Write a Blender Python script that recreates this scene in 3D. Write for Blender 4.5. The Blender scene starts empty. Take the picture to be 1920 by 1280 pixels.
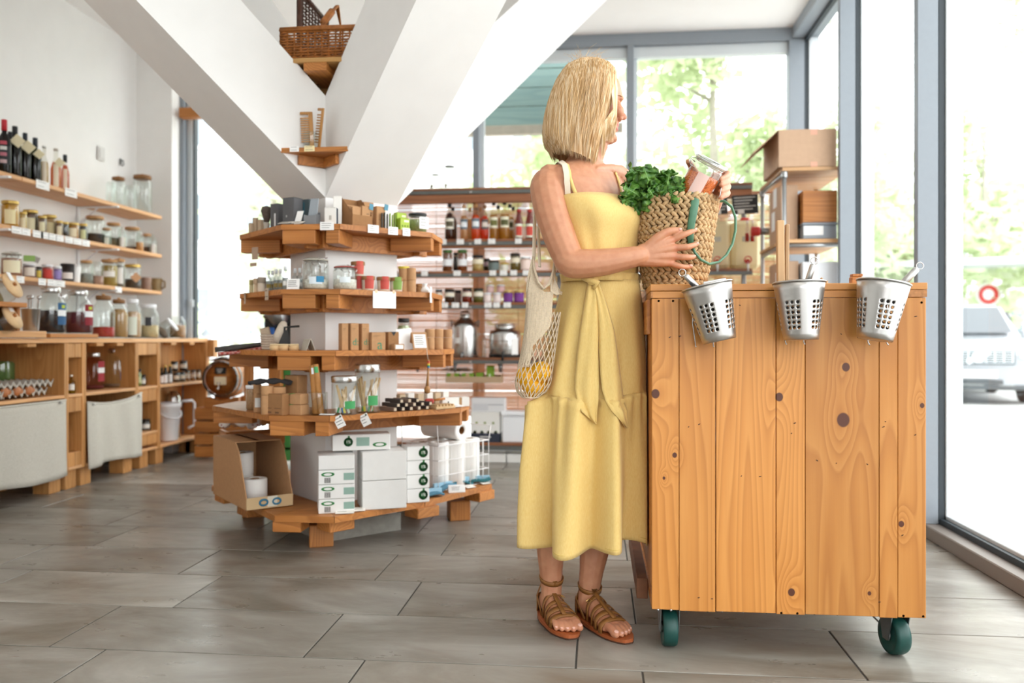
import bpy, math, random
from math import sin, cos, pi, radians, sqrt, exp, atan2, hypot
from mathutils import Vector, Matrix, noise as mnoise

# ------------------------------------------------------------------ camera, sky, lights, exposure
SC = bpy.context.scene
COL = SC.collection
YAW = radians(5.9); S, C = sin(YAW), cos(YAW)
F, CX, HY, CH = 1550.0, 960.0, 635.0, 0.88      # focal length in px, centre column, horizon row, eye height
cd = bpy.data.cameras.new('camera'); cam = bpy.data.objects.new('camera', cd); COL.objects.link(cam)
cam.location = (0, 0, CH); cam.rotation_euler = (pi/2, 0, YAW)
cd.sensor_width = 36; cd.lens = F/1920*36; cd.shift_y = -(640-HY)/1920; cd.clip_start = .05; cd.clip_end = 300
cd.dof.use_dof = True; cd.dof.focus_distance = 2.45; cd.dof.aperture_fstop = 2.2
SC.camera = cam
w = bpy.data.worlds.new('sky'); SC.world = w; w.use_nodes = True
bg = w.node_tree.nodes['Background']; bg.inputs[0].default_value = (.985, .985, 1.0, 1); bg.inputs[1].default_value = 5.0
def area(name, loc, rot, sx, sy, power, col=(1, 1, 1), portal=False):
    l = bpy.data.lights.new(name, 'AREA'); l.shape = 'RECTANGLE'; l.size = sx; l.size_y = sy; l.energy = power; l.color = col
    if portal: l.cycles.is_portal = True
    o = bpy.data.objects.new(name, l); COL.objects.link(o); o.location = loc; o.rotation_euler = rot; return o
area('window_portal', (1.66, 1.7, 1.6), (0, pi/2, 0), 3.0, 9.2, 1, portal=True)
area('window_portal', (-1.0, 6.45, 1.6), (-pi/2, 0, 0), 4.7, 3.0, 1, portal=True)
area('window_portal', (-1.0, -3.0, 1.6), (pi/2, 0, 0), 5.2, 3.0, 1, portal=True)
area('fill_light', (-.2, .2, 3.1), (0, 0, 0), 1.6, 1.2, 10, (1, .95, .88))  # unseen area light added overhead as fill
SC.view_settings.view_transform = 'Standard'; SC.view_settings.look = 'None'; SC.view_settings.gamma = 1
SC.view_settings.use_curve_mapping = False; SC.view_settings.exposure = 0.14
SC.cycles.max_bounces = 10; SC.cycles.transparent_max_bounces = 24; SC.cycles.diffuse_bounces = 5
SC.cycles.caustics_reflective = False; SC.cycles.caustics_refractive = False
SC.cycles.use_denoising = True; SC.cycles.sample_clamp_indirect = 6

# ------------------------------------------------------------------ measuring helpers (metres; room x right, y deep, z up)
R = random.Random(5)
def at(px, py, d):
    r = (px-CX)/F*d
    return Vector((r*C-d*S, r*S+d*C, CH+(HY-py)/F*d))
def dep(x, y): return -x*S+y*C
def xon(px, y): p = (px-CX)/F; return y*(p*C-S)/(C+p*S)
def yon(px, x): p = (px-CX)/F; return -x*(C+p*S)/(S-p*C)
def zat(py, x, y): return CH+(HY-py)/F*dep(x, y)

# ------------------------------------------------------------------ mesh helpers
def T(x=0, y=0, z=0): return Matrix.Translation((x, y, z))
def RZ(a): return Matrix.Rotation(a, 4, 'Z')
def RX(a): return Matrix.Rotation(a, 4, 'X')
def RY(a): return Matrix.Rotation(a, 4, 'Y')
class MB:
    def __init__(s): s.v = []; s.f = []; s.s = []
    def add(s, vs, fs, smooth=False, M=None):
        b = len(s.v)
        s.v += [tuple(M @ Vector(p)) for p in vs] if M is not None else [tuple(p) for p in vs]
        s.f += [tuple(i+b for i in f) for f in fs]; s.s += [smooth]*len(fs); return s
    def bx(s, x0, x1, y0, y1, z0, z1, ch=.0015, M=None):
        X, Y, Z = (x0, x1), (y0, y1), (z0, z1); ch = min(ch, (x1-x0)*.3, (y1-y0)*.3, (z1-z0)*.3)
        vs, idx = [], {}
        for i in (0, 1):
            for j in (0, 1):
                for k in (0, 1):
                    for a in range(3):
                        q = [X[i], Y[j], Z[k]]; sg = [1-2*i, 1-2*j, 1-2*k]
                        for b in range(3):
                            if b != a: q[b] += sg[b]*ch
                        idx[i, j, k, a] = len(vs); vs.append(q)
        fs = []
        for a in range(3):
            for e in (0, 1):
                o = [b for b in range(3) if b != a]; lp = []
                for u, v in ((0, 0), (1, 0), (1, 1), (0, 1)):
                    t = [0, 0, 0]; t[a] = e; t[o[0]] = u; t[o[1]] = v; lp.append(idx[t[0], t[1], t[2], a])
                fs.append(lp if (e == 1) ^ (a == 1) else lp[::-1])
        for a in range(3):
            b, c = [q for q in range(3) if q != a]
            for u in (0, 1):
                for v in (0, 1):
                    p = [0, 0, 0]; p[b] = u; p[c] = v; q = p[:]; q[a] = 1
                    fs.append([idx[(*p, b)], idx[(*q, b)], idx[(*q, c)], idx[(*p, c)]])
        for i in (0, 1):
            for j in (0, 1):
                for k in (0, 1): fs.append([idx[i, j, k, 0], idx[i, j, k, 1], idx[i, j, k, 2]])
        return s.add(vs, fs, False, M)
    def cb(s, c, size, ch=.0015, M=None):
        return s.bx(c[0]-size[0]/2, c[0]+size[0]/2, c[1]-size[1]/2, c[1]+size[1]/2, c[2]-size[2]/2, c[2]+size[2]/2, ch, M)
    def lathe(s, prof, n=20, M=None, a0=0, a1=2*pi, smooth=True, sx=1, sy=1, cap=True):
        full = abs(a1-a0-2*pi) < 1e-6; m = n if full else n+1; vs, fs = [], []
        for r, z in prof:
            for i in range(m):
                a = a0+(a1-a0)*i/n; vs.append((r*cos(a)*sx, r*sin(a)*sy, z))
        for j in range(len(prof)-1):
            for i in range(n):
                k = (i+1) % m if full else i+1
                fs.append((j*m+i, j*m+k, (j+1)*m+k, (j+1)*m+i))
        if full and cap and prof[0] != prof[-1]:
            if prof[0][0] > 1e-4: fs.append(tuple(range(m))[::-1])
            if prof[-1][0] > 1e-4: fs.append(tuple((len(prof)-1)*m+i for i in range(m)))
        return s.add(vs, fs, smooth, M)
    def tube(s, pts, r, n=8, closed=False, smooth=True, M=None, flat=1.0, cap=True, up=None):
        P = [Vector(p) for p in pts]; L = len(P); rr = r if isinstance(r, (list, tuple)) else [r]*L
        tg = []
        for i in range(L):
            a = P[(i-1) % L] if (closed or i > 0) else P[i]; b = P[(i+1) % L] if (closed or i < L-1) else P[i]
            t = b-a; tg.append(t.normalized() if t.length > 1e-9 else Vector((0, 0, 1)))
        u = Vector(up) if up else (Vector((0, 0, 1)) if abs(tg[0].z) < .9 else Vector((1, 0, 0)))
        vs, fs = [], []
        for i in range(L):
            u = (u-tg[i]*u.dot(tg[i]))
            if u.length < 1e-6: u = tg[i].orthogonal()
            u.normalize(); v = tg[i].cross(u)
            for k in range(n):
                a = 2*pi*k/n; vs.append(P[i]+(u*cos(a)*flat+v*sin(a))*rr[i])
        for i in range(L if closed else L-1):
            j = (i+1) % L
            for k in range(n): fs.append((i*n+k, i*n+(k+1) % n, j*n+(k+1) % n, j*n+k))
        if not closed and cap: fs.append(tuple(range(n))[::-1]); fs.append(tuple((L-1)*n+k for k in range(n)))
        return s.add(vs, fs, smooth, M)
    def prism(s, poly, z0, z1, M=None):
        n = len(poly); vs = [(x, y, z0) for x, y in poly]+[(x, y, z1) for x, y in poly]
        fs = [tuple(range(n))[::-1], tuple(range(n, 2*n))]+[(i, (i+1) % n, n+(i+1) % n, n+i) for i in range(n)]
        return s.add(vs, fs, False, M)
    def grid(s, rows, smooth=True, closed=False, M=None):
        m = len(rows[0]); vs = [p for r in rows for p in r]; fs = []
        for j in range(len(rows)-1):
            for i in range(m if closed else m-1):
                k = (i+1) % m; fs.append((j*m+i, j*m+k, (j+1)*m+k, (j+1)*m+i))
        return s.add(vs, fs, smooth, M)
    def ball(s, c, r, n=12, M=None, sc=(1, 1, 1)):
        prof = [(max(1e-5, r*sin(pi*i/(n//2+2))), -r*cos(pi*i/(n//2+2))) for i in range(n//2+3)]
        mm = T(*c) @ Matrix.Diagonal((*sc, 1)); return s.lathe(prof, n, (M @ mm) if M is not None else mm)
    def mesh(s, name, m):
        me = bpy.data.meshes.new(name); me.from_pydata(s.v, [], s.f)
        if any(s.s): me.polygons.foreach_set('use_smooth', s.s)
        if m is not None: me.materials.append(m)
        me.update(); return me
    def build(s, name, m, parent=None, loc=None, rz=0, label=None, solid=0, sub=0):
        o = bpy.data.objects.new(name, s.mesh(name, m)); COL.objects.link(o)
        if parent is not None: o.parent = parent
        if loc is not None: o.location = loc
        if rz: o.rotation_euler.z = rz
        if label: o['label'] = label
        if solid: md = o.modifiers.new('solid', 'SOLIDIFY'); md.thickness = solid; md.offset = 0
        if sub: md = o.modifiers.new('sub', 'SUBSURF'); md.levels = sub; md.render_levels = sub
        return o
def thing(name, label, cat, loc=(0, 0, 0), rz=0, group=None):
    o = bpy.data.objects.new(name, None); COL.objects.link(o); o.empty_display_size = .05
    o.location = loc; o.rotation_euler = (0, 0, rz); o['label'] = label; o['category'] = cat
    if group: o['group'] = group
    return o
def tag(o, label, cat, group=None):
    o['label'] = label; o['category'] = cat
    if group: o['group'] = group
    return o
def struct(name, loc=(0, 0, 0)):
    o = bpy.data.objects.new(name, None); COL.objects.link(o); o.location = loc; o['kind'] = 'structure'; return o
def dup(t, loc, label=None, rz=None):
    r = t.copy(); COL.objects.link(r); r.location = loc
    if label: r['label'] = label
    if rz is not None: r.rotation_euler = (0, 0, rz)
    for ch in t.children:
        c = ch.copy(); COL.objects.link(c); c.parent = r
        for g in ch.children:
            e = g.copy(); COL.objects.link(e); e.parent = c
    return r

# ------------------------------------------------------------------ materials
def lin(h):
    h = h.lstrip('#'); o = []
    for i in (0, 2, 4):
        c = int(h[i:i+2], 16)/255; o.append(c/12.92 if c <= .04045 else ((c+.055)/1.055)**2.4)
    return (*o, 1)
MC = {}
class NT:
    def __init__(s, name):
        s.m = bpy.data.materials.new(name); s.m.use_nodes = True; s.t = s.m.node_tree; s.b = s.t.nodes['Principled BSDF']
        s.o = s.t.nodes['Material Output']
    def n(s, ty, **kw):
        o = s.t.nodes.new(ty)
        for k, v in kw.items():
            if k.startswith('i_'): o.inputs[k[2:].replace('_', ' ')].default_value = v
            else: setattr(o, k, v)
        return o
    def l(s, a, b): s.t.links.new(a, b)
    def math(s, op, a, b=None, c=None):
        o = s.n('ShaderNodeMath', operation=op)
        for i, x in enumerate((a, b, c)):
            if x is None: continue
            if isinstance(x, (int, float)): o.inputs[i].default_value = x
            else: s.l(x, o.inputs[i])
        return o.outputs[0]
    def ramp(s, fac, stops):
        o = s.n('ShaderNodeValToRGB'); e = o.color_ramp.elements
        while len(e) < len(stops): e.new(.5)
        for q, (p, c) in zip(e, stops): q.position = p; q.color = lin(c) if isinstance(c, str) else c
        s.l(fac, o.inputs[0]); return o.outputs[0]
    def mix(s, fac, a, b, bt='MIX'):
        o = s.n('ShaderNodeMix', data_type='RGBA', blend_type=bt)
        for x, sk in ((fac, o.inputs[0]), (a, o.inputs[6]), (b, o.inputs[7])):
            if isinstance(x, (int, float)): sk.default_value = x
            elif isinstance(x, str): sk.default_value = lin(x)
            else: s.l(x, sk)
        return o.outputs[2]
    def bump(s, h, st=.2, dist=.002):
        o = s.n('ShaderNodeBump'); o.inputs['Strength'].default_value = st; o.inputs['Distance'].default_value = dist
        s.l(h, o.inputs['Height']); s.l(o.outputs[0], s.b.inputs['Normal'])
def pm(name, col, rough=.5, metal=0, var=0, vs=30, bump=0, bs=200, trans=0, spec=None, coat=0, sheen=0, sss=0):
    """plain painted / paper / metal / cloth material with a little noise in colour and relief"""
    k = (name, col)
    if k in MC: return MC[k]
    t = NT(name); b = t.b; b.inputs['Base Color'].default_value = lin(col); b.inputs['Roughness'].default_value = rough
    b.inputs['Metallic'].default_value = metal
    if spec is not None: b.inputs['Specular IOR Level'].default_value = spec
    if coat: b.inputs['Coat Weight'].default_value = coat
    if sheen: b.inputs['Sheen Weight'].default_value = sheen
    if sss: b.inputs['Subsurface Weight'].default_value = sss; b.inputs['Subsurface Radius'].default_value = (.012, .005, .003); b.inputs['Subsurface Scale'].default_value = 1
    if var or bump:
        tc = t.n('ShaderNodeTexCoord')
    if var:
        nz = t.n('ShaderNodeTexNoise'); nz.inputs['Scale'].default_value = vs; nz.inputs['Detail'].default_value = 4; t.l(tc.outputs['Object'], nz.inputs['Vector'])
        c = lin(col); lo = tuple(x*(1-var) for x in c[:3])+(1,); hi = tuple(min(1, x*(1+var)) for x in c[:3])+(1,)
        t.l(t.ramp(nz.outputs[0], [(.3, lo), (.7, hi)]), b.inputs['Base Color'])
    if bump:
        nb = t.n('ShaderNodeTexNoise'); nb.inputs['Scale'].default_value = bs; t.l(tc.outputs['Object'], nb.inputs['Vector']); t.bump(nb.outputs[0], bump)
    if trans:
        tr = t.n('ShaderNodeBsdfTranslucent'); tr.inputs[0].default_value = lin(col); mx = t.n('ShaderNodeMixShader'); mx.inputs[0].default_value = trans
        t.l(b.outputs[0], mx.inputs[1]); t.l(tr.outputs[0], mx.inputs[2]); t.l(mx.outputs[0], t.o.inputs[0])
    MC[k] = t.m; return t.m
def wood(name, c1, c2, c3, axis='x', rings=22, rough=.5, knots=(), contrast=1.0, fine=1):
    """pine: growth bands running along AXIS, fibre noise, optional knots [(x,y,z,r)] that bend the bands"""
    k = ('wood', name)
    if k in MC: return MC[k]
    t = NT(name); b = t.b; tc = t.n('ShaderNodeTexCoord'); oi = t.n('ShaderNodeObjectInfo')
    off = t.n('ShaderNodeVectorMath', operation='SCALE'); off.inputs[0].default_value = (3.1, 7.7, 5.3); t.l(oi.outputs['Random'], off.inputs['Scale'])
    ad = t.n('ShaderNodeVectorMath', operation='ADD'); t.l(tc.outputs['Object'], ad.inputs[0]); t.l(off.outputs[0], ad.inputs[1])
    st = .05 if knots else .08; lo = {'x': (st, 1, 1), 'y': (1, st, 1), 'z': (1, 1, st)}[axis]
    mp = t.n('ShaderNodeMapping'); mp.inputs['Scale'].default_value = lo; t.l(ad.outputs[0], mp.inputs[0])
    warp = t.n('ShaderNodeTexNoise'); warp.inputs['Scale'].default_value = 5.5; warp.inputs['Detail'].default_value = 2; t.l(mp.outputs[0], warp.inputs['Vector'])
    val = t.math('MULTIPLY', warp.outputs[0], rings)
    dark = None
    for (kx, ky, kz, kr) in knots:
        sb = t.n('ShaderNodeVectorMath', operation='SUBTRACT'); sb.inputs[1].default_value = (kx, ky, kz); t.l(tc.outputs['Object'], sb.inputs[0])
        sc = t.n('ShaderNodeVectorMath', operation='MULTIPLY'); sc.inputs[1].default_value = {'x': (.55, 1, 1), 'y': (1, .55, 1), 'z': (1, 0, .55)}[axis]; t.l(sb.outputs[0], sc.inputs[0])
        ln = t.n('ShaderNodeVectorMath', operation='LENGTH'); t.l(sc.outputs[0], ln.inputs[0])
        q = t.math('DIVIDE', ln.outputs['Value'], kr*3.2); q2 = t.math('MULTIPLY', q, q); g = t.math('POWER', 2.718, t.math('MULTIPLY', q2, -1.0))
        val = t.math('ADD', val, t.math('MULTIPLY', g, 3.2))
        sc2 = t.n('ShaderNodeVectorMath', operation='MULTIPLY'); sc2.inputs[1].default_value = (1, 0, .85) if axis == 'z' else (1, 1, 1); t.l(sb.outputs[0], sc2.inputs[0])
        l2 = t.n('ShaderNodeVectorMath', operation='LENGTH'); t.l(sc2.outputs[0], l2.inputs[0])
        mr = t.n('ShaderNodeMapRange'); mr.inputs['From Min'].default_value = kr*.88; mr.inputs['From Max'].default_value = kr*1.08; mr.inputs['To Min'].default_value = 1; mr.inputs['To Max'].default_value = 0
        t.l(l2.outputs['Value'], mr.inputs[0]); dark = mr.outputs[0] if dark is None else t.math('MAXIMUM', dark, mr.outputs[0])
    fr = t.math('FRACT', val)
    fib = t.n('ShaderNodeTexNoise'); fib.inputs['Scale'].default_value = 130*fine; fib.inputs['Detail'].default_value = 3
    mp2 = t.n('ShaderNodeMapping'); mp2.inputs['Scale'].default_value = {'x': (.04, 1, 1), 'y': (1, .04, 1), 'z': (1, 1, .04)}[axis]; t.l(ad.outputs[0], mp2.inputs[0]); t.l(mp2.outputs[0], fib.inputs['Vector'])
    band = t.ramp(fr, [(0, c1), (.45, c2), (.86, c3), (1.0, c1)])
    big = t.n('ShaderNodeTexNoise'); big.inputs['Scale'].default_value = 2.2; t.l(ad.outputs[0], big.inputs['Vector'])
    flat = t.ramp(big.outputs[0], [(.3, c2), (.7, c1)])
    col = t.mix(.5*contrast, flat, band)
    col = t.mix(t.math('MULTIPLY', fib.outputs[0], .35), col, c3)
    rb = t.math('MULTIPLY_ADD', oi.outputs['Random'], .26, .87)
    hs = t.n('ShaderNodeHueSaturation'); t.l(rb, hs.inputs['Value']); t.l(col, hs.inputs['Color']); col = hs.outputs[0]
    if dark is not None: col = t.mix(dark, col, '#54270f')
    t.l(col, b.inputs['Base Color']); b.inputs['Roughness'].default_value = rough
    t.bump(fib.outputs[0], .12); MC[k] = t.m; return t.m
def glass(name, tint='#f4faf7', gl=.9, rough=.03, ior=1.45):
    k = ('glass', name)
    if k in MC: return MC[k]
    t = NT(name); tr = t.n('ShaderNodeBsdfTransparent'); tr.inputs[0].default_value = lin(tint)
    gs = t.n('ShaderNodeBsdfGlossy'); gs.inputs['Roughness'].default_value = rough; gs.inputs[0].default_value = (gl, gl, gl, 1)
    lw = t.n('ShaderNodeLayerWeight'); lw.inputs[0].default_value = .5; q = t.math('POWER', lw.outputs['Facing'], 5.0); f0 = ((ior-1)/(ior+1))**2
    fr = t.math('MINIMUM', t.math('MULTIPLY_ADD', q, .8, f0*1.6), .5)
    mx = t.n('ShaderNodeMixShader'); t.l(fr, mx.inputs[0]); t.l(tr.outputs[0], mx.inputs[1]); t.l(gs.outputs[0], mx.inputs[2]); t.l(mx.outputs[0], t.o.inputs[0])
    MC[k] = t.m; return t.m
WHITE = pm('white_plaster', '#f1f0ee', .85, var=.015, vs=8, bump=.04, bs=300)
CEIL = pm('ceiling_paint', '#f3f2f1', .9, var=.01, vs=6)
ALU = pm('grey_aluminium', '#899199', .42, var=.02, vs=40)
ALUL = pm('light_aluminium', '#d3dade', .35)
GASK = pm('dark_gasket', '#2c353b', .55)
PANE = glass('window_glass', '#f6faf9', .8, .01, 1.4)
W1 = wood('oiled_pine', '#cd8a48', '#b77434', '#8f5222', 'x')
W1Y = wood('oiled_pine_deep', '#cd8a48', '#b77434', '#8f5222', 'y')
W1Z = wood('oiled_pine_upright', '#cd8a48', '#b77434', '#8f5222', 'z')
WC = wood('pale_pine_deep', '#e6b788', '#d9a06a', '#bf8048', 'y')
WCZ = wood('pale_pine_upright', '#d8a266', '#c88d50', '#a46c34', 'z')
WD = wood('dark_shelf_wood', '#a8714c', '#8d5636', '#6a3c22', 'x')
KRAFT = pm('kraft_card', '#b98d63', .85, var=.06, vs=60)
KRAFT2 = pm('kraft_card_dark', '#9c7148', .85, var=.06, vs=60)
PAPER = pm('white_paper', '#f4f3f1', .8)
CREAM = pm('cream_paper', '#efe3c4', .8)
INK = pm('ink', '#4a4744', .8)
STEEL = pm('brushed_steel', '#c9c8c6', .27, 1, var=.05, vs=12)
STEELD = pm('dull_steel', '#8c8d8d', .4, 1)
BLACK = pm('black_plastic', '#191919', .5)
WPLAST = pm('white_plastic', '#eff1f4', .4)
GL = glass('jar_glass', '#f4f8f6', 1, .03, 1.6)
# ------------------------------------------------------------------ the setting
fl = MB().bx(-3.7, 1.7, -3, 6.42, -.12, -.003, 0).build('floor', pm('grout', '#4d4a46', .9)); fl['kind'] = 'structure'
def tile_mat():
    t = NT('stone_look_tile'); b = t.b; tc = t.n('ShaderNodeTexCoord'); oi = t.n('ShaderNodeObjectInfo')
    sc = t.n('ShaderNodeVectorMath', operation='SCALE'); sc.inputs[0].default_value = (13, 29, 7); t.l(oi.outputs['Random'], sc.inputs['Scale'])
    ad = t.n('ShaderNodeVectorMath', operation='ADD'); t.l(tc.outputs['Object'], ad.inputs[0]); t.l(sc.outputs[0], ad.inputs[1])
    mp = t.n('ShaderNodeMapping'); mp.inputs['Scale'].default_value = (.42, 1, 1); t.l(ad.outputs[0], mp.inputs[0])
    def nz(s, d=5, r=.6, di=0):
        n = t.n('ShaderNodeTexNoise'); n.inputs['Scale'].default_value = s; n.inputs['Detail'].default_value = d; n.inputs['Roughness'].default_value = r; n.inputs['Distortion'].default_value = di
        t.l(mp.outputs[0], n.inputs['Vector']); return n.outputs[0]
    base = t.ramp(nz(3.2, 6, .65, .6), [(.28, '#5a4f42'), (.43, '#7b7469'), (.6, '#959087'), (.75, '#b0aca4')])
    brown = t.ramp(nz(2.1, 5, .6, 1.0), [(.55, (0, 0, 0, 1)), (.75, (1, 1, 1, 1))])
    c = t.mix(t.math('MULTIPLY', brown, .65), base, '#6e5a45')
    wh = t.ramp(nz(6.5, 6, .7, .4), [(.6, (0, 0, 0, 1)), (.72, (1, 1, 1, 1))]); c = t.mix(t.math('MULTIPLY', wh, .35), c, '#bdbab4')
    rust = t.ramp(nz(4.3, 7, .7, 1.6), [(.68, (0, 0, 0, 1)), (.78, (1, 1, 1, 1))]); c = t.mix(t.math('MULTIPLY', rust, .8), c, '#6b3d1d')
    rb = t.math('MULTIPLY_ADD', oi.outputs['Random'], .22, .86); hs = t.n('ShaderNodeHueSaturation'); t.l(rb, hs.inputs['Value']); t.l(c, hs.inputs['Color'])
    t.l(hs.outputs[0], b.inputs['Base Color'])
    t.l(t.ramp(nz(14, 4), [(.3, (.26, .26, .26, 1)), (.75, (.42, .42, .42, 1))]), b.inputs['Roughness']); b.inputs['Specular IOR Level'].default_value = .55
    t.bump(nz(60, 5), .10); return t.m
TM = tile_mat(); TL, TW, G = .752, .366, .0055
tme = MB().bx(G/2, TL-G/2, G/2, TW-G/2, -.004, 0, .0012).mesh('tile', TM)
cut = {}
for k in range(-9, 12):
    y0 = 2.215+TW*k; off = -.634 if k % 2 else -.81
    for j in range(-5, 5):
        x0 = off+TL*j; a, b_ = max(x0, -3.7), min(x0+TL, 1.62)
        if b_-a < .05 or y0 > 6.35 or y0 < -2.6: continue
        key = (round(a-x0, 3), round(b_-x0, 3))
        if key not in cut: cut[key] = tme if key == (0, TL) else MB().bx(a-x0+G/2, b_-x0-G/2, G/2, TW-G/2, -.004, 0, .0012).mesh('tile', TM)
        o = bpy.data.objects.new('tile', cut[key]); COL.objects.link(o); o.location = (x0, y0, 0); o.parent = fl
def slab(name, *a, m=WHITE): o = MB().bx(*a, 0).build(name, m); o['kind'] = 'structure'; return o
slab('wall_left', -3.72, -3.56, -3, 6.42, -.003, 3.15)
slab('wall_back', -3.56, -3.27, 6.08, 6.42, -.003, 3.15)
slab('wall_light_block', -3.72, .3, -3.12, -3.0, -.003, 3.15)  # unseen wall added behind the camera, sized to block light from the left
slab('ceiling', -3.72, 1.66, -3, 6.44, 3.15, 3.35, m=CEIL)
# right glazing
wr = struct('window_1')
MB().bx(1.44, 1.64, -3, 6.3, 0, .06, .004).build('sill', pm('sill_paint', '#7f766f', .5), wr)
for y in (-2.05, -.87, .31, 1.49, 2.67, 3.85, 5.03):
    MB().bx(1.41, 1.50, y-.022, y+.022, .06, 3.07, .003).build('mullion', ALU, wr)
    MB().bx(1.50, 1.528, y-.022, y+.022, .06, 3.07, .001).build('gasket', GASK, wr)
    MB().bx(1.528, 1.60, y-.03, y+.03, .06, 3.07, .003).build('frame_upright', ALUL, wr)
MB().bx(1.41, 1.60, -3, 6.3, 3.07, 3.15, .003).build('head_rail', ALU, wr)
MB().bx(1.50, 1.528, -3, 6.2, 3.045, 3.07, .001).build('gasket', GASK, wr)
MB().bx(1.528, 1.60, -3, 6.2, .06, .10, .003).build('bottom_rail', ALUL, wr)
MB().bx(1.505, 1.528, -3, 6.2, .06, .085, .001).build('gasket', GASK, wr)
for y in (-2.05, -.87, .31, 1.49, 2.67, 3.85, 5.03, 6.21):
    MB().add([(1.56, y-1.15, .1), (1.56, y-.03, .1), (1.56, y-.03, 3.07), (1.56, y-1.15, 3.07)], [(0, 1, 2, 3)]).build('pane', PANE, wr)
# back glazing
wb = struct('window_2')
MB().bx(1.39, 1.50, 6.2, 6.31, .0, 3.07, .003).build('corner_post', ALU, wb)
MB().bx(1.50, 1.528, 6.2, 6.23, .06, 3.05, .001).build('gasket', GASK, wb)
MB().bx(1.528, 1.60, 6.19, 6.4, .06, 3.07, .003).build('corner_frame', ALUL, wb)
MB().bx(-3.27, 1.5, 6.2, 6.31, 3.06, 3.15, .003).build('head_rail', ALU, wb)
MB().bx(-3.27, 1.39, 6.24, 6.31, 2.98, 3.06, .003).build('frame_top', ALUL, wb)
MB().bx(-3.27, 1.39, 6.23, 6.31, 0, .10, .003).build('bottom_rail', ALU, wb)
for x in (-2.08, -.916, .245):
    MB().bx(x-.024, x+.024, 6.2, 6.28, .1, 3.06, .003).build('mullion', ALU, wb)
    MB().bx(x-.03, x+.055, 6.28, 6.33, .1, 3.06, .003).build('frame_upright', ALUL, wb)
MB().bx(-3.27, -3.235, 6.2, 6.30, .1, 3.06, .003).build('frame_upright', ALU, wb)
MB().bx(-3.235, -3.19, 6.25, 6.33, .1, 3.06, .003).build('frame_upright', ALUL, wb)
MB().bx(-3.19, -3.178, 6.26, 6.32, .1, 3.06, .001).build('gasket', GASK, wb)
MB().cb((-3.19, 6.24, 1.16), (.03, .02, .06), .005).build('window_handle', ALUL, wb)
xs = (-3.2, -2.08, -.916, .245, 1.40)
for a, b_ in zip(xs, xs[1:]):
    MB().add([(a+.02, 6.31, .1), (b_-.02, 6.31, .1), (b_-.02, 6.31, 2.98), (a+.02, 6.31, 2.98)], [(0, 1, 2, 3)]).build('pane', PANE, wb)
MB().bx(-3.235, -2.1, 6.12, 6.2, 2.60, 2.675, .003).build('roller_blind_rail', W1, wb)

# ------------------------------------------------------------------ outdoors
GND = pm('pale_asphalt', '#c4c4c2', .95, var=.06, vs=1.5)
gd = MB().bx(-60, 60, -30, 70, -.30, -.16, 0).build('street', GND); gd['kind'] = 'structure'
sw = MB().bx(1.66, 4.2, -20, 30, -.16, -.04, .01).build('pavement', pm('pale_paving', '#cfcecb', .95, var=.05, vs=3)); sw['kind'] = 'structure'
MB().bx(-30, 1.66, 6.45, 9.0, -.16, -.04, .01).build('pavement', pm('pale_paving', '#cfcecb', .95, var=.05, vs=3), sw)
LEAF = [pm('spring_leaf', c, .6, trans=.45) for c in ('#cad5b0', '#d4ddbe', '#bccb9e')]
BARK = pm('grey_bark', '#a9a298', .9, var=.15, vs=20)
def leaves(cl, n, s, rnd):
    m = MB()
    for _ in range(n):
        c, r = rnd.choice(cl); u = Vector((rnd.gauss(0, 1), rnd.gauss(0, 1), rnd.gauss(0, 1))).normalized()*r*rnd.random()**.45
        p = Vector(c)+u; a = Vector((rnd.gauss(0, 1), rnd.gauss(0, 1), rnd.gauss(0, .6))).normalized(); b = a.orthogonal().normalized()
        q = s*rnd.uniform(.6, 1.3)
        m.add([p-a*q, p+b*q*.55-a*q*.1, p+a*q, p-b*q*.55-a*q*.1], [(0, 1, 2, 3)])
    return m
def tree(x, y, h, rad, label, n=1800, k=0, cz=.62, s=.13, seed=1):
    rnd = random.Random(seed); t = thing('street_tree', label, 'tree', (x, y, -.16)); cl = []; tr = MB()
    tr.tube([(0, 0, 0), (.03, .02, h*.4), (-.03, 0, h*.75), (0, 0, h*.95)], [.09, .07, .045, .015], 7)
    for i in range(15):
        a = rnd.uniform(0, 2*pi); z = h*rnd.uniform(cz-.28, .98); rr = rad*rnd.uniform(.25, .8)*(1-.5*max(0, z/h-cz))
        c = (cos(a)*rr, sin(a)*rr, z); cl.append((c, rad*rnd.uniform(.28, .5)))
        tr.tube([(0, 0, z-rr*.6), (c[0]*.5, c[1]*.5, z-rr*.25), c], [.035, .022, .008], 5)
    tr.build('trunk', BARK, t); o = leaves(cl, n, s, rnd).build('foliage', LEAF[k % 3], t); o['kind'] = 'stuff'; return t
tree(1.55, 11.2, 5.5, 1.75, 'broad pale green tree behind the wide back window', 5600, 0, .55, .11, 3)
tree(3.9, 15.5, 5.8, 1.7, 'pale green tree seen beside the corner post of the back window', 3400, 1, .45, .12, 4)
tree(-.8, 14.6, 4.6, 1.6, 'small tree behind the shelf top, left of the woman', 2400, 2, .5, .12, 5)
tree(-4.25, 10.6, 3.9, 1.1, 'slender young tree outside the window beside the white pier', 1000, 1, .5, .1, 6)
tree(9.3, 21, 6.6, 2.6, 'yellow green tree behind the parked silver car', 3600, 1, .42, .17, 7)
tree(6.1, 19.0, 4.8, 1.9, 'bushy tree seen between the two grey mullions', 2800, 1, .45, .14, 8)
tree(4.55, 7.6, 7.4, 1.5, 'tall tree whose twigs hang at the upper right edge', 2600, 2, .78, .07, 9)
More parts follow.
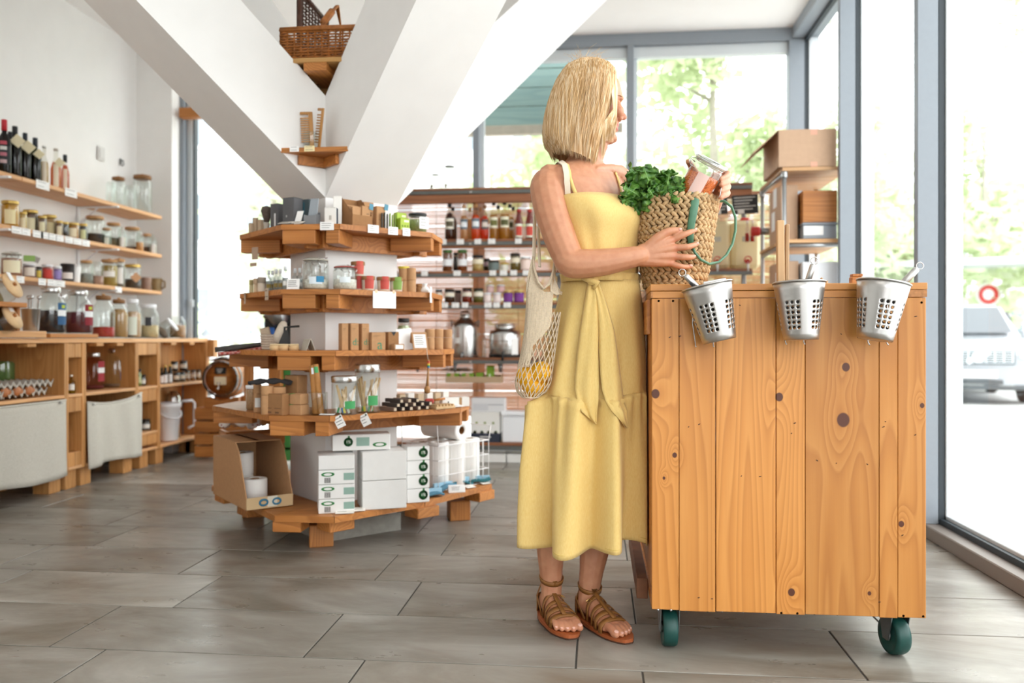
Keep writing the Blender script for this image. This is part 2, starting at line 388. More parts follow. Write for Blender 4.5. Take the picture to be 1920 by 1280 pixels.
def building(x, y, wdt, hgt, dpt, rz, nx, nz, label, col, z0=.8, ww=1.1, wh=1.5):
    t = thing('apartment_building', label, 'building', (x, y, -.16), rz)
    MB().bx(-wdt/2, wdt/2, 0, dpt, 0, hgt, .02).build('facade', pm('facade', col, .9, var=.03, vs=2), t)
    MB().bx(-wdt/2-.2, wdt/2+.2, -.25, dpt, hgt, hgt+.25, .03).build('roof_edge', pm('facade_trim', '#c9ccd0', .8), t)
    for i in range(nx):
        for j in range(nz):
            cx, cz = -wdt/2+(i+.5)*wdt/nx, z0+j*(hgt-z0)/nz+.3
            f = MB(); f.bx(cx-ww/2, cx+ww/2, -.05, .02, cz, cz+.07); f.bx(cx-ww/2, cx+ww/2, -.05, .02, cz+wh-.07, cz+wh)
            f.bx(cx-ww/2, cx-ww/2+.07, -.05, .02, cz, cz+wh); f.bx(cx+ww/2-.07, cx+ww/2, -.05, .02, cz, cz+wh); f.bx(cx-.03, cx+.03, -.05, .02, cz, cz+wh)
            fo = f.build('window', pm('window_frame_white', '#e6e8ea', .5), t)
            MB().bx(cx-ww/2+.06, cx+ww/2-.06, -.02, .0, cz+.06, cz+wh-.06, .003).build('pane', pm('far_glass', '#7f8b92', .12, spec=.8), fo)
building(-9.0, 24, 16, 12, 6, radians(10), 8, 4, 'pale apartment block across the street behind the left window', '#dcdcde')
building(2.0, 36, 14, 6.0, 6, 0, 7, 2, 'low pale building behind the trees of the back window', '#d8d8d6')
building(21, 33, 16, 7, 6, radians(-28), 8, 2, 'light grey building behind the parked silver car', '#d5d8da')
WCAR = pm('white_car_paint', '#9a9fa5', .25, coat=.6); CGL = pm('car_window', '#39434a', .06, spec=.8); TYRE = pm('tyre', '#242526', .8); CTRIM = pm('car_trim', '#4a4f52', .5)
def car(x, y, rz, label, suv=True, paint=WCAR):
    t = thing('parked_car', label, 'car', (x, y, -.16), rz)      # local: x across (width 1.9), y back, front face at y=0
    top = 1.68 if suv else 1.5
    def sec(y, zs, hw):  # half section mirrored
        p = [(hw*a, y, z) for a, z in zs]; return p+[(-q[0], q[1], q[2]) for q in p[::-1]]
    low = [sec(yy, [(.86, .32), (.97, .45), (1, .7), (.97, zt-.06), (.86, zt)], hw) for yy, zt, hw in
           ((0, .78, .82), (.06, .92, .89), (.35, 1.0, .93), (1.15, 1.08, .94), (2.6, 1.1, .94), (4.2, 1.1, .92), (4.55, 1.05, .86))]
    m = MB(); m.grid(low); n = len(low[0]); m.add(low[0], [tuple(range(n))[::-1]]); m.add(low[-1], [tuple(range(n))])
    m.build('body', paint, t)
    cab = [sec(yy, [(1, z0), (.97, z0+(z1-z0)*.45), (.86, z1-.03), (.74, z1)], hw) for yy, z0, z1, hw in
           ((1.05, 1.03, 1.06, .86), (1.9, 1.05, top-.06, .80), (2.5, 1.05, top, .80), (3.9, 1.05, top-.04, .78), (4.5, 1.03, 1.12, .80))]
    m = MB(); m.grid(cab); m.build('roof', paint, t)
    g = MB(); g.add([(-.70, 1.10, 1.12), (.70, 1.10, 1.12), (.62, 1.84, top-.10), (-.62, 1.84, top-.10)], [(0, 1, 2, 3)], M=T(0, -.035, .02)); g.build('windscreen', CGL, t)
    for sx in (-1, 1):
        for (a, b_, c_, d_) in ((1.62, 2.05, 2.62, 2.62), (2.7, 2.7, 3.6, 3.7)):
            MB().add([(sx*.868, a, 1.13), (sx*.815, b_, top-.16), (sx*.815, c_, top-.14), (sx*.868, d_, 1.13)], [(0, 1, 2, 3)]).build('side_window', CGL, t, solid=.02)
        MB().cb((sx*1.0, 1.45, 1.12), (.2, .12, .15), .03).build('wing_mirror', paint, t)
        for yy in (.85, 3.6):
            MB().lathe([(.20, -.09), (.33, -.09), (.35, -.06), (.35, .06), (.33, .09), (.20, .09)], 20, T(sx*.84, yy, .35) @ RY(pi/2)).build('wheel', TYRE, t)
            MB().lathe([(.01, 0), (.2, .0), (.21, .03)], 14, T(sx*.925, yy, .35) @ RY(sx*pi/2)).build('hubcap', ALUL, t)
        MB().add([(sx*.58, .0, .74), (sx*.80, .10, .72), (sx*.82, .22, .86), (sx*.60, .03, .86)], [(0, 1, 2, 3)], M=T(0, -.03, .0)).build('headlight', pm('headlight', '#c8cdd2', .1), t, solid=.02)
    gr = MB()
    for i in range(6): gr.bx(-.50+.02*0, .50, -.05, -.01, .66+i*.035, .672+i*.035, .002)
    for i in range(9): gr.bx(-.5+i*.122, -.485+i*.122, -.05, -.02, .66, .845, .002)
    MB().bx(-.52, .52, -.03, .02, .64, .86, .006).build('grille_back', pm('grille_grey', '#4d5459', .5), t)
    gr.build('grille', ALUL, t)
    MB().bx(-.04, .04, -.075, -.045, .58, .93, .006, M=T(0, 0, .75) @ RY(radians(62)) @ T(0, 0, -.75)).build('emblem_bar', ALUL, t)
    e = MB(); e.lathe([(.055, -.014), (.088, -.014), (.088, .014), (.055, .014), (.055, -.014)], 20, T(0, -.085, .75) @ RX(pi/2)); eo = e.build('emblem', ALUL, t)
    MB().lathe([(.001, -.012), (.055, -.012)], 16, T(0, -.08, .75) @ RX(pi/2)).build('emblem_disc', pm('emblem_blue', '#9db1cf', .4), eo)
    MB().bx(-.27, .27, -.07, -.045, .43, .55, .004).build('number_plate', PAPER, t)
    MB().bx(-.36, .36, -.02, .03, .33, .40, .01).build('bumper_vent', CTRIM, t)
    MB().bx(-.80, .80, -.04, .1, .24, .31, .02).build('bumper_lip', CTRIM, t)
    return t
c0 = at(1832, 700, 13.0); car(c0.x, c0.y, radians(-14), 'parked silver white car facing the window, round badge on its grille')
c1 = at(1400, 700, 15.0)
c2 = at(404, 700, 15.0); car(c2.x, c2.y, radians(62), 'white parked car outside the window left of the pillar', False)
sg = at(1851, 740, 18.0); t = thing('road_sign', 'round red and white road sign on a pole behind the car', 'sign', (sg.x, sg.y, -.16))
MB().tube([(0, 0, 0), (0, 0, 2.3)], .03, 8).build('pole', ALUL, t)
MB().lathe([(.001, -.01), (.26, -.01), (.26, .01), (.001, .01)], 20, T(0, -.05, 2.0) @ RX(pi/2)).build('sign_disc', PAPER, t)
MB().lathe([(.12, -.012), (.21, -.012), (.21, .012), (.12, .012), (.12, -.012)], 20, T(0, -.06, 2.0) @ RX(pi/2)).build('red_ring', pm('sign_red', '#c8372f', .5), t)
lp = at(406, 720, 8.6); t = thing('lamp_post', 'white lamp post outside the window left of the pillar', 'post', (lp.x, lp.y, -.16))
MB().tube([(0, 0, 0), (0, 0, .9), (0, 0, 1.3), (0, 0, 3.0)], [.05, .05, .035, .032], 10).build('pole', WPLAST, t)
MB().lathe([(.05, 0), (.08, 0), (.08, .2), (.05, .25)], 10).build('base_collar', WPLAST, t)
# glazed canopy / bus shelter outside on the right
t = thing('glass_shelter', 'long pale canopy on thin posts beyond the parked car', 'shelter', (8.5, 18, -.16), radians(-20))
MB().bx(-4, 4, -.6, .6, 2.55, 2.68, .01).build('canopy', ALUL, t)
for i in range(4): MB().bx(-3.6+i*2.4, -3.52+i*2.4, 0, .08, 0, 2.55, .004).build('post', ALUL, t)
# weathered teal board panel hanging outside the back window
t = thing('awning_board', 'faded teal board panel hung outside the window behind the woman', 'panel', (0, 6.75, 0))
x0, x1 = xon(840, 6.75), xon(1140, 6.75); zt, zb = zat(92, -.3, 6.75), zat(233, -.3, 6.75)
TEAL = wood('faded_teal_boards', '#8fa9a3', '#7f9a97', '#6d8a88', 'x', 9)
for i in range(4): MB().bx(x0, x1, 0, .03, zb+(zt-zb)*i/4+.003, zb+(zt-zb)*(i+1)/4-.003, .004).build('board', TEAL, t)
MB().bx(x0, x1+.12, -.02, .05, zb-.075, zb, .004).build('bottom_rail', pm('weathered_pale', '#b5ab9b', .8, var=.1, vs=20), t)
for fx in (.02, .55, .97): MB().bx(x0+(x1-x0)*fx-.05, x0+(x1-x0)*fx+.02, .03, .08, zb-.07, zt+.5, .004).build('batten', TEAL, t)
MB().bx(x0-.1, x1+.1, -.03, .08, zt, zt+.06, .004).build('top_rail', pm('rail_brown', '#7f6a60', .7), t)
# ------------------------------------------------------------------ builders for shop goods
def cyl_label(m, r, z0, z1, a, span, n=8): return m.lathe([(r, z0), (r, z1)], n, None, a-span/2, a+span/2)
def facing(x, y): return atan2(-y, -x)      # azimuth from a point towards the eye
def jar(label, loc, r, h, lid='steel', fill=.6, fc='#b98b3a', paper=None, name='glass_jar', neck=.78, sh=.16, group=None, gm=None, lm=None, cat='jar', pw=1.7, pz=(.2, .62), rough=.8):
    """glass vessel: body, contents, lid, paper_label"""
    t = thing(name, label, cat, loc, 0, group); hb = h*(.90 if lid != 'none' else 1.0); n = 18
    MB().lathe([(r*.85, 0), (r, h*.03), (r, hb*(1-sh*1.6)), (r*(1+neck)/2, hb*(1-sh*.7)), (r*neck, hb*(1-sh*.45)), (r*neck, hb)], n).build('glass_body', gm or GL, t)
    if fill:
        zf = hb*fill; zs = hb*(1-sh*1.6); pr = [(r*.80, h*.02), (r*.94, h*.05)]
        pr += [(r*.94, min(zf, zs))]
        if zf > zs: pr += [(r*neck*.95, max(zf, zs+.004))]
        pr += [(.001, pr[-1][1]+r*.06)]
        MB().lathe(pr, n).build('contents', pm('contents', fc, rough, var=.22, vs=140, bump=.5, bs=160) if rough > .3 else pm('liquid', fc, .12, spec=.6), t)
    if lid == 'none': pass
    elif lid == 'clip':
        l = MB().lathe([(r*neck*1.05, hb+.002), (r*neck*1.08, hb+h*.03), (r*neck*.7, h*.985), (.001, h)], n).build('lid', GL, t)
        MB().lathe([(r*neck*1.02, hb-h*.015), (r*neck*1.1, hb-h*.01), (r*neck*1.1, hb+.002), (r*neck*1.02, hb+.003)], n).build('rubber_seal', lm or pm('seal_pale', '#d8d2c2', .7), t)
        m = MB(); m.lathe([(r*neck*1.06, hb-h*.04), (r*neck*1.06+.003, hb-h*.035), (r*neck*1.06, hb-h*.03)], n)
        for sg in (-1, 1):
            m.tube([(sg*.022, -r*1.0, hb-h*.03), (sg*.02, -r*1.16, hb-h*.14), (sg*.012, -r*1.06, hb-h*.25)], .0018, 5)
        m.tube([(-.022, -r*1.0, h*.96), (0, -r*1.12, h*.92), (.022, -r*1.0, h*.96)], .002, 5); m.tube([(-.02, r*.95, hb-h*.1), (0, r*1.02, h*.93), (.02, r*.95, hb-h*.1)], .002, 5)
        m.build('wire_clip', STEEL, t, rz=radians(50))
    elif lid in ('wood', 'cork'):
        k = 1.1 if lid == 'wood' else .96
        MB().lathe([(r*neck*.9, hb-.004), (r*neck*k, hb), (r*neck*k, h*.97), (r*neck*k*.92, h*.99), (.001, h*.99)], n).build('lid', lm or pm('cork_lid', '#c79b6c', .8, var=.12, vs=90), t)
        if lid == 'wood': MB().lathe([(.006, h*.985), (.013, h*1.02), (.001, h*1.04)], 10).build('knob', pm('cork_lid', '#c79b6c', .8, var=.12, vs=90), t)
    else:
        m = lm or {'steel': STEEL, 'gold': pm('gold_lid', '#d7b766', .35, .6), 'black': BLACK, 'white': WPLAST}[lid]
        MB().lathe([(r*neck*1.02, hb-.004), (r*neck*1.07, hb), (r*neck*1.07, h*.985), (r*neck*1.0, h), (.001, h)], n).build('lid', m, t)
    if paper:
        cyl_label(MB(), r*1.012, hb*pz[0], hb*pz[1], facing(loc[0], loc[1]), pw).build('paper_label', pm('paper_label', paper, .75), t)
    return t
def bottle(label, loc, r, h, gcol, fc=None, fill=.7, cap='#151515', paper=None, name='glass_bottle', group=None, nk=.34, shz=(.60, .72), paper2=None, caph=.10, pz=(.18, .5), pw=1.8, rough=.12, capr=1.15):
    t = thing(name, label, 'bottle', loc, 0, group); n = 16; z1, z2 = h*shz[0], h*shz[1]
    MB().lathe([(r*.9, 0), (r, h*.015), (r, z1), (r*.8, (z1+z2)/2), (r*nk, z2), (r*nk, h*.985)], n).build('glass_body', glass('bottle_'+gcol, gcol, .8), t)
    if fc:
        zf = h*fill; pr = [(r*.88, h*.012), (r*.95, h*.03), (r*.95, min(z1, zf))]
        if zf > z1: pr += [(r*(.92+(nk-.95)*min(1, (zf-z1)/(z2-z1))), min(zf, z2))]
        if zf > z2: pr += [(r*nk*.9, zf)]
        pr += [(.001, pr[-1][1])]; MB().lathe(pr, n).build('drink', pm('drink', fc, rough, spec=.6, trans=.7), t)
    if cap: MB().lathe([(r*nk*capr, h*(1-caph)), (r*nk*capr, h*.995), (r*nk*capr*.9, h), (.001, h)], 12).build('cap', pm('bottle_cap', cap, .45), t)
    a = facing(loc[0], loc[1])
    if paper: cyl_label(MB(), r*1.012, h*pz[0], h*pz[1], a, pw).build('paper_label', pm('paper_label', paper, .75), t)
    if paper2: cyl_label(MB(), r*1.02, h*(pz[0]+.06), h*(pz[1]-.08), a, pw*.8).build('name_panel', pm('paper_label', paper2, .75), t)
    return t
def canister(label, loc, r, h, mat, lidm=None, name='card_tube', cat='tube', group=None, paper=None, split=.68, taper=1.0):
    t = thing(name, label, cat, loc, 0, group); z = h*split
    MB().lathe([(r*taper*.98, 0), (r*taper, .002), (r*(taper+(1-taper)*split), z-.001)], 18).build('body', mat, t)
    MB().lathe([(r*1.01, z), (r*1.03, z+.002), (r*1.03, h-.003), (r*.96, h), (.001, h-.002)], 18).build('lid', lidm or mat, t)
    if paper: cyl_label(MB(), r*1.015, h*.18, h*.52, facing(loc[0], loc[1]), 1.5).build('paper_label', pm('paper_label', paper, .75), t)
    return t
def txt(s, size, m, parent, loc, rz=0, rx=pi/2, name='lettering', ry=0):
    cu = bpy.data.curves.new(name, 'FONT'); cu.body = s; cu.size = size; cu.align_x = 'CENTER'; cu.align_y = 'CENTER'; cu.extrude = .0003
    q = bpy.data.objects.new(name, cu); COL.objects.link(q); bpy.context.view_layer.update(); me = bpy.data.meshes.new_from_object(q.evaluated_get(bpy.context.evaluated_depsgraph_get()))
    bpy.data.objects.remove(q); o = bpy.data.objects.new(name, me); COL.objects.link(o); me.materials.clear(); me.materials.append(m); o.location = loc; o.rotation_euler = (rx, ry, rz)
    if parent is not None: o.parent = parent
    return o
def carton(label, loc, w, d, h, rz=0, m=None, name='carton', cat='box', group=None, prints=(), tape=None, flaps=True, M=None):
    t = thing(name, label, cat, loc, rz, group); m = m or KRAFT
    MB().bx(-w/2, w/2, -d/2, d/2, 0, h-.0015, .002).build('body', m, t)
    if flaps:
        MB().bx(-w/2+.001, w/2-.001, -d/2+.0005, -.0006, h-.0015, h, .0004).build('flap', m, t); MB().bx(-w/2+.001, w/2-.001, .0006, d/2-.0005, h-.0015, h, .0004).build('flap', m, t)
    if tape: MB().bx(-w/2-.0006, w/2+.0006, -.02, .02, h-.03, h+.0008, .0003).build('tape', pm('tape', tape, .4), t)
    for (fc, a, b, z0, z1, col) in prints:      # face, from, to, heights (fractions)
        q = MB()
        if fc == 'f': q.bx(-w/2+w*a, -w/2+w*b, -d/2-.0007, -d/2+.001, h*z0, h*z1, .0002)
        else: q.bx(w/2-.001, w/2+.0007, -d/2+d*a, -d/2+d*b, h*z0, h*z1, .0002)
        q.build('printed_panel', pm('print', col, .7), t)
    return t
def card(label, loc, w, h, rz=0, tilt=0, col='#f6f5f3', lines=3, name='price_card', cat='card', group=None, lie=False):
    """thin card; loc is the middle of its lower edge (upper edge when it hangs with tilt 0)"""
    o = MB().bx(-w/2, w/2, -.0007, .0007, 0, h, .0003)
    t = o.build(name, pm('card', col, .75)); t.location = loc; t.rotation_euler = (tilt, 0, rz); tag(t, label, cat, group)
    if lines:
        m = MB()
        for i in range(lines):
            z = h*(.78-.5*i/max(1, lines-1) if lines > 1 else .5); m.bx(-w*.38, w*(.05+.3*R.random()), -.0012, -.0006, z, z+h*.045, .0001)
        m.build('writing', INK, t)
    return t

# ------------------------------------------------------------------ pillar with four inclined struts, and its octagonal shelves
PC = Vector((-1.176, 3.745, 0)); HD = .2546; Q = sqrt(.5)
pil = struct('pillar', PC)
sqr = lambda k: [(0, -k), (k, 0), (0, k), (-k, 0)]
MB().prism(sqr(HD), 0, 1.936).build('shaft', WHITE, pil)
MB().prism(sqr(HD+.018), 0, .078).build('plinth', pm('plinth_stone', '#96938a', .6, var=.15, vs=25), pil)
for dx, dy, k in ((-Q, -Q, .85), (Q, -Q, .857), (Q, Q, .95), (-Q, Q, .9)):
    W_ = Vector((-dy, dx, 0)); D_ = Vector((dx, dy, 0)); m = MB(); vs = []
    pr = [(.18, 1.494), (.18+(3.16-1.494)/k, 3.16), (.18+(3.16-1.936)/k, 3.16), (.18, 1.936)]
    for sg in (-1, 1): vs += [D_*s+W_*(.18*sg)+Vector((0, 0, z)) for s, z in pr]
    m.add(vs, [(3, 2, 1, 0), (4, 5, 6, 7), (0, 1, 5, 4), (1, 2, 6, 5), (2, 3, 7, 6), (3, 0, 4, 7)]); m.build('strut', WHITE, pil)
def octo(Rr, h=None, q=None): h = h or .125; q = q or .13; return [(-h, -Rr), (h, -Rr), (Rr, -q), (Rr, q), (h, Rr), (-h, Rr), (-Rr, q), (-Rr, -q)]
def on(px, poly, inset=.0, dz=0):
    """room point on a shelf, straight below image column px, INSET metres behind the near edge of the shelf"""
    p = (px-CX)/F; dr = Vector((p*C-S, p*S+C, 0)).normalized(); best = None
    for (ax, ay), (bx_, by) in zip(poly, poly[1:]+poly[:1]):
        a = Vector((ax, ay, 0))+PC; e = Vector((bx_-ax, by-ay, 0)); den = dr.x*e.y-dr.y*e.x
        if abs(den) < 1e-9: continue
        tt = (a.x*e.y-a.y*e.x)/den; u = (a.x*dr.y-a.y*dr.x)/den
        if 0 <= u <= 1 and tt > 0:
            nrm = Vector((e.y, -e.x, 0)).normalized(); tt += inset/max(.35, abs(dr.dot(nrm)))
            if best is None or tt < best: best = tt
    return dr*best if best else None
def oct_shelf(name, label, Rr, z, th=.022, bh=.058):
    t = thing(name, label, 'shelf', (PC.x, PC.y, z)); P = octo(Rr); N = sqr(HD+.002)
    for i, (a, b) in enumerate(zip(P, P[1:]+P[:1])):
        n0 = N[(i//2) % 4]; poly = [n0, a, b] if i % 2 == 0 else [n0, a, b, N[(i//2+1) % 4]]
        if i % 2 == 0: poly = [N[(i//2) % 4], a, b]
        cx = sum(p[0] for p in poly)/len(poly); cy = sum(p[1] for p in poly)/len(poly)
        poly = [(cx+(x-cx)*.994, cy+(y-cy)*.994) for x, y in poly]
        MB().prism(poly, -th, 0).build('board', (W1, W1, W1Y, W1)[i % 4], t)
    for i in range(4):        # bearers against the pillar faces and blocks out to the corners
        M = RZ(pi/4+i*pi/2)
        MB().bx(-.30, .30, -.25, -.225, -th-bh-.012, -th, .002, M).build('bearer', W1, t)
    for i, (x, y) in enumerate(P):
        a = atan2(y, x); r = hypot(x, y); wd = .07 if i == 0 else .028
        ang = [-pi/2, -pi/2, 0, 0, pi/2, pi/2, pi, pi][i]; M = RZ(ang)
        off = (-1 if i % 2 == 0 else 1)*(.125-wd-.004) if i not in (2, 3, 6, 7) else (-1 if i % 2 == 0 else 1)*(.13-wd-.004)
        MB().bx(Rr-.19, Rr-.004, off-wd, off+wd, -th-bh, -th, .002, M).build('block', W1, t)
    return t
Z1, Z2, Z3, Z4, Z5 = 1.352, 1.085, .832, .575, .165
R1, R3, R4 = .445, .50, .575
O1, O3, O4 = octo(R1), octo(R3, .14, .15), octo(R4, .15, .17)
oct_shelf('pillar_shelf', 'topmost octagonal wooden shelf around the white pillar, level with the kraft boxes', R1, Z1)
oct_shelf('pillar_shelf', 'second octagonal wooden shelf around the pillar, holding the clip top jars', R1, Z2)
oct_shelf('pillar_shelf', 'third octagonal wooden shelf around the pillar, holding tall kraft boxes and tent cards', R3, Z3)
oct_shelf('pillar_shelf', 'fourth octagonal wooden shelf around the pillar, holding jars of wooden toothbrushes', R4, Z4)
# low platform on block feet
t = thing('pallet_platform', 'lowest wooden platform on block feet around the pillar base', 'platform', (PC.x, PC.y, 0))
O5 = [(-.125, -.515), (.125, -.515), (.42, -.16), (.66, .30), (.5, .62), (-.5, .62), (-.70, .12)]
N = sqr(HD+.02); ring = [(N[0], O5[0], O5[1]), (N[0], O5[1], O5[2], N[1]), (N[1], O5[2], O5[3]), (N[1], O5[3], O5[4], N[2]), (N[2], O5[4], O5[5]), (N[2], O5[5], N[3]), (N[3], O5[5], O5[6]), (N[3], O5[6], O5[0], N[0])]
for poly in ring:
    cx = sum(p[0] for p in poly)/len(poly); cy = sum(p[1] for p in poly)/len(poly)
    MB().prism([(cx+(x-cx)*.992, cy+(y-cy)*.992) for x, y in poly], Z5-.026, Z5).build('board', W1, t)
for (x, y, r_) in ((-.08, -.45, 0), (.10, -.42, 50), (.40, -.13, 50), (.60, .27, 60), (-.60, .10, -45), (-.36, -.18, -45)):
    MB().bx(-.06, .06, -.05, .05, Z5-.026-.045, Z5-.026, .003, T(x, y) @ RZ(radians(r_))).build('block', W1, t)
for (x, y) in ((0, -.31), (.50, .25), (-.53, .22), (.2, .5), (-.3, .5)):
    MB().bx(-.05, .05, -.05, .05, .0, Z5-.07, .004, T(x, y) @ RZ(radians(20))).build('foot', W1Z, t)
# small corner shelf in the fork
t = thing('corner_shelf', 'tiny triangular corner shelf in the fork of the white struts', 'shelf', (PC.x, PC.y-HD, 1.68))
MB().prism([(0, 0), (-.145, -.142), (.145, -.142)], -.02, 0).build('board', W1, t)
for sg in (-1, 1): MB().bx(0, .13, -.018, -.001, -.062, -.02, .002, Matrix.Diagonal((sg, 1, 1, 1)) @ RZ(-pi/4)).build('bearer', W1, t)
t = jar('small clear tumbler holding two wooden combs on the corner shelf', (PC.x-.035, PC.y-HD-.085, 1.68), .03, .075, 'none', 0, neck=.95, sh=.05, name='tumbler', cat='glass')
for i, (dx, dz, rz, tl, lb) in enumerate(((-.012, .16, .25, -.05, 'left wide toothed wooden comb standing in the tumbler'), (.022, .175, -.75, .22, 'right fine wooden comb behind, leaning in the tumbler'))):
    c = thing('wooden_comb', lb, 'comb', (PC.x-.035+dx, PC.y-HD-.085+.012*i, 1.684), rz); M = RY(tl); wd = wood('comb_wood', '#d09a58', '#bb8241', '#9a6529', 'z')
    m = MB(); m.bx(.008, .026, -.003, .003, 0, dz, .002, M); m.bx(-.026, .02, -.003, .003, dz-.012, dz, .003, M); m.build('spine', wd, c)
    q = MB()
    for k in range(11): z = .03+k*(dz-.05)/11; q.bx(-.026, .009, -.0022, .0022, z, z+.0055, .0008, M)
    q.build('teeth', wd, c)
card('white price card on the corner shelf edge, left of the cream one', (PC.x-.085, PC.y-HD-.1445, 1.662), .04, .024, 0, 0, lines=2)
card('cream price card on the corner shelf edge', (PC.x-.02, PC.y-HD-.1445, 1.662), .045, .024, 0, 0, '#f0dfae', 2)
# pallet on top of the pillar with wicker baskets
t = thing('small_pallet', 'pale wooden pallet lying on the pillar top under the baskets', 'pallet', (PC.x, PC.y, 1.937))
WP = wood('raw_pallet', '#cfa468', '#b98a4e', '#95652f', 'x')
for i in range(5): MB().bx(-.36, .36, -.36+i*.15, -.24+i*.15, .11, .13, .002).build('board', WP, t)
for i in range(3): MB().bx(-.36+i*.30, -.26+i*.30, -.36, .36, .075, .11, .002).build('bearer', W1Y, t)
for i in range(3):
    for j in range(2): MB().bx(-.08+i*.11-.0, -.01+i*.11, -.12+j*.16, -.05+j*.16, 0, .075, .003).build('block', WP, t)
def wicker(m, p0, p1, z0, z1, rows, st, r=.0042, amp=.004):
    a, b = Vector(p0), Vector(p1); u = b-a; L = u.length; u.normalize(); nn = Vector((u.y, -u.x, 0)); n = st*2
    for j in range(rows):
        z = z0+(z1-z0)*(j+.5)/rows
        m.tube([a+u*(L*i/n)+nn*amp*(1 if (i//1+j) % 2 else -1)+Vector((0, 0, z+R.uniform(-.001, .001))) for i in range(n+1)], r, 5)
    for i in range(st+1): m.tube([a+u*(L*i/st)+Vector((0, 0, z0)), a+u*(L*i/st)+Vector((0, 0, z1))], r*.9, 5)
WK = pm('willow_brown', '#a5652b', .5, var=.3, vs=40); WKD = pm('willow_dark', '#4a2a1c', .5, var=.3, vs=40)
t = thing('wicker_basket', 'honey brown wicker basket on the pallet above the pillar', 'basket', (-1.185, 3.60, 2.069)); m = MB(); w2, d2 = .185, .13
cn = [(-w2, -d2, 0), (w2, -d2, 0), (w2, d2, 0), (-w2, d2, 0)]
for a, b in zip(cn, cn[1:]+cn[:1]): wicker(m, a, b, .012, .145, 11, 12)
m.build('weave', WK, t)['kind'] = 'stuff'
m = MB()
for z, r in ((.012, .008), (.15, .009), (.158, .006)): m.tube([(*c[:2], z) for c in [(-w2, -d2), (0, -d2-.006), (w2, -d2), (w2, 0), (w2, d2), (0, d2), (-w2, d2), (-w2, 0)]], r, 6, True)
m.build('rim', WK, t)
m = MB()
for i in range(4): m.tube([(-.02+.006*i, -d2+.01, .15), (.0+.005*i, -.06, .23+.004*i), (.02+.004*i, .0, .30), (.02, .07, .24), (0, d2-.01, .15)], .005, 5)
m.tube([(-.008, -.09, .19), (.012, -.03, .265)], .016, 8); m.build('handle', WK, t)
t = thing('wicker_basket', 'dark brown high ended wicker basket behind the honey one', 'basket', (-1.185, 3.93, 2.069)); m = MB()
for sx in (-.20, .17):
    wicker(m, (sx, -.19, 0), (sx+.03, .12, 0), .012, .42, 22, 9, .0045)
    m.tube([(sx, -.19, 0), (sx, -.19, .45)], .014, 8); m.tube([(sx, -.19, .44), (sx+.03, .12, .40)], .012, 6)
wicker(m, (-.2, .12, 0), (.2, .12, 0), .012, .06, 5, 14); m.build('weave', WKD, t)['kind'] = 'stuff'
m = MB(); m.tube([(-.2, -.19, .01), (.17, -.19, .01), (.2, .12, .01), (-.17, .12, .01)], .012, 8, True); m.build('rim', WKD, t)
# ------------------------------------------------------------------ goods on the pillar shelves
def sh(px, poly, ins, z): p = on(px, poly, ins); return (p.x, p.y, z)
RL, RR = radians(-45), radians(45)
GREYB = pm('slate_grey_card', '#5c5c5e', .7, var=.05); GREYL = pm('mid_grey_card', '#8b8f93', .7)
# -- topmost shelf
t = thing('shaving_brush', 'shaving brush with dark bristles standing near the left tip of the top pillar shelf', 'brush', sh(500, O1, .075, Z1))
MB().lathe([(.014, 0), (.017, .006), (.012, .03), (.014, .045), (.011, .05)], 14).build('handle', pm('pale_horn', '#b9b0a2', .4), t)
MB().lathe([(.011, .05), (.020, .085), (.026, .10), (.021, .118), (.001, .125)], 14).build('bristles', pm('bristle', '#5d5148', .9, var=.3, vs=200), t)
t = thing('glass_cloche', 'clear glass dome behind the shaving brush on the top pillar shelf', 'dome', sh(503, O1, .16, Z1))
MB().lathe([(.055, 0), (.056, .08), (.045, .12), (.02, .138), (.001, .14)], 18).build('dome', GL, t); MB().lathe([(.001, 0), (.06, .001), (.06, .008), (.001, .008)], 18).build('base', STEEL, t)
for px, ins, wd, hh, lb in ((471, .03, .018, .05, 'tiny'), (479, .05, .022, .075, 'small'), (489, .055, .022, .062, 'middle')):
    carton(f'{lb} pale kraft box beside the shaving brush on the top pillar shelf', sh(px, O1, ins, Z1), wd, .018, hh, RL+.3, pm('pale_kraft', '#bfa98e', .85), 'small_box')
carton('dark slate box at the left of the grey box row on top pillar shelf', sh(522, O1, .10, Z1), .05, .05, .125, RL+.35, GREYB, prints=[('f', .5, .7, .1, .65, '#d8d8d8')])
carton('wide dark slate box, tallest of the grey boxes on top pillar shelf', sh(549, O1, .12, Z1), .065, .055, .128, RL+.4, GREYB, prints=[('f', .3, .4, .35, .42, '#b5b5b5')])
carton('slate box with teal print behind the grey leaflets on top pillar shelf', sh(577, O1, .15, Z1), .05, .04, .125, RL+.45, pm('slate_teal', '#47565b', .7), prints=[('f', .1, .5, .5, .9, '#2f5a66')])
t = thing('leaflet_holder', 'open grey card holder with two grey booklets on top pillar shelf', 'holder', sh(585, O1, .075, Z1), RL+.5)
m = MB(); m.bx(-.03, .03, -.018, -.016, 0, .045); m.bx(-.03, .03, .016, .018, 0, .06); m.bx(-.03, -.028, -.016, .016, 0, .05); m.bx(.028, .03, -.016, .016, 0, .05); m.bx(-.03, .03, -.016, .016, 0, .002); m.build('holder_body', GREYL, t)
for x, tl in ((-.011, .12), (.014, .05)): MB().bx(x-.011, x+.011, -.008, -.003, .004, .118, .001, RY(tl) @ RX(-.08)).build('booklet', pm('booklet_grey', '#9fa8b0', .5), t)
card('white folded leaflet leaning between the grey boxes on top pillar shelf', sh(556, O1, .05, Z1), .03, .075, RL+.6, -.45, lines=0)
card('flat grey price card at the front left of the top pillar shelf', sh(531, O1, .012, Z1+.006), .055, .04, RL+.6, -1.25, '#cbc3b8', 2)
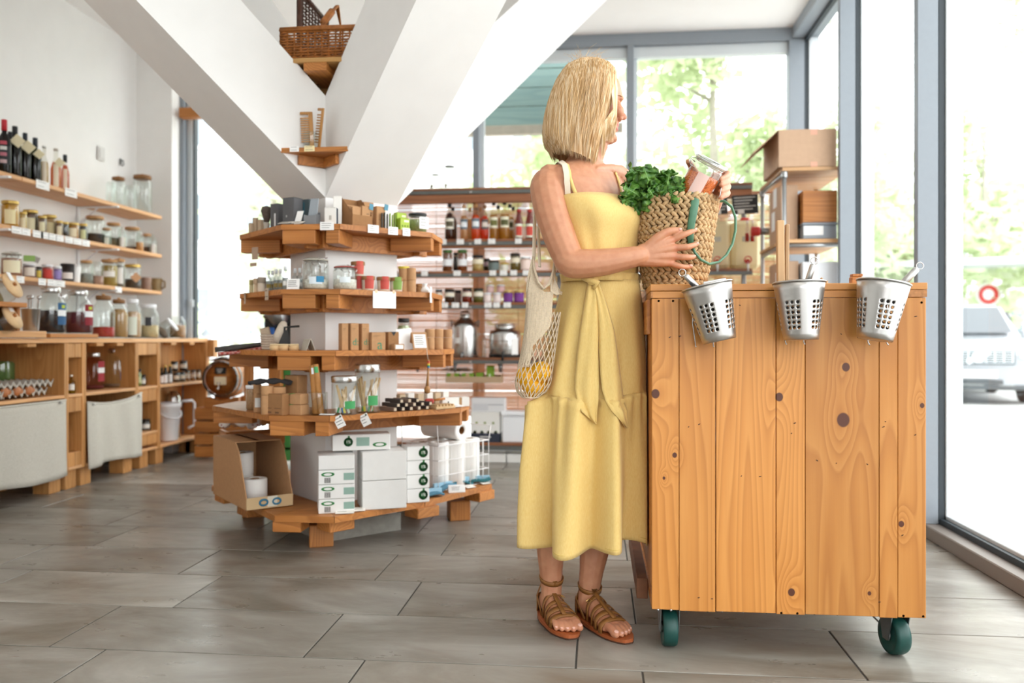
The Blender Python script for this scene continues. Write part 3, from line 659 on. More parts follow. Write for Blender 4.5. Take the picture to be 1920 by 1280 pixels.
card('second flat grey price card, just right of the first on top pillar shelf', sh(556, O1, .012, Z1+.006), .05, .035, 0, -1.2, '#d5cdc1', 2)
carton('narrow white box with navy sides at the front corner of the top pillar shelf', sh(621, O1, .06, Z1), .05, .035, .075, 0.1, pm('white_card', '#eceae5', .7), prints=[('s', .05, .95, .02, .98, '#232c3d'), ('f', .4, .6, .3, .55, '#b9b6ae')])
carton('tall plain white box behind the navy sided one on top pillar shelf', sh(633, O1, .095, Z1), .034, .04, .128, .3, pm('white_card', '#eceae5', .7), prints=[('s', .3, .6, .35, .42, '#a9a7a2')])
t = thing('display_box', 'open kraft display box full of sachets on top pillar shelf', 'box', sh(664, O1, .095, Z1), RR+.1); m = MB()
for x in (-.05, .048): m.add([(x, -.06, 0), (x, .05, 0), (x, .05, .13), (x, .02, .13), (x, -.06, .05)], [(0, 1, 2, 3, 4)]); m.add([(x+.002, -.06, 0), (x+.002, .05, 0), (x+.002, .05, .13), (x+.002, .02, .13), (x+.002, -.06, .05)], [(4, 3, 2, 1, 0)])
m.bx(-.05, .05, -.062, -.06, 0, .05); m.bx(-.05, .05, .05, .052, 0, .13); m.bx(-.05, .05, -.06, .05, 0, .002); m.build('box_body', KRAFT2, t)
for i in range(7): MB().bx(-.042, .042, -.05+i*.013, -.045+i*.013, .004, .085+i*.003, .001).build('sachet', KRAFT, t)
for px, ins, wd, hh, lb in ((688, .14, .05, .125, 'tall kraft box at the back behind the tagged ones'), (683, .055, .042, .092, 'kraft box with a blue hang tag, left of two'), (711, .055, .045, .097, 'kraft box with a blue hang tag, right of two')):
    t = carton(lb+' on top pillar shelf', sh(px, O1, ins, Z1), wd, .03, hh, RR+.05, KRAFT, prints=[('f', .55, .85, .60, .66, '#8b6a48'), ('f', .2, .8, .40, .42, '#8b6a48')])
    if hh < .12: MB().bx(.0, .02, -.019, -.017, hh-.012, hh+.014, .0004, RY(.15)).build('hang_tag', pm('tag_blue', '#4f8aa0', .6), t)
for i in range(6):
    px = 716+i*5; o = MB().bx(-.026, .026, -.003, .003, 0, .068+.004*(i % 2), .001); q = o.build('tea_sachet', pm('sachet_green' if i > 2 else 'sachet_dark', '#7f9a2c' if i > 2 else '#2f2a22', .5)); q.location = sh(px, O1, .05+.004*i, Z1); q.rotation_euler.z = RR+pi/2-.5
    tag(q, ('first', 'second', 'third', 'fourth', 'fifth', 'last')[i]+' thin '+('dark', 'green')[i > 2]+' sachet from the left beside the lime green box', 'sachet', 'sachets beside the lime green box')
carton('bright lime green box on the right of the top pillar shelf', sh(755, O1, .045, Z1), .048, .04, .055, RR, pm('lime_card', '#a9c043', .6), prints=[('f', .1, .9, .08, .12, '#f0f3d8'), ('f', .15, .3, .3, .45, '#6d8a23'), ('f', .42, .57, .3, .45, '#6d8a23'), ('f', .7, .85, .3, .45, '#6d8a23'), ('f', .4, .9, .68, .85, '#eef2d6')])
carton('second lime green box behind, taller, on top pillar shelf', sh(750, O1, .085, Z1), .05, .03, .085, RR, pm('lime_card', '#a9c043', .6), prints=[('f', .5, .9, .78, .88, '#e6edc2')])
t = jar('round dark lidded glass jar of green herbs on the right of top pillar shelf', sh(783, O1, .08, Z1), .042, .09, 'black', .75, '#9aa169', neck=.92, sh=.06)
card('white diamond hung swing tag on the herb jar of the top pillar shelf', (*sh(795, O1, .015, 0)[:2], Z1+.015), .048, .052, RR, 0, lines=3)['label']
for px, w_, lb in ((613, .058, 'white price card at the front corner of top pillar shelf'), (700, .052, 'white price card below the tagged kraft boxes on top pillar shelf'), (737, .048, 'white price card below the sachets on top pillar shelf'), (762, .038, 'white price card below the lime green box on top pillar shelf')):
    p = on(px, O1, -.002); card(lb, (p.x, p.y, Z1-.026), w_, .034, 0.05 if px < 640 else RR, 0, lines=3)
# dangling cards under the top shelf
for px, z, w_, h_, lb in ((478, 1.235, .042, .055, 'square kraft card hanging below the left end of the top pillar shelf'), (475, 1.205, .045, .017, 'narrow kraft strip hanging below the square kraft card')):
    p = on(px, O1, .03); card(lb, (p.x, p.y, z), w_, h_, RL+.3, 0, '#b49a85', 0, 'hang_card')
# -- second shelf
for i, (px, h_, c) in enumerate(((471, .062, '#a79a6a'), (480, .065, '#c4a98a'), (491, .068, '#9c8d7c'))):
    canister(('olive', 'tan', 'grey brown')[i]+' deodorant tube at the left tip of the second pillar shelf', sh(px, O1, .03+.004*i, Z2), (.009, .011, .018)[i], h_, pm('deo_tube', ('#cbbf95', '#d8bd9c', '#dccbb6')[i], .7), pm('deo_lid', c, .6), split=.62)
for i, (px, ins) in enumerate(((504, .05), (511, .07), (518, .05), (526, .06), (535, .05), (553, .12), (562, .11))):
    bottle(('first', 'second', 'third', 'fourth', 'fifth', 'rear left', 'rear right')[i]+' small clear spray bottle counted from the left on second pillar shelf', sh(px, O1, ins, Z2), .0125, .096 if i != 4 else .10, '#eef2f2', '#d9dcd8', .5, '#dfe3e6', '#8d7a3f' if i < 4 else '#e8e6e0', nk=.45, shz=(.62, .7), pz=(.18, .36), caph=.2)
t = jar('large clip top jar of white tablets on the second pillar shelf', sh(592, O1, .07, Z2), .055, .138, 'clip', .34, '#e9e2d6', '#dfe9ef', pz=(.18, .42), pw=1.0, neck=.86, sh=.1)
MB().lathe([(.0565, .03), (.0565, .055)], 4, None, -1.2, -.6).build('blue_print', pm('print', '#2f7fa8', .6), t)
t = jar('smaller clip top jar with red seal, white tablets, on second pillar shelf', sh(647, O1, .065, Z2), .05, .105, 'clip', .46, '#e9e2d6', '#e3edf1', pz=(.3, .55), pw=.9, neck=.85, sh=.1, lm=pm('red_seal', '#b83a35', .6))
PT = lambda c: pm('pot_label', c, .6)
def pot(label, loc, c):
    t = thing('card_pot', label, 'pot', loc); MB().lathe([(.024, 0), (.0255, .002), (.028, .052)], 18).build('body', pm('pot_body', '#d9cbb9', .8), t)
    MB().lathe([(.029, .046), (.030, .049), (.030, .06), (.028, .062), (.001, .061)], 18).build('lid', KRAFT2, t); a = facing(loc[0], loc[1])+.3
    MB().lathe([(.0262, .008), (.0285, .046)], 8, None, a-.8, a+.8).build('paper_label', PT(c), t); MB().lathe([(.0305, .046), (.0305, .063), (.02, .0632)], 5, None, a-.5, a+.5).build('seal_strip', PT(c), t)
for px, ins, dz, c, lb in ((671, .09, 0, '#a8372f', 'lower red labelled kraft pot hidden behind the red sealed jar'), (671, .09, .063, '#c8574a', 'red labelled kraft pot stacked on top of another'), (690, .055, 0, '#c04b3f', 'red labelled kraft pot standing right of the red sealed jar'), (719, .05, 0, '#c04b3f', 'red labelled kraft pot left of the green labelled one'), (743, .045, 0, '#7d9c46', 'green labelled kraft pot')):
    pot(lb+' on second pillar shelf', sh(px, O1, ins, Z2+dz), c)
for px, ins, h_, lb in ((757, .07, .105, 'slimmer tall kraft tube behind the green labelled pot'), (771, .05, .108, 'tall ringed kraft tube at the right of the second shelf')):
    canister(lb+' on second pillar shelf', sh(px, O1, ins, Z2), .021, h_, KRAFT, split=.5)
jar('squat jar with yellow lid behind the kraft tubes of the second pillar shelf', sh(757, O1, .12, Z2), .03, .12, 'gold', .7, '#6b3b20', lm=pm('yellow_lid', '#d8c23a', .5))
canister('small dark brown pot at the right end of the second pillar shelf', sh(786, O1, .06, Z2), .014, .04, KRAFT2)
t = thing('paper_bag', 'white twisted paper bag at the right end of the second pillar shelf', 'bag', sh(797, O1, .04, Z2)); MB().lathe([(.02, 0), (.024, .012), (.014, .024), (.006, .03), (.012, .042), (.004, .04)], 9, sy=.6).build('bag', PAPER, t)
p = on(721, O1, -.003); t = card('big blank white sheet taped to the edge of the second pillar shelf', (p.x, p.y, Z2-.075), .112, .072, RR, 0, lines=0); t.name = 'shelf_sign'
for sx in (-.04, .045): MB().bx(sx-.006, sx+.006, -.0014, -.0006, .064, .078, .0002).build('tape', pm('tape_peach', '#eec9a4', .5), t)
p = on(549, O1, .012); card('white price card standing in front of the big clip top jar', (p.x, p.y, Z2), .056, .044, RL+.7, -.12, lines=4)
for px, a, lb, z in ((459, RL-.2, 'kraft tag at the left tip of second pillar shelf', Z2-.048), (500, RL, 'kraft tag hung from the left edge of second pillar shelf', Z2-.04)):
    p = on(px, O1, -.003); card(lb, (p.x, p.y, z), .036, .05, a, 0, '#c9b49d', 2)
p = on(808, O1, -.003); card('white tag dangling from the right end of second pillar shelf', (p.x, p.y, Z2-.045), .03, .07, RR+.7, 0, lines=0)
# -- third shelf
t = thing('folded_textiles', 'dark oven mitt and red checked cloth sticking out left of the third pillar shelf', 'cloth', sh(478, O3, .09, Z3), radians(205))
def cloth(m, L, wd, z0, z1, amp, nx=16, ny=6, ph=0.0):
    rows = []
    for i in range(nx+1):
        u = i/nx; rows.append([(u*L-L*.35, (v/ny-.5)*wd*(1-.25*u), z0+(z1-z0)*u+amp*sin(7*u+ph+v)*.5*(1-abs(v/ny-.5))) for v in range(ny+1)])
    return m.grid(rows)
cloth(MB(), .26, .10, .03, .0, .012).build('dark_mitt', pm('mitt_dark', '#4a4642', .9, var=.2), t, solid=.014)
ck = NT('red_check'); tcx = ck.n('ShaderNodeTexCoord'); cc = ck.n('ShaderNodeTexChecker'); cc.inputs['Scale'].default_value = 90; cc.inputs[1].default_value = lin('#a8473f'); cc.inputs[2].default_value = lin('#c9948b'); ck.l(tcx.outputs['Object'], cc.inputs[0]); ck.l(cc.outputs[0], ck.b.inputs['Base Color']); ck.b.inputs['Roughness'].default_value = .95
cloth(MB(), .24, .11, .012, -.02, .01, ph=1).build('checked_cloth', ck.m, t, solid=.012)
t = thing('rope_pot', 'cream rope pot filled with wooden brushes on third pillar shelf', 'pot', sh(508, O3, .13, Z3)); m = MB()
for i in range(6): m.tube([(.036*cos(a*pi/8)*(1+.03*i), .036*sin(a*pi/8)*(1+.03*i), .006+i*.011) for a in range(16)], .0062, 6, True)
RP = pm('cotton_rope', '#cdbfae', .9, var=.1, vs=150); m.build('coils', RP, t)
b = thing('dish_brush', 'round headed dish brush sticking out of the rope pot', 'brush', (*sh(519, O3, .13, 0)[:2], Z3+.03)); MB().lathe([(.001, 0), (.02, .005), (.026, .03), (.02, .08), (.012, .095), (.001, .1)], 14, RY(.35), sy=.6).build('head', RP, b); MB().tube([(.02, 0, .05), (.03, 0, .0), (.02, .0, -.02)], .006, 6).build('handle', W1, b)
b = thing('wooden_spatula', 'flat wooden scrubber in the rope pot, left of the dish brush', 'brush', (*sh(503, O3, .13, 0)[:2], Z3+.03), .3); MB().bx(-.022, .022, -.006, .006, .0, .07, .006, RY(-.25)).build('block', pm('beech', '#b49a82', .7), b); MB().bx(-.02, .02, -.016, -.006, .02, .066, .003, RY(-.25)).build('bristles', pm('bristle_pale', '#cdb9a0', .9), b)
t = thing('slate_easel', 'black triangular slate stand beside the rope pot on third pillar shelf', 'stand', sh(533, O3, .10, Z3), .3)
MB().prism([(-.035, 0), (.032, 0), (.012, .085), (0, .085)], -.003, .003, RX(pi/2-.12)).build('slate', pm('slate', '#2c2a29', .7), t); MB().bx(-.04, .04, .0, .05, 0, .004).build('base', BLACK, t)
t = thing('black_rod', 'black handle poking right behind the slate stand', 'handle', (*sh(540, O3, .12, 0)[:2], Z3+.096), -.1); MB().tube([(-.02, 0, -.09), (-.015, 0, 0), (.05, 0, .005)], .005, 8).build('rod', BLACK, t); MB().lathe([(.012, -.096), (.012, -.088), (.001, -.088)], 10, T(-.02, 0, 0)).build('base', BLACK, t)
for i, px in enumerate((515, 532, 551)):
    t = thing('soap_dish', ('left', 'middle', 'right')[i]+' scalloped beige wooden soap dish on third pillar shelf', 'dish', sh(px, O3, .045, Z3), RL+.4)
    MB().lathe([(.001, 0), (.022, 0), (.0235, .012), (.021, .022), (.012, .02), (.001, .018)], 14, sx=1.0, sy=.8).build('dish', pm('beech_pale', '#d3b184', .7, var=.1), t); MB().bx(-.02, .02, -.004, .004, .021, .027, .002, RZ(.5)).build('soap', pm('soap_tan', '#dcc59b', .6), t)
def tent(label, loc, w_, h_, rz, m, sheet=None):
    t = thing('tent_card', label, 'card', loc, rz)
    for sg in (-1, 1): MB().bx(-w_/2, w_/2, -.001, .001, 0, h_, .0005, T(0, sg*h_*.38, 0) @ RX(sg*.36)).build('leaf', m, t)
    if sheet:
        MB().bx(-w_*.4, w_*.4, -.002, -.001, h_*.1, h_*.88, .0002, T(0, -h_*.38, 0) @ RX(-.36)).build('sheet', PAPER, t); q = MB()
        for i in range(5): q.bx(-w_*.32, w_*(.1+.2*R.random()), -.0026, -.002, h_*(.74-.11*i), h_*(.765-.11*i), .0001, T(0, -h_*.38, 0) @ RX(-.36))
        q.build('writing', INK, t)
tent('small grey tent card leaning on the left side of third pillar shelf', sh(577, O3, .05, Z3), .075, .05, -.9, pm('pale_grey_card', '#b9b3a6', .8))
def kbox(label, px, ins, w_, d_, h_, s=None, sz=.04, O=O3, Z=Z3, rz=RR-.05, mm=None):
    t = carton(label, sh(px, O, ins, Z), w_, d_, h_, rz, mm or KRAFT, prints=[('f', .12, .6, .8, .815, '#8b6a48'), ('f', .12, .45, .75, .762, '#8b6a48')])
    if s: txt(s, sz, pm('print', '#4f8a68', .7), t, (w_*.08, -d_/2-.0008, h_*.3))
    return t
kbox('tall kraft box, leftmost of three with green letters on third pillar shelf', 644, .07, .03, .035, .112)
kbox('tall kraft box with a green letter, middle of three on third pillar shelf', 662, .06, .036, .035, .113, 'd:', .04)
kbox('tall kraft box with a green letter, rightmost of three on third pillar shelf', 682, .06, .034, .035, .112, 'd:', .034)
kbox('short kraft box with a big green letter on third pillar shelf', 706, .045, .065, .04, .076, 'a', .06)
t = kbox('kraft box with torn open lid on third pillar shelf', 734, .06, .052, .04, .078, None, mm=KRAFT2)
MB().add([(-.012, -.021, .078), (.012, -.021, .078), (0, -.021, .06)], [(0, 1, 2)]).build('torn_opening', BLACK, t)
carton('little kraft tray with a white label in front of the torn box', sh(746, O3, .02, Z3), .05, .025, .026, RR, KRAFT, prints=[('f', .12, .88, .2, .85, '#f2f0ec')])
t = thing('leaning_sign', 'blank white sheet leaning behind the kraft tent card on third pillar shelf', 'card', sh(764, O3, .08, Z3), RR); MB().bx(-.04, .04, -.001, .001, 0, .095, .0004, RX(-.2) @ RY(-.1)).build('sheet', PAPER, t)
tent('kraft tent card with a white printed sheet on third pillar shelf', sh(785, O3, .06, Z3), .07, .082, RR-.25, KRAFT, True)
for i, px in enumerate((806, 822, 839)): canister(('left', 'middle', 'right')[i]+' wide kraft tube of three at the right end of third pillar shelf', sh(px, O3, .06, Z3), .0215, .092, KRAFT, split=.6)
jar('pale green jar with black lid behind the kraft boxes of third pillar shelf', sh(757, O3, .17, Z3), .03, .14, 'black', .85, '#b3b886')
t = thing('toothbrush', 'wooden toothbrush with rainbow band hanging off the third pillar shelf', 'brush', (*on(801, O3, -.008)[:2], Z3-.16), RR)
MB().tube([(0, 0, 0), (.004, 0, .05), (.007, 0, .10), (.006, 0, .118)], [.0075, .004, .0045, .004], 8).build('handle', pm('bamboo', '#b07f4c', .6), t)
for i, c in enumerate(('#3a6fb0', '#3d9a57', '#e0c63a', '#d9722f', '#c43b34')): MB().lathe([(.0062, .082+i*.006), (.0062, .088+i*.006)], 10, T(.0065, 0, 0)).build('bead', pm('bead', c, .4), t)
MB().tube([(.006, 0, .115), (.0, .0, .14), (.003, .008, .165)], .0014, 5).build('string', RP, t); MB().lathe([(.001, -.03), (.012, -.026), (.014, -.01), (.007, .004)], 10).build('brush_head', pm('bamboo', '#b07f4c', .6), t)
# -- fourth shelf
jar('white lidded latte cup at the left of the fourth pillar shelf', sh(472, O4, .08, Z4), .024, .105, 'white', .9, '#b98b62', name='lidded_cup', cat='cup', sh=.02, neck=1.0)
for i, (px, ins, h_, r_) in enumerate(((483, .05, .115, .016), (501, .06, .115, .024), (523, .08, .11, .027))):
    canister(('slim kraft tube with a small white label', 'kraft tube right of the labelled one', 'wide kraft tub under the black bag')[i]+' on fourth pillar shelf', sh(px, O4, ins, Z4), r_, h_, KRAFT, paper='#e6e3dd' if i == 0 else None)
t = thing('black_bag', 'black folded bag lying on the kraft tubes of the fourth pillar shelf', 'bag', (*sh(508, O4, .09, 0)[:2], Z4+.116), .25)
m = MB(); m.grid([[(x*.085, y*.035, .012*(1-abs(x)**3)*(1-y*y*.6)+.004*sin(9*x+3*y)+.008) for y in (-1, -.5, 0, .5, 1)] for x in [i/8-1 for i in range(17)]]); m.build('bag', pm('black_felt', '#2b2829', .95), t, solid=.012)
def k4(label, px, ins, w_, d_, h_, rz=RL+.3, **k): return carton(label, sh(px, O4, ins, Z4), w_, d_, h_, rz, KRAFT2, **k)
k4('wide kraft box with two printed panels on the left of fourth pillar shelf', 521, .05, .105, .05, .085, RL+.35, prints=[('f', .1, .4, .3, .33, '#6d4c30'), ('f', .55, .9, .3, .33, '#6d4c30'), ('f', .2, .4, .08, .16, '#6d4c30'), ('f', .6, .8, .08, .16, '#6d4c30')])
k4('tall dark kraft box at the back of the fourth pillar shelf', 555, .14, .07, .06, .155, RL+.4)
for i, dz in enumerate((0, .043)):
    t = carton(('lower', 'upper')[i]+' small kraft box with a green tab on fourth pillar shelf', (*sh(561, O4, .05, 0)[:2], Z4+dz), .06-.004*i, .05, .042, RL+.45, KRAFT); MB().bx(-.03, -.008, -.027, -.01, .0425, .0445, .0005, RY(-.1)).build('green_tab', pm('tab_green', '#4f9a4a', .6), t)
jar('clear glass tumbler holding two bamboo tubes on fourth pillar shelf', sh(597, O4, .06, Z4), .037, .09, 'none', 0, neck=.97, sh=.03, name='tumbler', cat='glass')
for i, (dx, tl, c, z) in enumerate(((-.012, -.07, '#dfe4ea', .195), (.012, -.12, '#3f9a58', .20))):
    p = sh(597+dx*400, O4, .06, Z4+.004); t = thing('bamboo_tube', ('left', 'right')[i]+' bamboo toothbrush tube in the tumbler, '+('pale', 'green')[i]+' sticker', 'tube', p)
    MB().lathe([(.013, 0), (.0135, .002), (.0135, z-.004), (.012, z), (.001, z-.002)], 14, RY(tl)).build('tube', pm('bamboo_dark', '#a87236', .6, var=.12, vs=50), t); MB().lathe([(.0139, z-.035), (.0139, z-.01)], 5, RY(tl), -1.7, -.5).build('sticker', pm('sticker', c, .6), t)
def brush_jar(label, px, ins, r, h, n, seed):
    p = sh(px, O4, ins, Z4); t = thing('brush_jar', label, 'jar', p); zb = h*.83
    MB().lathe([(r*.97, 0), (r, .004), (r, zb)], 22).build('glass_body', GL, t)
    MB().lathe([(r*1.0, zb), (r*1.03, zb+.002), (r*1.03, h-.003), (r*.98, h), (.001, h)], 22).build('lid', STEEL, t); rr = random.Random(seed)
    spots = []
    for k in range(n):
        a = rr.uniform(0, 6.28); q = r*.62; tl = rr.uniform(-.42, .42); L = zb*rr.uniform(.72, .92); spots.append((p[0]+q*.6*cos(a)-.35*L*tl*.5, p[1]+q*.6*sin(a), tl, L))
    for k, (x, y, tl, L) in enumerate(sorted(spots)):
        wh = 'shorter' if seed == 1 else 'taller'; od = ('leftmost', 'second', 'third', 'fourth', 'fifth', 'sixth', 'seventh', 'eighth', 'ninth', 'tenth', 'eleventh', 'twelfth', 'thirteenth')[k]
        b = thing('toothbrush', f'bare wooden toothbrush inside the {wh} steel lidded jar, {od}'+(' from the left' if k else ''), 'brush', (x, y, p[2]+.006), 0, f'toothbrushes in the {wh} jar')
        M = RZ(rr.uniform(-.4, .4)) @ RY(max(-.3, min(.3, tl))); MB().bx(-.0045, .0045, -.0022, .0022, 0, L, .0016, M).build('handle', pm('birch', '#d9b483', .7, var=.06), b)
        MB().bx(-.0045, .0045, -.0065, -.0022, .0, .022, .001, M).build('bristles', pm('bristle_colour', rr.choice(('#2e74b5', '#e7d443', '#3aa05b', '#efefe9', '#c9453f')), .8), b)
    MB().lathe([(r*1.01, h*.16), (r*1.01, h*.36)], 6, None, -1.25, -.35).build('sticker', pm('sticker', '#3f9a58', .6), t)
brush_jar('shorter steel lidded glass jar of wooden toothbrushes on fourth pillar shelf', 646, .06, .052, .155, 11, 1)
brush_jar('taller steel lidded glass jar of wooden toothbrushes on fourth pillar shelf', 689, .075, .051, .20, 13, 2)
for j in range(3):
    for i in range(5 if j < 2 else 3):
        px = 728+i*15+j*6; p = sh(px, O4, .07, Z4+.003+j*.0165)
        t = thing('charcoal_stick', ('dark', 'brown')[(i+j) % 3 == 0]+' square stick, '+('leftmost', 'second from left', 'third from left', 'fourth from left', 'rightmost')[i]+' in the '+('bottom', 'middle', 'top')[j]+' row of the stick pile', 'stick', p, RR+.08, 'sticks piled on the fourth pillar shelf')
        MB().bx(-.0075, .0075, -.05, .06, 0, .0155, .001).build('stick', pm('charcoal_wrap', '#4a403c' if (i+j) % 3 else '#8a7264', .8), t); MB().bx(-.0065, .0065, -.0506, -.05, .002, .0135, .0002).build('paper_end', pm('stick_end', '#c9b69c', .8), t)
t = thing('soap_tray', 'pale ribbed wooden soap tray near the right end of the fourth pillar shelf', 'tray', sh(828, O4, .05, Z4), RR+.1); m = MB(); m.bx(-.055, .055, -.03, .03, 0, .012, .002)
for i in range(6): m.bx(-.05+i*.018, -.042+i*.018, -.03, .03, .012, .02, .001)
m.build('tray', pm('beech_pale', '#d3b184', .7, var=.1), t)
b = thing('red_brush', 'small red brush lying behind the ribbed soap tray', 'brush', (*sh(805, O4, .10, 0)[:2], Z4+.0), .3); MB().bx(-.02, .02, -.012, .012, .02, .042, .006).build('head', pm('brush_red', '#b8443c', .6), b); MB().bx(-.018, .018, -.01, .01, .0, .02, .003).build('bristles', pm('bristle', '#5d5148', .9), b); MB().tube([(.02, 0, .035), (.07, .01, .04)], .005, 6).build('handle', W1, b)
for i, px in enumerate((752, 768, 786, 803, 818, 833)): carton(('first', 'second', 'third', 'fourth', 'fifth', 'last')[i]+' little pale box from the left in the back row of the fourth pillar shelf', sh(px, O4, .19, Z4), .032, .03, .06+.004*(i % 2), RR, pm('pale_box', ('#cbb596', '#efebe4')[i % 2], .8), 'little_box')
carton('long white box tied with kraft band at the right of fourth pillar shelf', sh(852, O4, .11, Z4), .13, .04, .042, RR-.25, pm('white_card', '#eceae5', .7), prints=[('f', .62, .72, 0, 1, '#b08b62'), ('f', .2, .24, .4, .6, '#555048')])
for px, lb in ((646, 'left of two white tags hung at the front edge of fourth pillar shelf'), (694, 'right of two white tags hung at the front edge of fourth pillar shelf')):
    p = on(px, O4, -.004); t = card(lb, (p.x-.01, p.y, Z4-.045), .036, .048, .1, 0, lines=3, name='swing_tag'); t.rotation_euler.y = -.45; MB().lathe([(.004, -.002), (.004, .0), (.001, .0)], 8, T(.012, -.001, .042) @ RX(pi/2)).build('eyelet', pm('eyelet_dark', '#3b4a2c', .5), t)
card('flat white leaflet on the right end of the fourth pillar shelf', (*sh(860, O4, .04, 0)[:2], Z4+.004), .07, .05, RR, -1.45, lines=1)
card('flat white leaflet beside the left tags on the fourth pillar shelf', (*sh(612, O4, .012, 0)[:2], Z4+.004), .06, .02, 0, -1.45, lines=1)
# -- low platform
t = thing('display_carton', 'big open kraft display carton on the low platform', 'box', (-1.545, 3.55, Z5+.004), radians(-48)); m = MB()
# local: x along the carton's length towards the viewer's right end, sloping cut sides
def wallp(m, pts, th, nrm): n = Vector(nrm)*th; a = [Vector(p) for p in pts]; b = [p+n for p in a]; k = len(a); m.add(a+b, [tuple(range(k))[::-1], tuple(range(k, 2*k))]+[(i, (i+1) % k, k+(i+1) % k, k+i) for i in range(k)])
BX0, BX1, BW, BH = -.20, .26, .20, .265
for y, nn in ((-BW/2, (0, 1, 0)), (BW/2, (0, -1, 0))): wallp(m, [(BX0, y, 0), (BX1, y, 0), (BX1, y, .045), (BX1-.10, y, .235), (BX1-.14, y, BH), (BX0, y, BH)], .004, nn)
m.bx(BX0, BX1, -BW/2, BW/2, 0, .004); m.bx(BX0, BX0+.004, -BW/2, BW/2, 0, BH); m.build('carton_body', KRAFT, t)
MB().bx(BX1-.002, BX1+.003, -BW/2, BW/2, 0, .05).build('front_lip', pm('lip_kraft', '#c7ab82', .8), t)
m = MB(); m.bx(-.03, .06, -.0022, -.0012, .016, .034, .004); M = T(BX1+.0035, 0, 0) @ RZ(pi/2)
q = MB(); [q.tube([(sg*.028+.017*cos(k*pi/7), 0, .026+.012*sin(k*pi/7)) for k in range(14)], .0045, 6, True, M=M) for sg in (-1, 1)]; q.build('blue_emblem', pm('print', '#2f6f8f', .7), t)
MB().bx(BX1+.003, BX1+.0045, -.012, .03, .006, .05, .0002).build('tape', pm('tape_clear', '#d7d4c4', .25), t)
for sy, lb in ((-1, 'flap'), (1, 'flap')): MB().bx(BX0, BX1-.14, sy*BW/2-(.11 if sy > 0 else 0), sy*BW/2+(.11 if sy < 0 else 0), BH, BH+.004, .001).build('top_flap', KRAFT, t)
def roll(label, loc, r, h, name='paper_roll', M=None, ri=.02):
    t = thing(name, label, 'roll', loc); MM = M or Matrix()
    MB().lathe([(ri, .001), (r-.004, 0), (r, .004), (r, h-.004), (r-.004, h), (ri, h-.001), (ri, .001)], 24, MM).build('paper', pm('tissue_paper', '#f1efeb', .9, bump=.1, bs=90), t)
    MB().lathe([(ri-.001, .001), (ri-.001, h-.001)], 16, MM, cap=False).build('core', KRAFT2, t)
    return t
def inbox(x, y, z): v = RZ(radians(-48)) @ Vector((x, y, z)); return (-1.545+v.x, 3.55+v.y, Z5+.004+v.z)
roll('toilet roll standing at the front inside the kraft carton', inbox(.10, -.01, .0045), .053, .10)
roll('toilet roll on the left behind the front one inside the kraft carton', inbox(-.02, -.03, .0045), .053, .10); roll('toilet roll stacked on top at the back inside the kraft carton', inbox(-.02, -.03, .106), .053, .10)
WB = pm('white_tissue_box', '#efefed', .6, var=.015); LOGO = pm('print', '#2c7d3f', .6)
def tbox(label, loc, w_, d_, h_, rz, fr=(), si=()):
    t = carton(label, loc, w_, d_, h_, rz, WB, 'tissue_box')
    for kind, x, z, sc in fr:
        if kind == 'oval': q = MB(); q.lathe([(.011*sc, -.0006), (.018*sc, -.0006), (.018*sc, .0004), (.011*sc, .0004), (.011*sc, -.0006)], 18, T(x, -d_/2-.0004, z) @ RX(pi/2) @ Matrix.Diagonal((1.5, .5, 1, 1))); q.build('logo_ring', LOGO, t)
        if kind == 'leaf': q = MB(); q.lathe([(.001, .0006), (.019*sc, .0006)], 16, T(x, -d_/2-.0004, z) @ RX(pi/2)); q.bx(x-.002, x+.006, -d_/2-.001, -d_/2, z+.017*sc, z+.026*sc, .0004); q.build('logo_leaf', LOGO, t); txt('1%', .017*sc, PAPER, t, (x, -d_/2-.0013, z))
        if kind == 'bar':
            q = MB(); [q.bx(x+i*.0028, x+i*.0028+(.0013 if i % 3 else .002), -d_/2-.0008, -d_/2+.0004, z, z+.022*sc, .0001) for i in range(9)]; q.build('barcode', INK, t)
        if kind == 'pic': MB().bx(x-.018*sc, x+.018*sc, -d_/2-.0008, -d_/2+.0004, z-.012*sc, z+.012*sc, .0002).build('printed_panel', pm('print', '#93b3a6', .7), t)
    return t
for i in range(4):
    tbox(('bottom', 'second', 'third', 'top')[i]+' white tissue box of the left stack of four on the low platform', (*PC.xy+Vector((.085, -.375)), Z5+.001+.0595*i), .145, .16, .058, .36, [('oval', -.035, .041, 1), ('bar', -.048, .006, 1), ('pic', .05, .03, 1.2)] if i < 3 else [])
for i in range(2): tbox(('lower', 'upper')[i]+' large blank white tissue box on the low platform', (*PC.xy+Vector((.255, -.275)), Z5+.001+.122*i), .185, .16, .12, .42)
for i in range(4):
    tbox(('bottom', 'second', 'third', 'top')[i]+' tissue box showing a green leaf logo beside the blank boxes', (*PC.xy+Vector((.375, -.155)), Z5+.001+.0615*i), .10, .10, .06, .5, [('leaf', .022, .032, 1.1)])
tbox('white tissue box lying on top of both tissue stacks', (*PC.xy+Vector((.17, -.30)), Z5+.247), .24, .115, .066, .36, [('leaf', -.055, .036, 1.0), ('pic', .005, .036, 1.5), ('oval', .075, .022, 1.1)])
t = thing('wire_basket', 'white wire basket full of paper towel rolls on the low platform', 'basket', (PC.x+.43, PC.y+.29, Z5+.001), RR+.15); m = MB(); bw, bd, bh = .17, .13, .21
for z in (0, .07, .14, bh):
    m.tube([(-bw, -bd, z), (bw, -bd, z), (bw, bd, z), (-bw, bd, z)], .0022 if z < bh else .0035, 5, True, False)
for i in range(9):
    x = -bw+2*bw*i/8; m.tube([(x, -bd, bh), (x, -bd, 0), (x, bd, 0), (x, bd, bh)], .0017, 5)
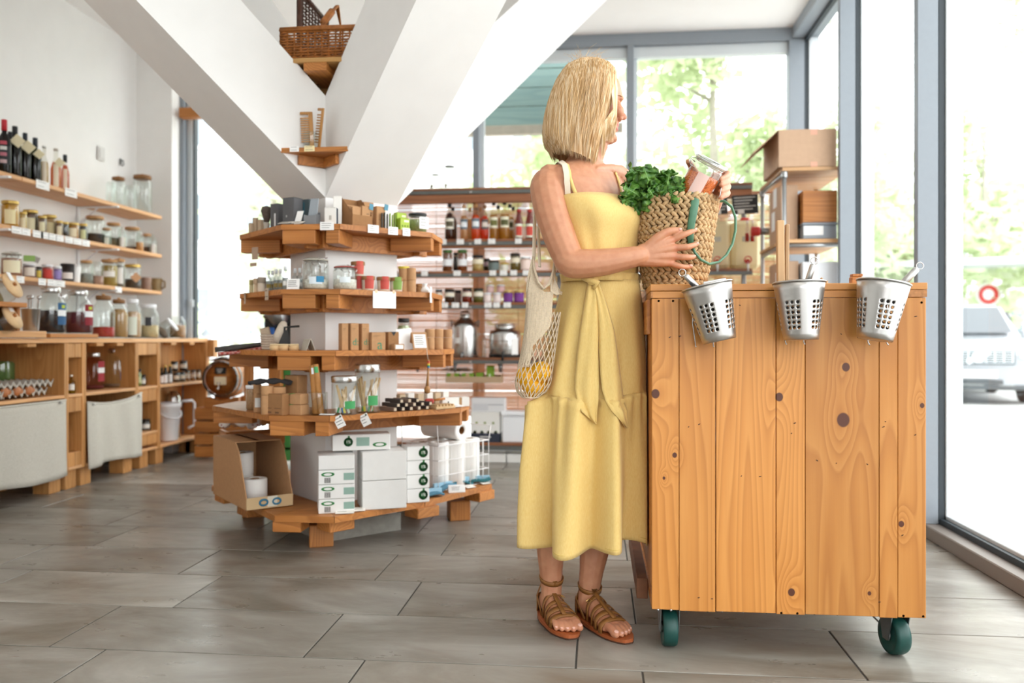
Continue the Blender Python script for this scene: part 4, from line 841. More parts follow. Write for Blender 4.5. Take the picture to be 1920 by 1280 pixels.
for i in range(1, 7):
    y = -bd+2*bd*i/7; m.tube([(-bw, y, bh), (-bw, y, 0), (bw, y, 0), (bw, y, bh)], .0017, 5)
WW = pm('white_wire', '#eceae8', .4); m.build('wire_mesh', WW, t); MB().tube([(bw, -bd, bh), (bw+.015, -bd, bh+.07), (bw+.015, bd, bh+.07), (bw, bd, bh)], .003, 6).build('handle', WW, t); MB().tube([(-bw, -bd, bh), (-bw-.01, -bd, bh+.12), (-bw-.01, bd, bh+.12), (-bw, bd, bh)], .003, 6).build('handle', WW, t)
Mw = T(PC.x+.43, PC.y+.29, Z5) @ RZ(RR+.15)
for i, (x, y) in enumerate(((-.105, -.06), (.0, -.065), (.105, -.06), (-.1, .06), (.0, .065), (.1, .06))):
    p = Mw @ Vector((x, y, .006)); roll(('front left', 'front middle', 'front right', 'rear left', 'rear middle', 'rear right')[i]+' upright paper towel roll in the white wire basket', p, .05, .215 if i != 3 else .205)
p = Mw @ Vector((.0, .0, .222+.050)); roll('paper towel roll lying across the top of the white wire basket', p, .05, .235, M=RZ(-.55) @ RY(pi/2+.03) @ T(0, 0, -.13))
for i, (px, ins, dz, c, rz, lb) in enumerate(((806, .05, .002, '#4f7d92', .6, 'leftmost of the teal cloth packs'), (830, .10, .003, '#5b8aa2', .9, 'teal cloth pack behind the tent card'), (862, .12, .002, '#3f7a86', .7, 'dark teal cloth pack in the middle'), (897, .07, .003, '#2f6a70', .35, 'checked dark teal cloth pack on the right'))):
    t = thing('cloth_pack', lb+' on the right edge of the low platform', 'cloth', sh(px, O5, ins, Z5+dz), rz)
    MB().grid([[(x*.055, y*.04, .014+.006*sin(3*x+i)+.010*x*(1 if i % 2 else -.6)) for y in (-1, -.3, .3, 1)] for x in (-1, -.6, -.2, .2, .6, 1)]).build('cloth', pm('teal_cloth', c, .9, var=.12, vs=60), t, solid=.01); MB().bx(-.057, .057, -.006, .006, .003, .034, .001).build('band', pm('band_blue', '#9dc3d6', .7), t)
tent('white tent card with handwriting before the teal packs', sh(856, O5, .015, Z5), .078, .036, radians(20), PAPER, True)
for px, lb in ((646, 'white card lying at the front corner of the low platform'), (673, 'small card lying right of the front corner of the low platform'), (885, 'white card lying beside the teal packs'), (913, 'pale card lying at the right end of the low platform')):
    card(lb, (*sh(px, O5, .01, 0)[:2], Z5+.004), .075 if px == 646 else .05, .04, RR if px > 800 else .25, -1.4, '#f2ece2', 1)
def bagthing(label, px, ins, c1, c2, s, rz, z=Z5, name='fabric_bag', dots=True):
    t = thing(name, label, 'bag', sh(px, O5, ins, z), rz); k = NT('dotted_cloth_'+c1); tc = k.n('ShaderNodeTexCoord'); vo = k.n('ShaderNodeTexVoronoi'); vo.inputs['Scale'].default_value = 45; k.l(tc.outputs['Object'], vo.inputs['Vector'])
    k.l(k.ramp(vo.outputs['Distance'], [(.18, c2), (.24, c1)] if dots else [(.3, c1), (.7, c2)]), k.b.inputs['Base Color']); k.b.inputs['Roughness'].default_value = .95
    m = MB(); m.grid([[(x*s*(1+.15*sin(4*y)), y*.05, .03+.03*(1-x*x)*(1-.5*y*y)+.012*sin(6*x+4*y)) for y in (-1, -.6, -.2, .2, .6, 1)] for x in [i/6-1 for i in range(13)]]); m.build('cloth', k.m, t, solid=.02)
    MB().tube([(-s*.5, 0, .06), (-s*.7, -.02, .10), (-s*.3, -.03, .09), (-s*.1, 0, .065)], .006, 6).build('strap', k.m, t); return t
# stand behind the carton that carries the cloth bags
t = thing('wooden_crate', 'low wooden crate at the rear left of the platform, behind the kraft carton', 'crate', (-1.72, 3.98, Z5+.001), radians(35))
for i in range(4): MB().bx(-.14, .14, -.10, -.088, .01+i*.062, .062+i*.062, .002).build('slat', W1, t); MB().bx(-.14, .14, .088, .10, .01+i*.062, .062+i*.062, .002).build('slat', W1, t)
for sx in (-.14, .122): MB().bx(sx, sx+.018, -.088, .088, 0, .262, .002).build('end_board', W1Y, t)
MB().bx(-.122, .122, -.088, .088, .2, .21, .002).build('top_board', W1, t)
def crt(x, y, z): v = RZ(radians(35)) @ Vector((x, y, z)); return (-1.72+v.x, 3.98+v.y, Z5+v.z)
for lb, x, y, c1, c2, s, rz, dt in (('white dotted cloth bag on the crate behind the kraft carton', -.06, -.05, '#ece7e2', '#a8434a', .085, -.3, True), ('yellow patterned cloth bag on the crate behind the kraft carton', .09, -.06, '#c9ab4b', '#8c7a3c', .09, -.1, False), ('blue patterned cloth bag on top behind the yellow one', .08, .05, '#6fb0d0', '#2f6f8a', .09, -.25, False)):
    t = bagthing(lb, 500, .2, c1, c2, s, rz, dots=dt); t.location = crt(x, y, .262 if not lb.startswith('blue') else .29)
# ------------------------------------------------------------------ left wall shelves
LZ = (1.815, 1.522, 1.242); LXF = -3.30; nm3 = ('top', 'middle', 'lowest')
PWY = wood('light_pine_deep', '#ecbd8b', '#dfa871', '#c48750', 'y', 16)
for k, z in enumerate(LZ):
    t = thing('wall_shelf', nm3[k]+' long pine shelf on the left wall, '+('carrying wine bottles', 'carrying honey jars', 'carrying preserves and cork jars')[k], 'shelf', (0, 0, z))
    for y0, y1 in ((2.4, 4.45), (4.453, 5.99)): MB().bx(-3.555, LXF, y0, y1, -.026, 0, .003).build('board', PWY, t)
    for y in (3.2, 4.30, 5.35): m = MB(); m.bx(-3.556, -3.545, y-.012, y+.012, -.17, -.026); m.bx(-3.55, LXF+.04, y-.012, y+.012, -.038, -.026); m.add([(-3.548, y, -.16), (-3.40, y, -.038), (-3.42, y, -.038), (-3.548, y, -.13)], [(0, 1, 2, 3)]); m.build('bracket', WPLAST, t)
m = thing('wall_switch', 'pale grey switch plate on the bare left wall above the shelves', 'switch', (-3.556, yon(188, -3.556), zat(288, -3.556, yon(188, -3.556))))
MB().bx(0, .012, -.04, .04, -.05, .05, .003).build('plate', pm('switch_plate', '#dcdad8', .5), m); MB().bx(.012, .018, -.028, .028, -.036, .036, .003).build('rocker', pm('switch_plate', '#dcdad8', .5), m)
m = thing('wall_hook', 'tiny grey hook on the left wall above the two tall jars', 'hook', (-3.556, yon(226, -3.556), zat(306, -3.556, yon(226, -3.556)))); MB().tube([(0, 0, .02), (.02, 0, .02), (.025, 0, -.01), (.012, 0, -.02)], .006, 6).build('hook', STEELD, m); MB().bx(0, .004, -.012, .012, -.01, .035, .002).build('plate', STEELD, m)
def lp_(px, x, z): return (x, yon(px, x), z)
def ppm(px, x): return F/dep(x, yon(px, x))
def tagd(label, px, x, z, s, col='#eadfba', a=.7):
    o = MB().bx(-s/2, s/2, -.001, .001, -s/2, s/2, .0005, RY(a)).build('swing_tag', pm('card', col, .75)); o.location = (x, yon(px, x), z); o.rotation_euler.z = radians(38); tag(o, label, 'tag')
BT = [(8, 24, .312, '#26302f', '#140d10', '#c21f2e', '#2b2f33', 'dark wine bottle with a red capsule, nearest on the top left shelf', -3.36),
      (19, 20, .29, '#22302a', '#10140f', '#17181c', None, 'dark wine bottle half hidden behind the red capped one', -3.46),
      (28, 23, .30, '#2f4a3f', '#0f1713', '#17181c', None, 'tall dark green wine bottle right of the red capped one', -3.37),
      (47, 20, .282, '#4a5a49', '#2b1b14', '#1b2532', None, 'brownish wine bottle behind a cream tag on the top left shelf', -3.37),
      (66, 21, .275, '#6a6a3c', '#3b3008', '#1b2532', None, 'olive wine bottle with a black capsule on the top left shelf', -3.37)]
for px, wp, h, g, f, c, pl, lb, x in BT:
    r = wp/2/ppm(px, x); t = bottle(lb, lp_(px, x, LZ[0]), r, h, g, f, .62, c, pl, nk=.36, shz=(.58, .76), caph=.2, rough=.1)
    if pl:
        a = facing(x, yon(px, x)); [MB().lathe([(r*1.03, z), (r*1.03, z+.02)], 5, None, a-.6, a+.35).build('label_print', pm('print', cc_, .7), t) for z, cc_ in ((.10, '#b9707e'), (.135, '#dcdcd8'), (.06, '#c4a9ac'), (.165, '#b9505e'))]
for px, wp, h, f, c, lb, hh in ((83, 15, .245, '#f0d9a4', '#d9d9d4', 'slim clear bottle of pale yellow drink on the top left shelf', .6), (105, 19, .255, '#f0913a', '#dcd6cd', 'clear bottle of orange drink on the top left shelf', .66), (122, 15, .235, '#ef9168', '#20242a', 'black capped bottle of salmon drink, rightmost of the top left bottles', .72)):
    bottle(lb, lp_(px, -3.37, LZ[0]), wp/2/ppm(px, -3.37), h, '#f6f6f2', f, hh, c, '#f3e6cf', nk=.42, shz=(.5, .75), caph=.2 if px > 110 else .05, pz=(.05, .6), pw=1.0)
for px, dz, lb in ((33, .205, 'cream diamond tag on the tall green wine bottle'), (53, .19, 'cream diamond tag hanging on the brownish wine bottle'), (73, .17, 'cream diamond tag beside the olive wine bottle'), (112, .16, 'cream diamond tag on the orange drink bottle')): tagd(lb, px, -3.325, LZ[0]+dz, .058 if px < 60 else .045)
for px, wp, h, lb, x in ((222, 24, .225, 'smaller tall clear jar with a wooden lid on the top left shelf', -3.42), (267, 34, .30, 'largest clear jar with a wooden lid at the end of the top left shelf', -3.42), (208, 17, .17, 'plain clear jar left of the two wooden lidded ones', -3.42), (244, 20, .2, 'clear lidless jar between the two wooden lidded jars', -3.45)):
    jar(lb, lp_(px, x, LZ[0]), wp/2/ppm(px, x), h, 'wood' if 'lid' in lb and 'lidless' not in lb and 'plain' not in lb else 'none', 0, neck=.86, sh=.08, lm=pm('walnut_lid', '#8a6037', .6))
EC = [(0, 80, 45, 'white card folded over the top left shelf edge under the olive bottle'), (0, 133, 30, 'white card on the top left shelf edge under the salmon bottle')]
H2 = [(19, 31, .152, '#cf9322', 'gold', '#efe2b4', 'large honey jar at the near end of the middle left shelf', .94), (43, 14, .105, '#d6b061', 'gold', '#f0e6c4', 'small pale honey jar right of the large one', .94), (57, 27, .142, '#5f3a1c', 'gold', '#e9e6c4', 'large dark honey jar behind the small ones', .9), (79, 16, .107, '#6e4720', 'gold', '#e9e6c4', 'small brown honey jar with a greenish label', .9), (93, 25, .138, '#a87a2c', 'gold', '#efe3b4', 'large amber honey jar, second from the dark one', .9), (111, 14, .10, '#7a4f24', 'gold', '#efe6c6', 'small brown honey jar with a plain cream label', .9), (122, 13, .10, '#2b2724', 'gold', None, 'small black jar half hidden between honey jars', .9), (136, 23, .105, '#b5761c', 'gold', '#f1e4c4', 'squat amber honey jar before the black bottle', .92), (156, 15, .115, '#26221f', 'gold', '#dfe6b4', 'black syrup jar with a green and white label', .9)]
for px, wp, h, c, ld, pl, lb, fi in H2:
    x = -3.37 if wp < 24 or px < 30 or px == 136 else -3.44; jar(lb+' on the middle left shelf' if 'shelf' not in lb else lb, lp_(px, x, LZ[1]), wp/2/ppm(px, x), h, ld, fi, c, pl, neck=.88, sh=.07, rough=.15, pz=(.12, .72), pw=1.25)
for px, wp, h, c, ld, pl, lb, fi in ((178, 36, .20, '#2a2624', 'cork', None, 'big cork lidded jar half full of black beans', .42), (200, 17, .12, '#5c6a50', 'cork', '#dfe6da', 'small green filled jar beside the black bean jar', .55), (213, 27, .185, '#6a6046', 'cork', None, 'cork lidded jar of brownish lentils', .45), (229, 13, .155, '#cfc8b4', 'none', '#f3f1ec', 'slim white labelled jar beside the lentil jar', .5), (248, 31, .185, '#4a2f22', 'cork', None, 'wide cork lidded jar with a dark brown bottom layer', .22), (262, 14, .155, '#dd9a58', 'none', None, 'slim jar of orange grains by the wide cork jar', .45), (274, 20, .16, '#6a4632', 'cork', None, 'cork lidded jar of brown seeds near the shelf end', .4), (287, 13, .15, '#c9bfae', 'none', '#f3f1ec', 'slim white labelled jar at the end of the shelf', .5)):
    x = -3.36 if wp < 20 else -3.43; jar(lb+', middle left shelf', lp_(px, x, LZ[1]), wp/2/ppm(px, x), h, ld, fi, c, pl, neck=.9 if ld == 'cork' else .5, sh=.06 if ld == 'cork' else .2, pz=(.05, .5), pw=1.0)
for px, w_ in ((31, 14), (49, 12), (71, 15), (84, 12), (98, 12), (112, 12), (129, 12), (145, 13), (161, 12)): EC.append((1, px, w_, None))
for px, w_ in ((38, 11), (79, 11), (97, 13), (113, 14), (222, 11)): EC.append((2, px, w_, None))
o1 = ('first', 'second', 'third', 'fourth', 'fifth', 'sixth', 'seventh', 'eighth', 'ninth'); cnt = [0, 0, 0]
for k, px, w_, lb in EC:
    y = yon(px, LXF+.002); W = w_/ppm(px, LXF)/max(.35, abs(cos(radians(90))+.45)); W = min(.12, w_/ppm(px, LXF)/.52)
    card(lb or f'{o1[cnt[k]]} small white price card counted from the left on the {nm3[k]} left shelf edge', (LXF+.003, y, LZ[k]-.042), W, .04 if k else .05, pi/2, 0, lines=2); cnt[k] += 1
# lowest wall shelf
jar('clip lidded jar of pink brown salt at the near end of the lowest left shelf', lp_(22, -3.39, LZ[2]), .056, .145, 'clip', .8, '#a8745c', '#efe9c9', neck=.85, sh=.1, pz=(.15, .7))
t = jar('preserve jar with a white round label on the lowest left shelf', lp_(55, -3.37, LZ[2]), .036, .085, 'white', .9, '#6a2f33', '#e9e0d3', neck=.85, sh=.1, pz=(.15, .8)); MB().bx(-.03, .03, -.004, .004, .10, .135, .002, RZ(.7)).build('green_tag', pm('leaf_tag', '#8fb35f', .7), t)
tagd('grey paper tag on the preserve jar with the round label', 68, -3.36, LZ[2]+.115, .035, '#a79f98', .4)
for px, wp, h, c, ld, pl, lb in ((73, 12, .075, '#3a4034', 'black', '#e0c65a', 'tiny dark jar with a yellow label'), (89, 21, .095, '#b5382f', 'white', '#c8423a', 'red labelled preserve jar'), (107, 17, .092, '#7a5aa8', 'white', '#9a8cc9', 'purple labelled preserve jar'), (162, 25, .165, '#8c8f88', 'cork', None, 'tall cork lidded jar of grey seeds'), (182, 22, .16, '#b58a78', 'none', None, 'clear jar of pinkish grains right of the grey seeds'), (205, 30, .195, '#a98c3e', 'wood', '#f1efe9', 'tall knob lidded jar of olive grains'), (224, 20, .205, '#7c7466', 'wood', '#f3f1ed', 'taller knob lidded jar behind the olive grains'), (248, 32, .185, '#383330', 'gold', None, 'gold lidded jar of black grains with a kraft tag')):
    x = -3.37 if wp < 24 else -3.41; jar(lb+' on the lowest left shelf', lp_(px, x, LZ[2]), wp/2/ppm(px, x), h, ld, {'#383330': .45, '#b58a78': .4, '#8c8f88': .5}.get(c, .85), c, pl, neck=.85, sh=.1, pz=(.4, .62) if px == 205 else (.15, .75), pw=1.3)
tagd('kraft diamond tag on the gold lidded jar of black grains', 255, -3.345, LZ[2]+.085, .055, '#d6a77e', .8)
canister('black tub with a white panel on the lowest left shelf', lp_(127, -3.39, LZ[2]), .042, .12, pm('tub_black', '#2b2624', .5), split=.9, taper=.88, paper='#efe9e4')
canister('white folded carton beside the black tub', lp_(142, -3.36, LZ[2]), .03, .115, PAPER, split=.92, taper=.8)
for px, c, lb, h in ((273, '#8c6b58', 'brown glazed tumbler near the end of the lowest left shelf', .10), (294, '#9c8256', 'ochre mug with a handle at the end of the lowest left shelf', .105)):
    p = lp_(px, -3.39, LZ[2]); t = thing('mug', lb, 'cup', p); MB().lathe([(.001, .004), (.034, .003), (.036, .01), (.043, h-.004), (.041, h), (.037, h-.01), (.031, .02), (.001, .015)], 18).build('body', pm('glaze', c, .4, var=.12, vs=30), t)
    if px == 294: MB().tube([(.04, 0, h*.85), (.066, 0, h*.75), (.066, 0, h*.35), (.038, 0, h*.25)], .006, 8).build('handle', pm('glaze', c, .4, var=.12, vs=30), t)
# ------------------------------------------------------------------ counter of stacked wooden crates
CT, CF, CB = .885, -3.05, -3.54
cu = [2.3, 3.62, 4.486, 4.651, 5.22, 5.497, 6.22]
t = thing('counter_top', 'long pine counter top along the left wall under the big jars', 'counter', (0, 0, CT-.028))
MB().prism([(CB-.01, 2.3), (CF, 2.3), (CF, 6.225), (-3.262, 6.225), (-3.262, 6.07), (CB-.01, 6.07)], 0, .026).build('board', PWY, t); MB().prism([(CB, 4.9), (CF-.03, 4.9), (CF-.03, 6.15), (-3.255, 6.15), (-3.255, 6.05), (CB, 6.05)], .026, .028).build('metal_sheet', STEELD, t)
def crate(label, y0, y1, mid=.556, blocks=False, back=CB, low=None):
    t = thing('crate_cabinet', label, 'cabinet', (0, y0, 0)); L = y1-y0; th = .018; zt = CT-.03
    for y in (.001, L-th-.001): MB().bx(back, CF, y, y+th, .115, zt, .002).build('side_panel', WCZ, t)
    n = max(2, round(L/.11))
    for i in range(n): MB().bx(back, back+.012, th+(L-2*th)*i/n+.001, th+(L-2*th)*(i+1)/n-.001, .115, zt, .002).build('back_plank', WCZ, t)
    MB().bx(back+.013, CF, th, L-th, .115, .133, .002).build('bottom_board', PWY, t)
    if mid: MB().bx(back+.013, CF, th, L-th, mid-.018, mid, .002).build('shelf_board', PWY, t)
    if low: MB().bx(back+.013, CF, th, L-th, low-.018, low, .002).build('shelf_board', PWY, t)
    if blocks:
        for z0, z1 in ((zt-.085, zt-.002), (mid-.105, mid-.019), (low-.09 if low else .133, low-.019 if low else .215)):
            for a in ((th+.001, L/2-.002), (L/2+.002, L-th-.001)): MB().bx(CF-.09, CF-.004, a[0], a[1], z0, z1, .003).build('block', WCZ, t)
    else:
        for y in (L*.28, L*.66): MB().bx(CF-.06, CF+.001, y-.035, y+.035, zt-.02, zt-.001, .002).build('cleat', WCZ, t)
    for y in ((.06, L-.06) if L > .3 else (L/2,)):
        for x in (CF-.08, back+.08): MB().bx(x-.05, x+.05, y-.05, y+.05, 0, .114, .003).build('foot', WCZ, t)
    return t
crate('wooden crate cabinet nearest the left frame edge', cu[0], cu[1]); crate('wide crate cabinet holding the egg trays, with a linen curtain below', cu[1], cu[2])
crate('narrow crate cabinet between the two linen curtains', cu[2], cu[3], blocks=True); crate('crate cabinet holding two big empty jars above a linen curtain', cu[3], cu[4])
crate('narrow crate cabinet right of the second linen curtain', cu[4], cu[5], blocks=True, low=.245); crate('end crate cabinet holding dark jars over the white bucket', cu[5], cu[6], back=-3.262)
t = thing('end_block', 'pale wooden block and batten at the far end of the counter', 'block', (CF, 6.225, 0)); MB().bx(-.08, .05, .0, .07, CT-.15, CT-.01, .003).build('block', WCZ, t); MB().bx(-.05, .0, .0, .03, CT-.32, CT-.15, .003).build('batten', WCZ, t)
def curtain(label, y0, y1, z0, z1, sag, seed):
    rr = random.Random(seed); t = thing('linen_curtain', label, 'curtain', (CF+.012, y0, 0)); L = y1-y0; rows = []; ph = [rr.uniform(0, 6) for _ in range(4)]
    for j in range(15):
        v = j/14; r = []
        for i in range(41):
            u = i/40; top = z1-sag*4*u*(1-u)*(1 if sag > 0 else 0)+(.02*u if seed == 2 else 0); z = top+(z0+.012*sin(5*u+ph[0])-top)*v
            x = .010*(.3+v)*(sin(11*u+ph[1]+1.2*v)+.6*sin(19*u+ph[2]-1.5*v))+.012*v
            r.append((x, L*(u+.02*v*(u-.5)), z))
        rows.append(r)
    m = MB(); m.grid(rows); c = NT('linen_weave') if 'linenm' not in MC else None
    if c: tc = c.n('ShaderNodeTexCoord'); nz = c.n('ShaderNodeTexNoise'); nz.inputs['Scale'].default_value = 260; c.l(tc.outputs['Object'], nz.inputs['Vector']); c.l(c.ramp(nz.outputs[0], [(.3, '#bdb8ab'), (.7, '#d4d0c5')]), c.b.inputs['Base Color']); c.b.inputs['Roughness'].default_value = .95; c.bump(nz.outputs[0], .3); MC['linenm'] = c.m
    m.build('cloth', MC['linenm'], t, solid=.003)
    q = MB(); q.tube([(rows[0][i][0], rows[0][i][1], rows[0][i][2]) for i in range(0, 41, 4)], .006, 6); q.build('hem', MC['linenm'], t)
    for i in (3, 37): MB().lathe([(.008, 0), (.006, .012), (.001, .014)], 8, T(rows[0][i][0]+.004, rows[0][i][1], rows[0][i][2]-.01) @ RY(pi/2)).build('tack', STEEL, t)
curtain('wide linen curtain hung below the egg trays', cu[1]-.02, cu[2]-.02, .10, .528, -.01, 1); curtain('linen curtain hung below the two big jars, its right corner pinned higher', cu[3]+.012, cu[4]+.04, .105, .50, .03, 2)
# egg trays
EGG = pm('moulded_pulp', '#c3bdb2', .95, var=.06, vs=80)
def egg_tray(label, y, z, x=-3.20, rz=0, nx=5, ny=9):
    t = thing('egg_tray', label, 'tray', (x, y, z), rz); rows = []; P = .046
    for j in range(ny*4+1):
        rows.append([((i/4-nx/2)*P, (j/4-ny/2)*P, .026+.022*cos(2*pi*i/4)*cos(2*pi*j/4)) for i in range(nx*4+1)])
    MB().grid(rows).build('pulp', EGG, t, solid=.003); return t
e1 = egg_tray('lower stacked egg tray full length on the crate shelf', 4.16, .560); egg_tray('egg tray tipped on top of the stacked one, edge towards the room', 4.20, .605, -3.19)
egg_tray('egg tray lying lower at the near end of the crate shelf', 3.86, .562, -3.14, .25, 5, 4)
for i in range(7):
    o = MB().ball((0, 0, 0), .021, 12, None, (1, 1, 1.25)).build('egg', pm('egg_shell', '#b9774a', .5)); o.location = (-3.19+.02*(i % 2)+.085, 3.98+i*.046, .60); tag(o, 'brown egg between the two stacked egg trays, '+('leftmost', 'second from left', 'third from left', 'fourth from left', 'fifth from left', 'sixth from left', 'rightmost')[i], 'egg', 'eggs in the trays')
jar('green leafy filled jar at the near end inside the egg tray crate', lp_(4, -3.42, .557), .07, .24, 'none', .8, '#5f7a3c', neck=.8)
bottle('small yellow oil bottle inside the narrow crate', lp_(134, -3.10, .557), .02, .11, '#e8e2b0', '#c9a92c', .5, '#e9e4d8', '#f0ece2')
for px, wp, h, c, lb, lc in ((176, 36, .235, '#7a3a40', 'left big jar with a red label and dark pink rest inside the crate', '#9c2f38'), (216, 45, .26, '#8a6a55', 'right big jar with a black and white label inside the crate', '#2d2d30')):
    t = jar(lb, lp_(px, -3.22, .557), wp/2/ppm(px, -3.22), h, 'steel', .1, c, None, neck=.6, sh=.16, gm=glass('tinted_jar', '#e6d0cd', .9) if px < 200 else GL); r = wp/2/ppm(px, -3.22); a = facing(-3.22, yon(px, -3.22))+.9
    for z0, z1, cc_ in ((.14, .18, lc), (.105, .138, '#efefef'), (.05, .103, lc if px < 200 else '#3d4f86')): MB().lathe([(r*1.012, z0), (r*1.012, z1)], 6, None, a-.5, a+.5).build('paper_label', pm('paper_label', cc_, .75), t)
for px, h, r_, fc, pl, lb, z in ((261, .115, .016, '#8fa04a', '#cfd9a8', 'slim green bottle in the upper narrow crate', .557), (268, .075, .022, '#3a2c25', '#e8e4dc', 'small dark jar in the upper narrow crate', .557), (279, .07, .025, '#5a4636', '#6fa79a', 'small jar with a teal label in the upper narrow crate', .557), (262, .09, .016, '#3d2f4c', '#b9a4c4', 'slim bottle with a yellow cap in the lower narrow crate', .246), (273, .075, .036, '#3a3129', '#efeee6', 'wide dark jar with a white label in the lower narrow crate', .246)):
    jar(lb, lp_(px, -3.13, z), r_, h, 'black' if '#3d2f4c' != fc else 'gold', .9, fc, pl, neck=.8, rough=.2)
JL = '#e9dcc8'
for px, dz, r_, h, fc, pl, kind, lb, x in ((303, 0, .015, .115, '#1d1a1c', '#efeff0', 'b', 'dark slim bottle with a white label, first in the end crate', -3.12), (310, 0, .018, .13, '#2a1c22', '#f1f1f2', 'b', 'dark bottle with a white label, second in the end crate', -3.10), (319, 0, .018, .135, '#2a1820', '#f1f1f2', 'b', 'dark bottle with a white label, third in the end crate', -3.10), (331, 0, .026, .075, '#191718', JL, 'j', 'squat black jar with a cream band, front left of the jar row', -3.11), (341, 0, .026, .076, '#191718', JL, 'j', 'squat black jar with a cream band, second in the jar row', -3.10), (351, 0, .021, .085, '#8a5318', JL, 'j', 'amber jar with a cream band, third in the jar row', -3.10), (362, 0, .021, .085, '#7a4516', JL, 'j', 'amber jar with a cream band, fourth in the jar row', -3.10), (372, 0, .02, .083, '#8a5a20', JL, 'j', 'amber jar with a cream band, last in the jar row', -3.10), (327, .078, .027, .078, '#1c181b', JL, 'j', 'black jar standing on the jar row, left of two', -3.135), (344, .078, .030, .08, '#1c181b', JL, 'j', 'black jar standing on the jar row, right of two', -3.13)):
    if kind == 'b': bottle(lb, lp_(px, x, .557), r_, h, '#4a3a40', fc, .9, '#d9b45c' if px > 305 else '#1a1a1a', pl, pz=(.05, .5), shz=(.55, .72), nk=.5)
    else: jar(lb+', end crate', lp_(px, x, .557+dz), r_, h, 'black', .95, fc, pl, neck=.85, sh=.1, rough=.2, pz=(.35, .75))
# bucket, urn in the lower end crate
p = lp_(316, -3.13, .134); t = thing('bucket', 'white plastic bucket with a handle in the lower end crate', 'bucket', p); MB().lathe([(.001, .004), (.062, .002), (.066, .01), (.080, .24), (.088, .245), (.088, .275), (.080, .278), (.078, .26), (.001, .262)], 24).build('body', WPLAST, t)
MB().tube([(.088*cos(a), .088*sin(a), .235-.07*sin((a+2.2)/3.4*pi)) for a in [-2.2+i*.34 for i in range(11)]], .005, 6).build('handle', WPLAST, t)
p = lp_(325, -3.2, .134); t = thing('steel_urn', 'steel milk urn with a side tap pipe behind the white bucket', 'urn', p); MB().lathe([(.05, 0), (.052, .3), (.04, .33), (.03, .335), (.03, .35), (.001, .352)], 20).build('body', STEEL, t); MB().tube([(.04, .03, .27), (.08, .13, .27), (.09, .15, .25), (.09, .15, .08), (.07, .10, .06)], .011, 8).build('pipe', WPLAST, t); MB().tube([(.09, .15, .09), (.13, .18, .09), (.13, .18, .06)], .01, 8).build('tap', STEEL, t)
jar('small clear jar under the far end of the counter', (CF-.03, 6.12, .0), .025, .09, 'white', .3, '#c9c6bc')
# ------------------------------------------------------------------ on the counter
t = thing('base_board', 'thick pale board lying at the near end of the counter', 'board', (-3.12, 0, CT+.001)); MB().bx(-.16, .10, 3.6, yon(88, -3.02), 0, .036, .003).build('board', PWY, t)
t = thing('serving_board', 'thin wooden tray board under the big fruit jars on the counter', 'board', (-3.12, 0, CT+.001)); MB().bx(-.14, .08, yon(92, -3.05), yon(182, -3.05), 0, .024, .003).build('board', W1Y, t)
for i, (z, lb) in enumerate(((1.115, 'upper tilted jar with a wooden disc lid at the left edge'), (.955, 'lower tilted jar with a wooden disc lid at the left edge'))):
    y = yon(18, -3.0); t = thing('tilted_jar', lb, 'jar', (-3.06, y, z+.005), radians(12)); M = RY(radians(62)); r = .07
    MB().lathe([(.001, -.09), (r*.9, -.09), (r, -.08), (r, .04), (r*.86, .06), (r*.86, .07)], 22, M).build('glass_body', GL, t); MB().lathe([(r*.88, .066), (r*1.0, .068), (r*1.0, .082), (.001, .084)], 22, M).build('lid', pm('beech_lid', '#e3c092', .7, var=.06), t)
    MB().lathe([(.010, .084), (.011, .094), (.001, .098)], 10, M).build('knob', W1, t); MB().lathe([(.001, -.085), (r*.88, -.085), (r*.93, -.02), (.001, .0)], 16, M).build('contents', pm('contents', ('#8a7a50', '#6f6f66')[i], .9, var=.2, vs=120), t); MB().bx(-.024, .024, -.001, .001, -.02, .02, .0003, M @ T(-.045, 0, .087) @ RX(pi/2)).build('paper_label', PAPER, t)
t = thing('jar_rack', 'wooden step rack holding the two tilted jars at the left edge', 'rack', (-3.06, yon(18, -3.0), CT+.037)); MB().bx(-.1, .1, -.12, .08, .12, .145, .003).build('step', W1Y, t); MB().bx(-.1, -.06, -.12, .08, 0, .24, .003).build('back_board', W1Y, t)
for y in (-.12, .06): MB().bx(-.06, .06, y, y+.02, 0, .12, .003).build('upright', W1Z, t)
p = lp_(58, -3.1, CT+.038); t = thing('utensil_pot', 'steel pot of utensils beside the tilted jars on the counter', 'pot', p); MB().lathe([(.001, .003), (.038, .001), (.04, .005), (.05, .12), (.053, .122), (.049, .12), (.039, .008), (.001, .006)], 20).build('pot', STEEL, t)
for i, (dx, dy) in enumerate(((-.015, .01), (.01, -.01), (.02, .015))):
    u = thing('scoop', ('left', 'middle', 'right')[i]+' steel scoop handle standing in the utensil pot on the counter', 'scoop', (p[0]+dx, p[1]+dy, p[2]+.01)); MB().tube([(0, 0, 0), (dx*.6, dy*.6, .17)], .006, 7).build('handle', STEEL, u); MB().ball((dx*.6, dy*.6, .175), .012, 8).build('bowl', STEEL, u)
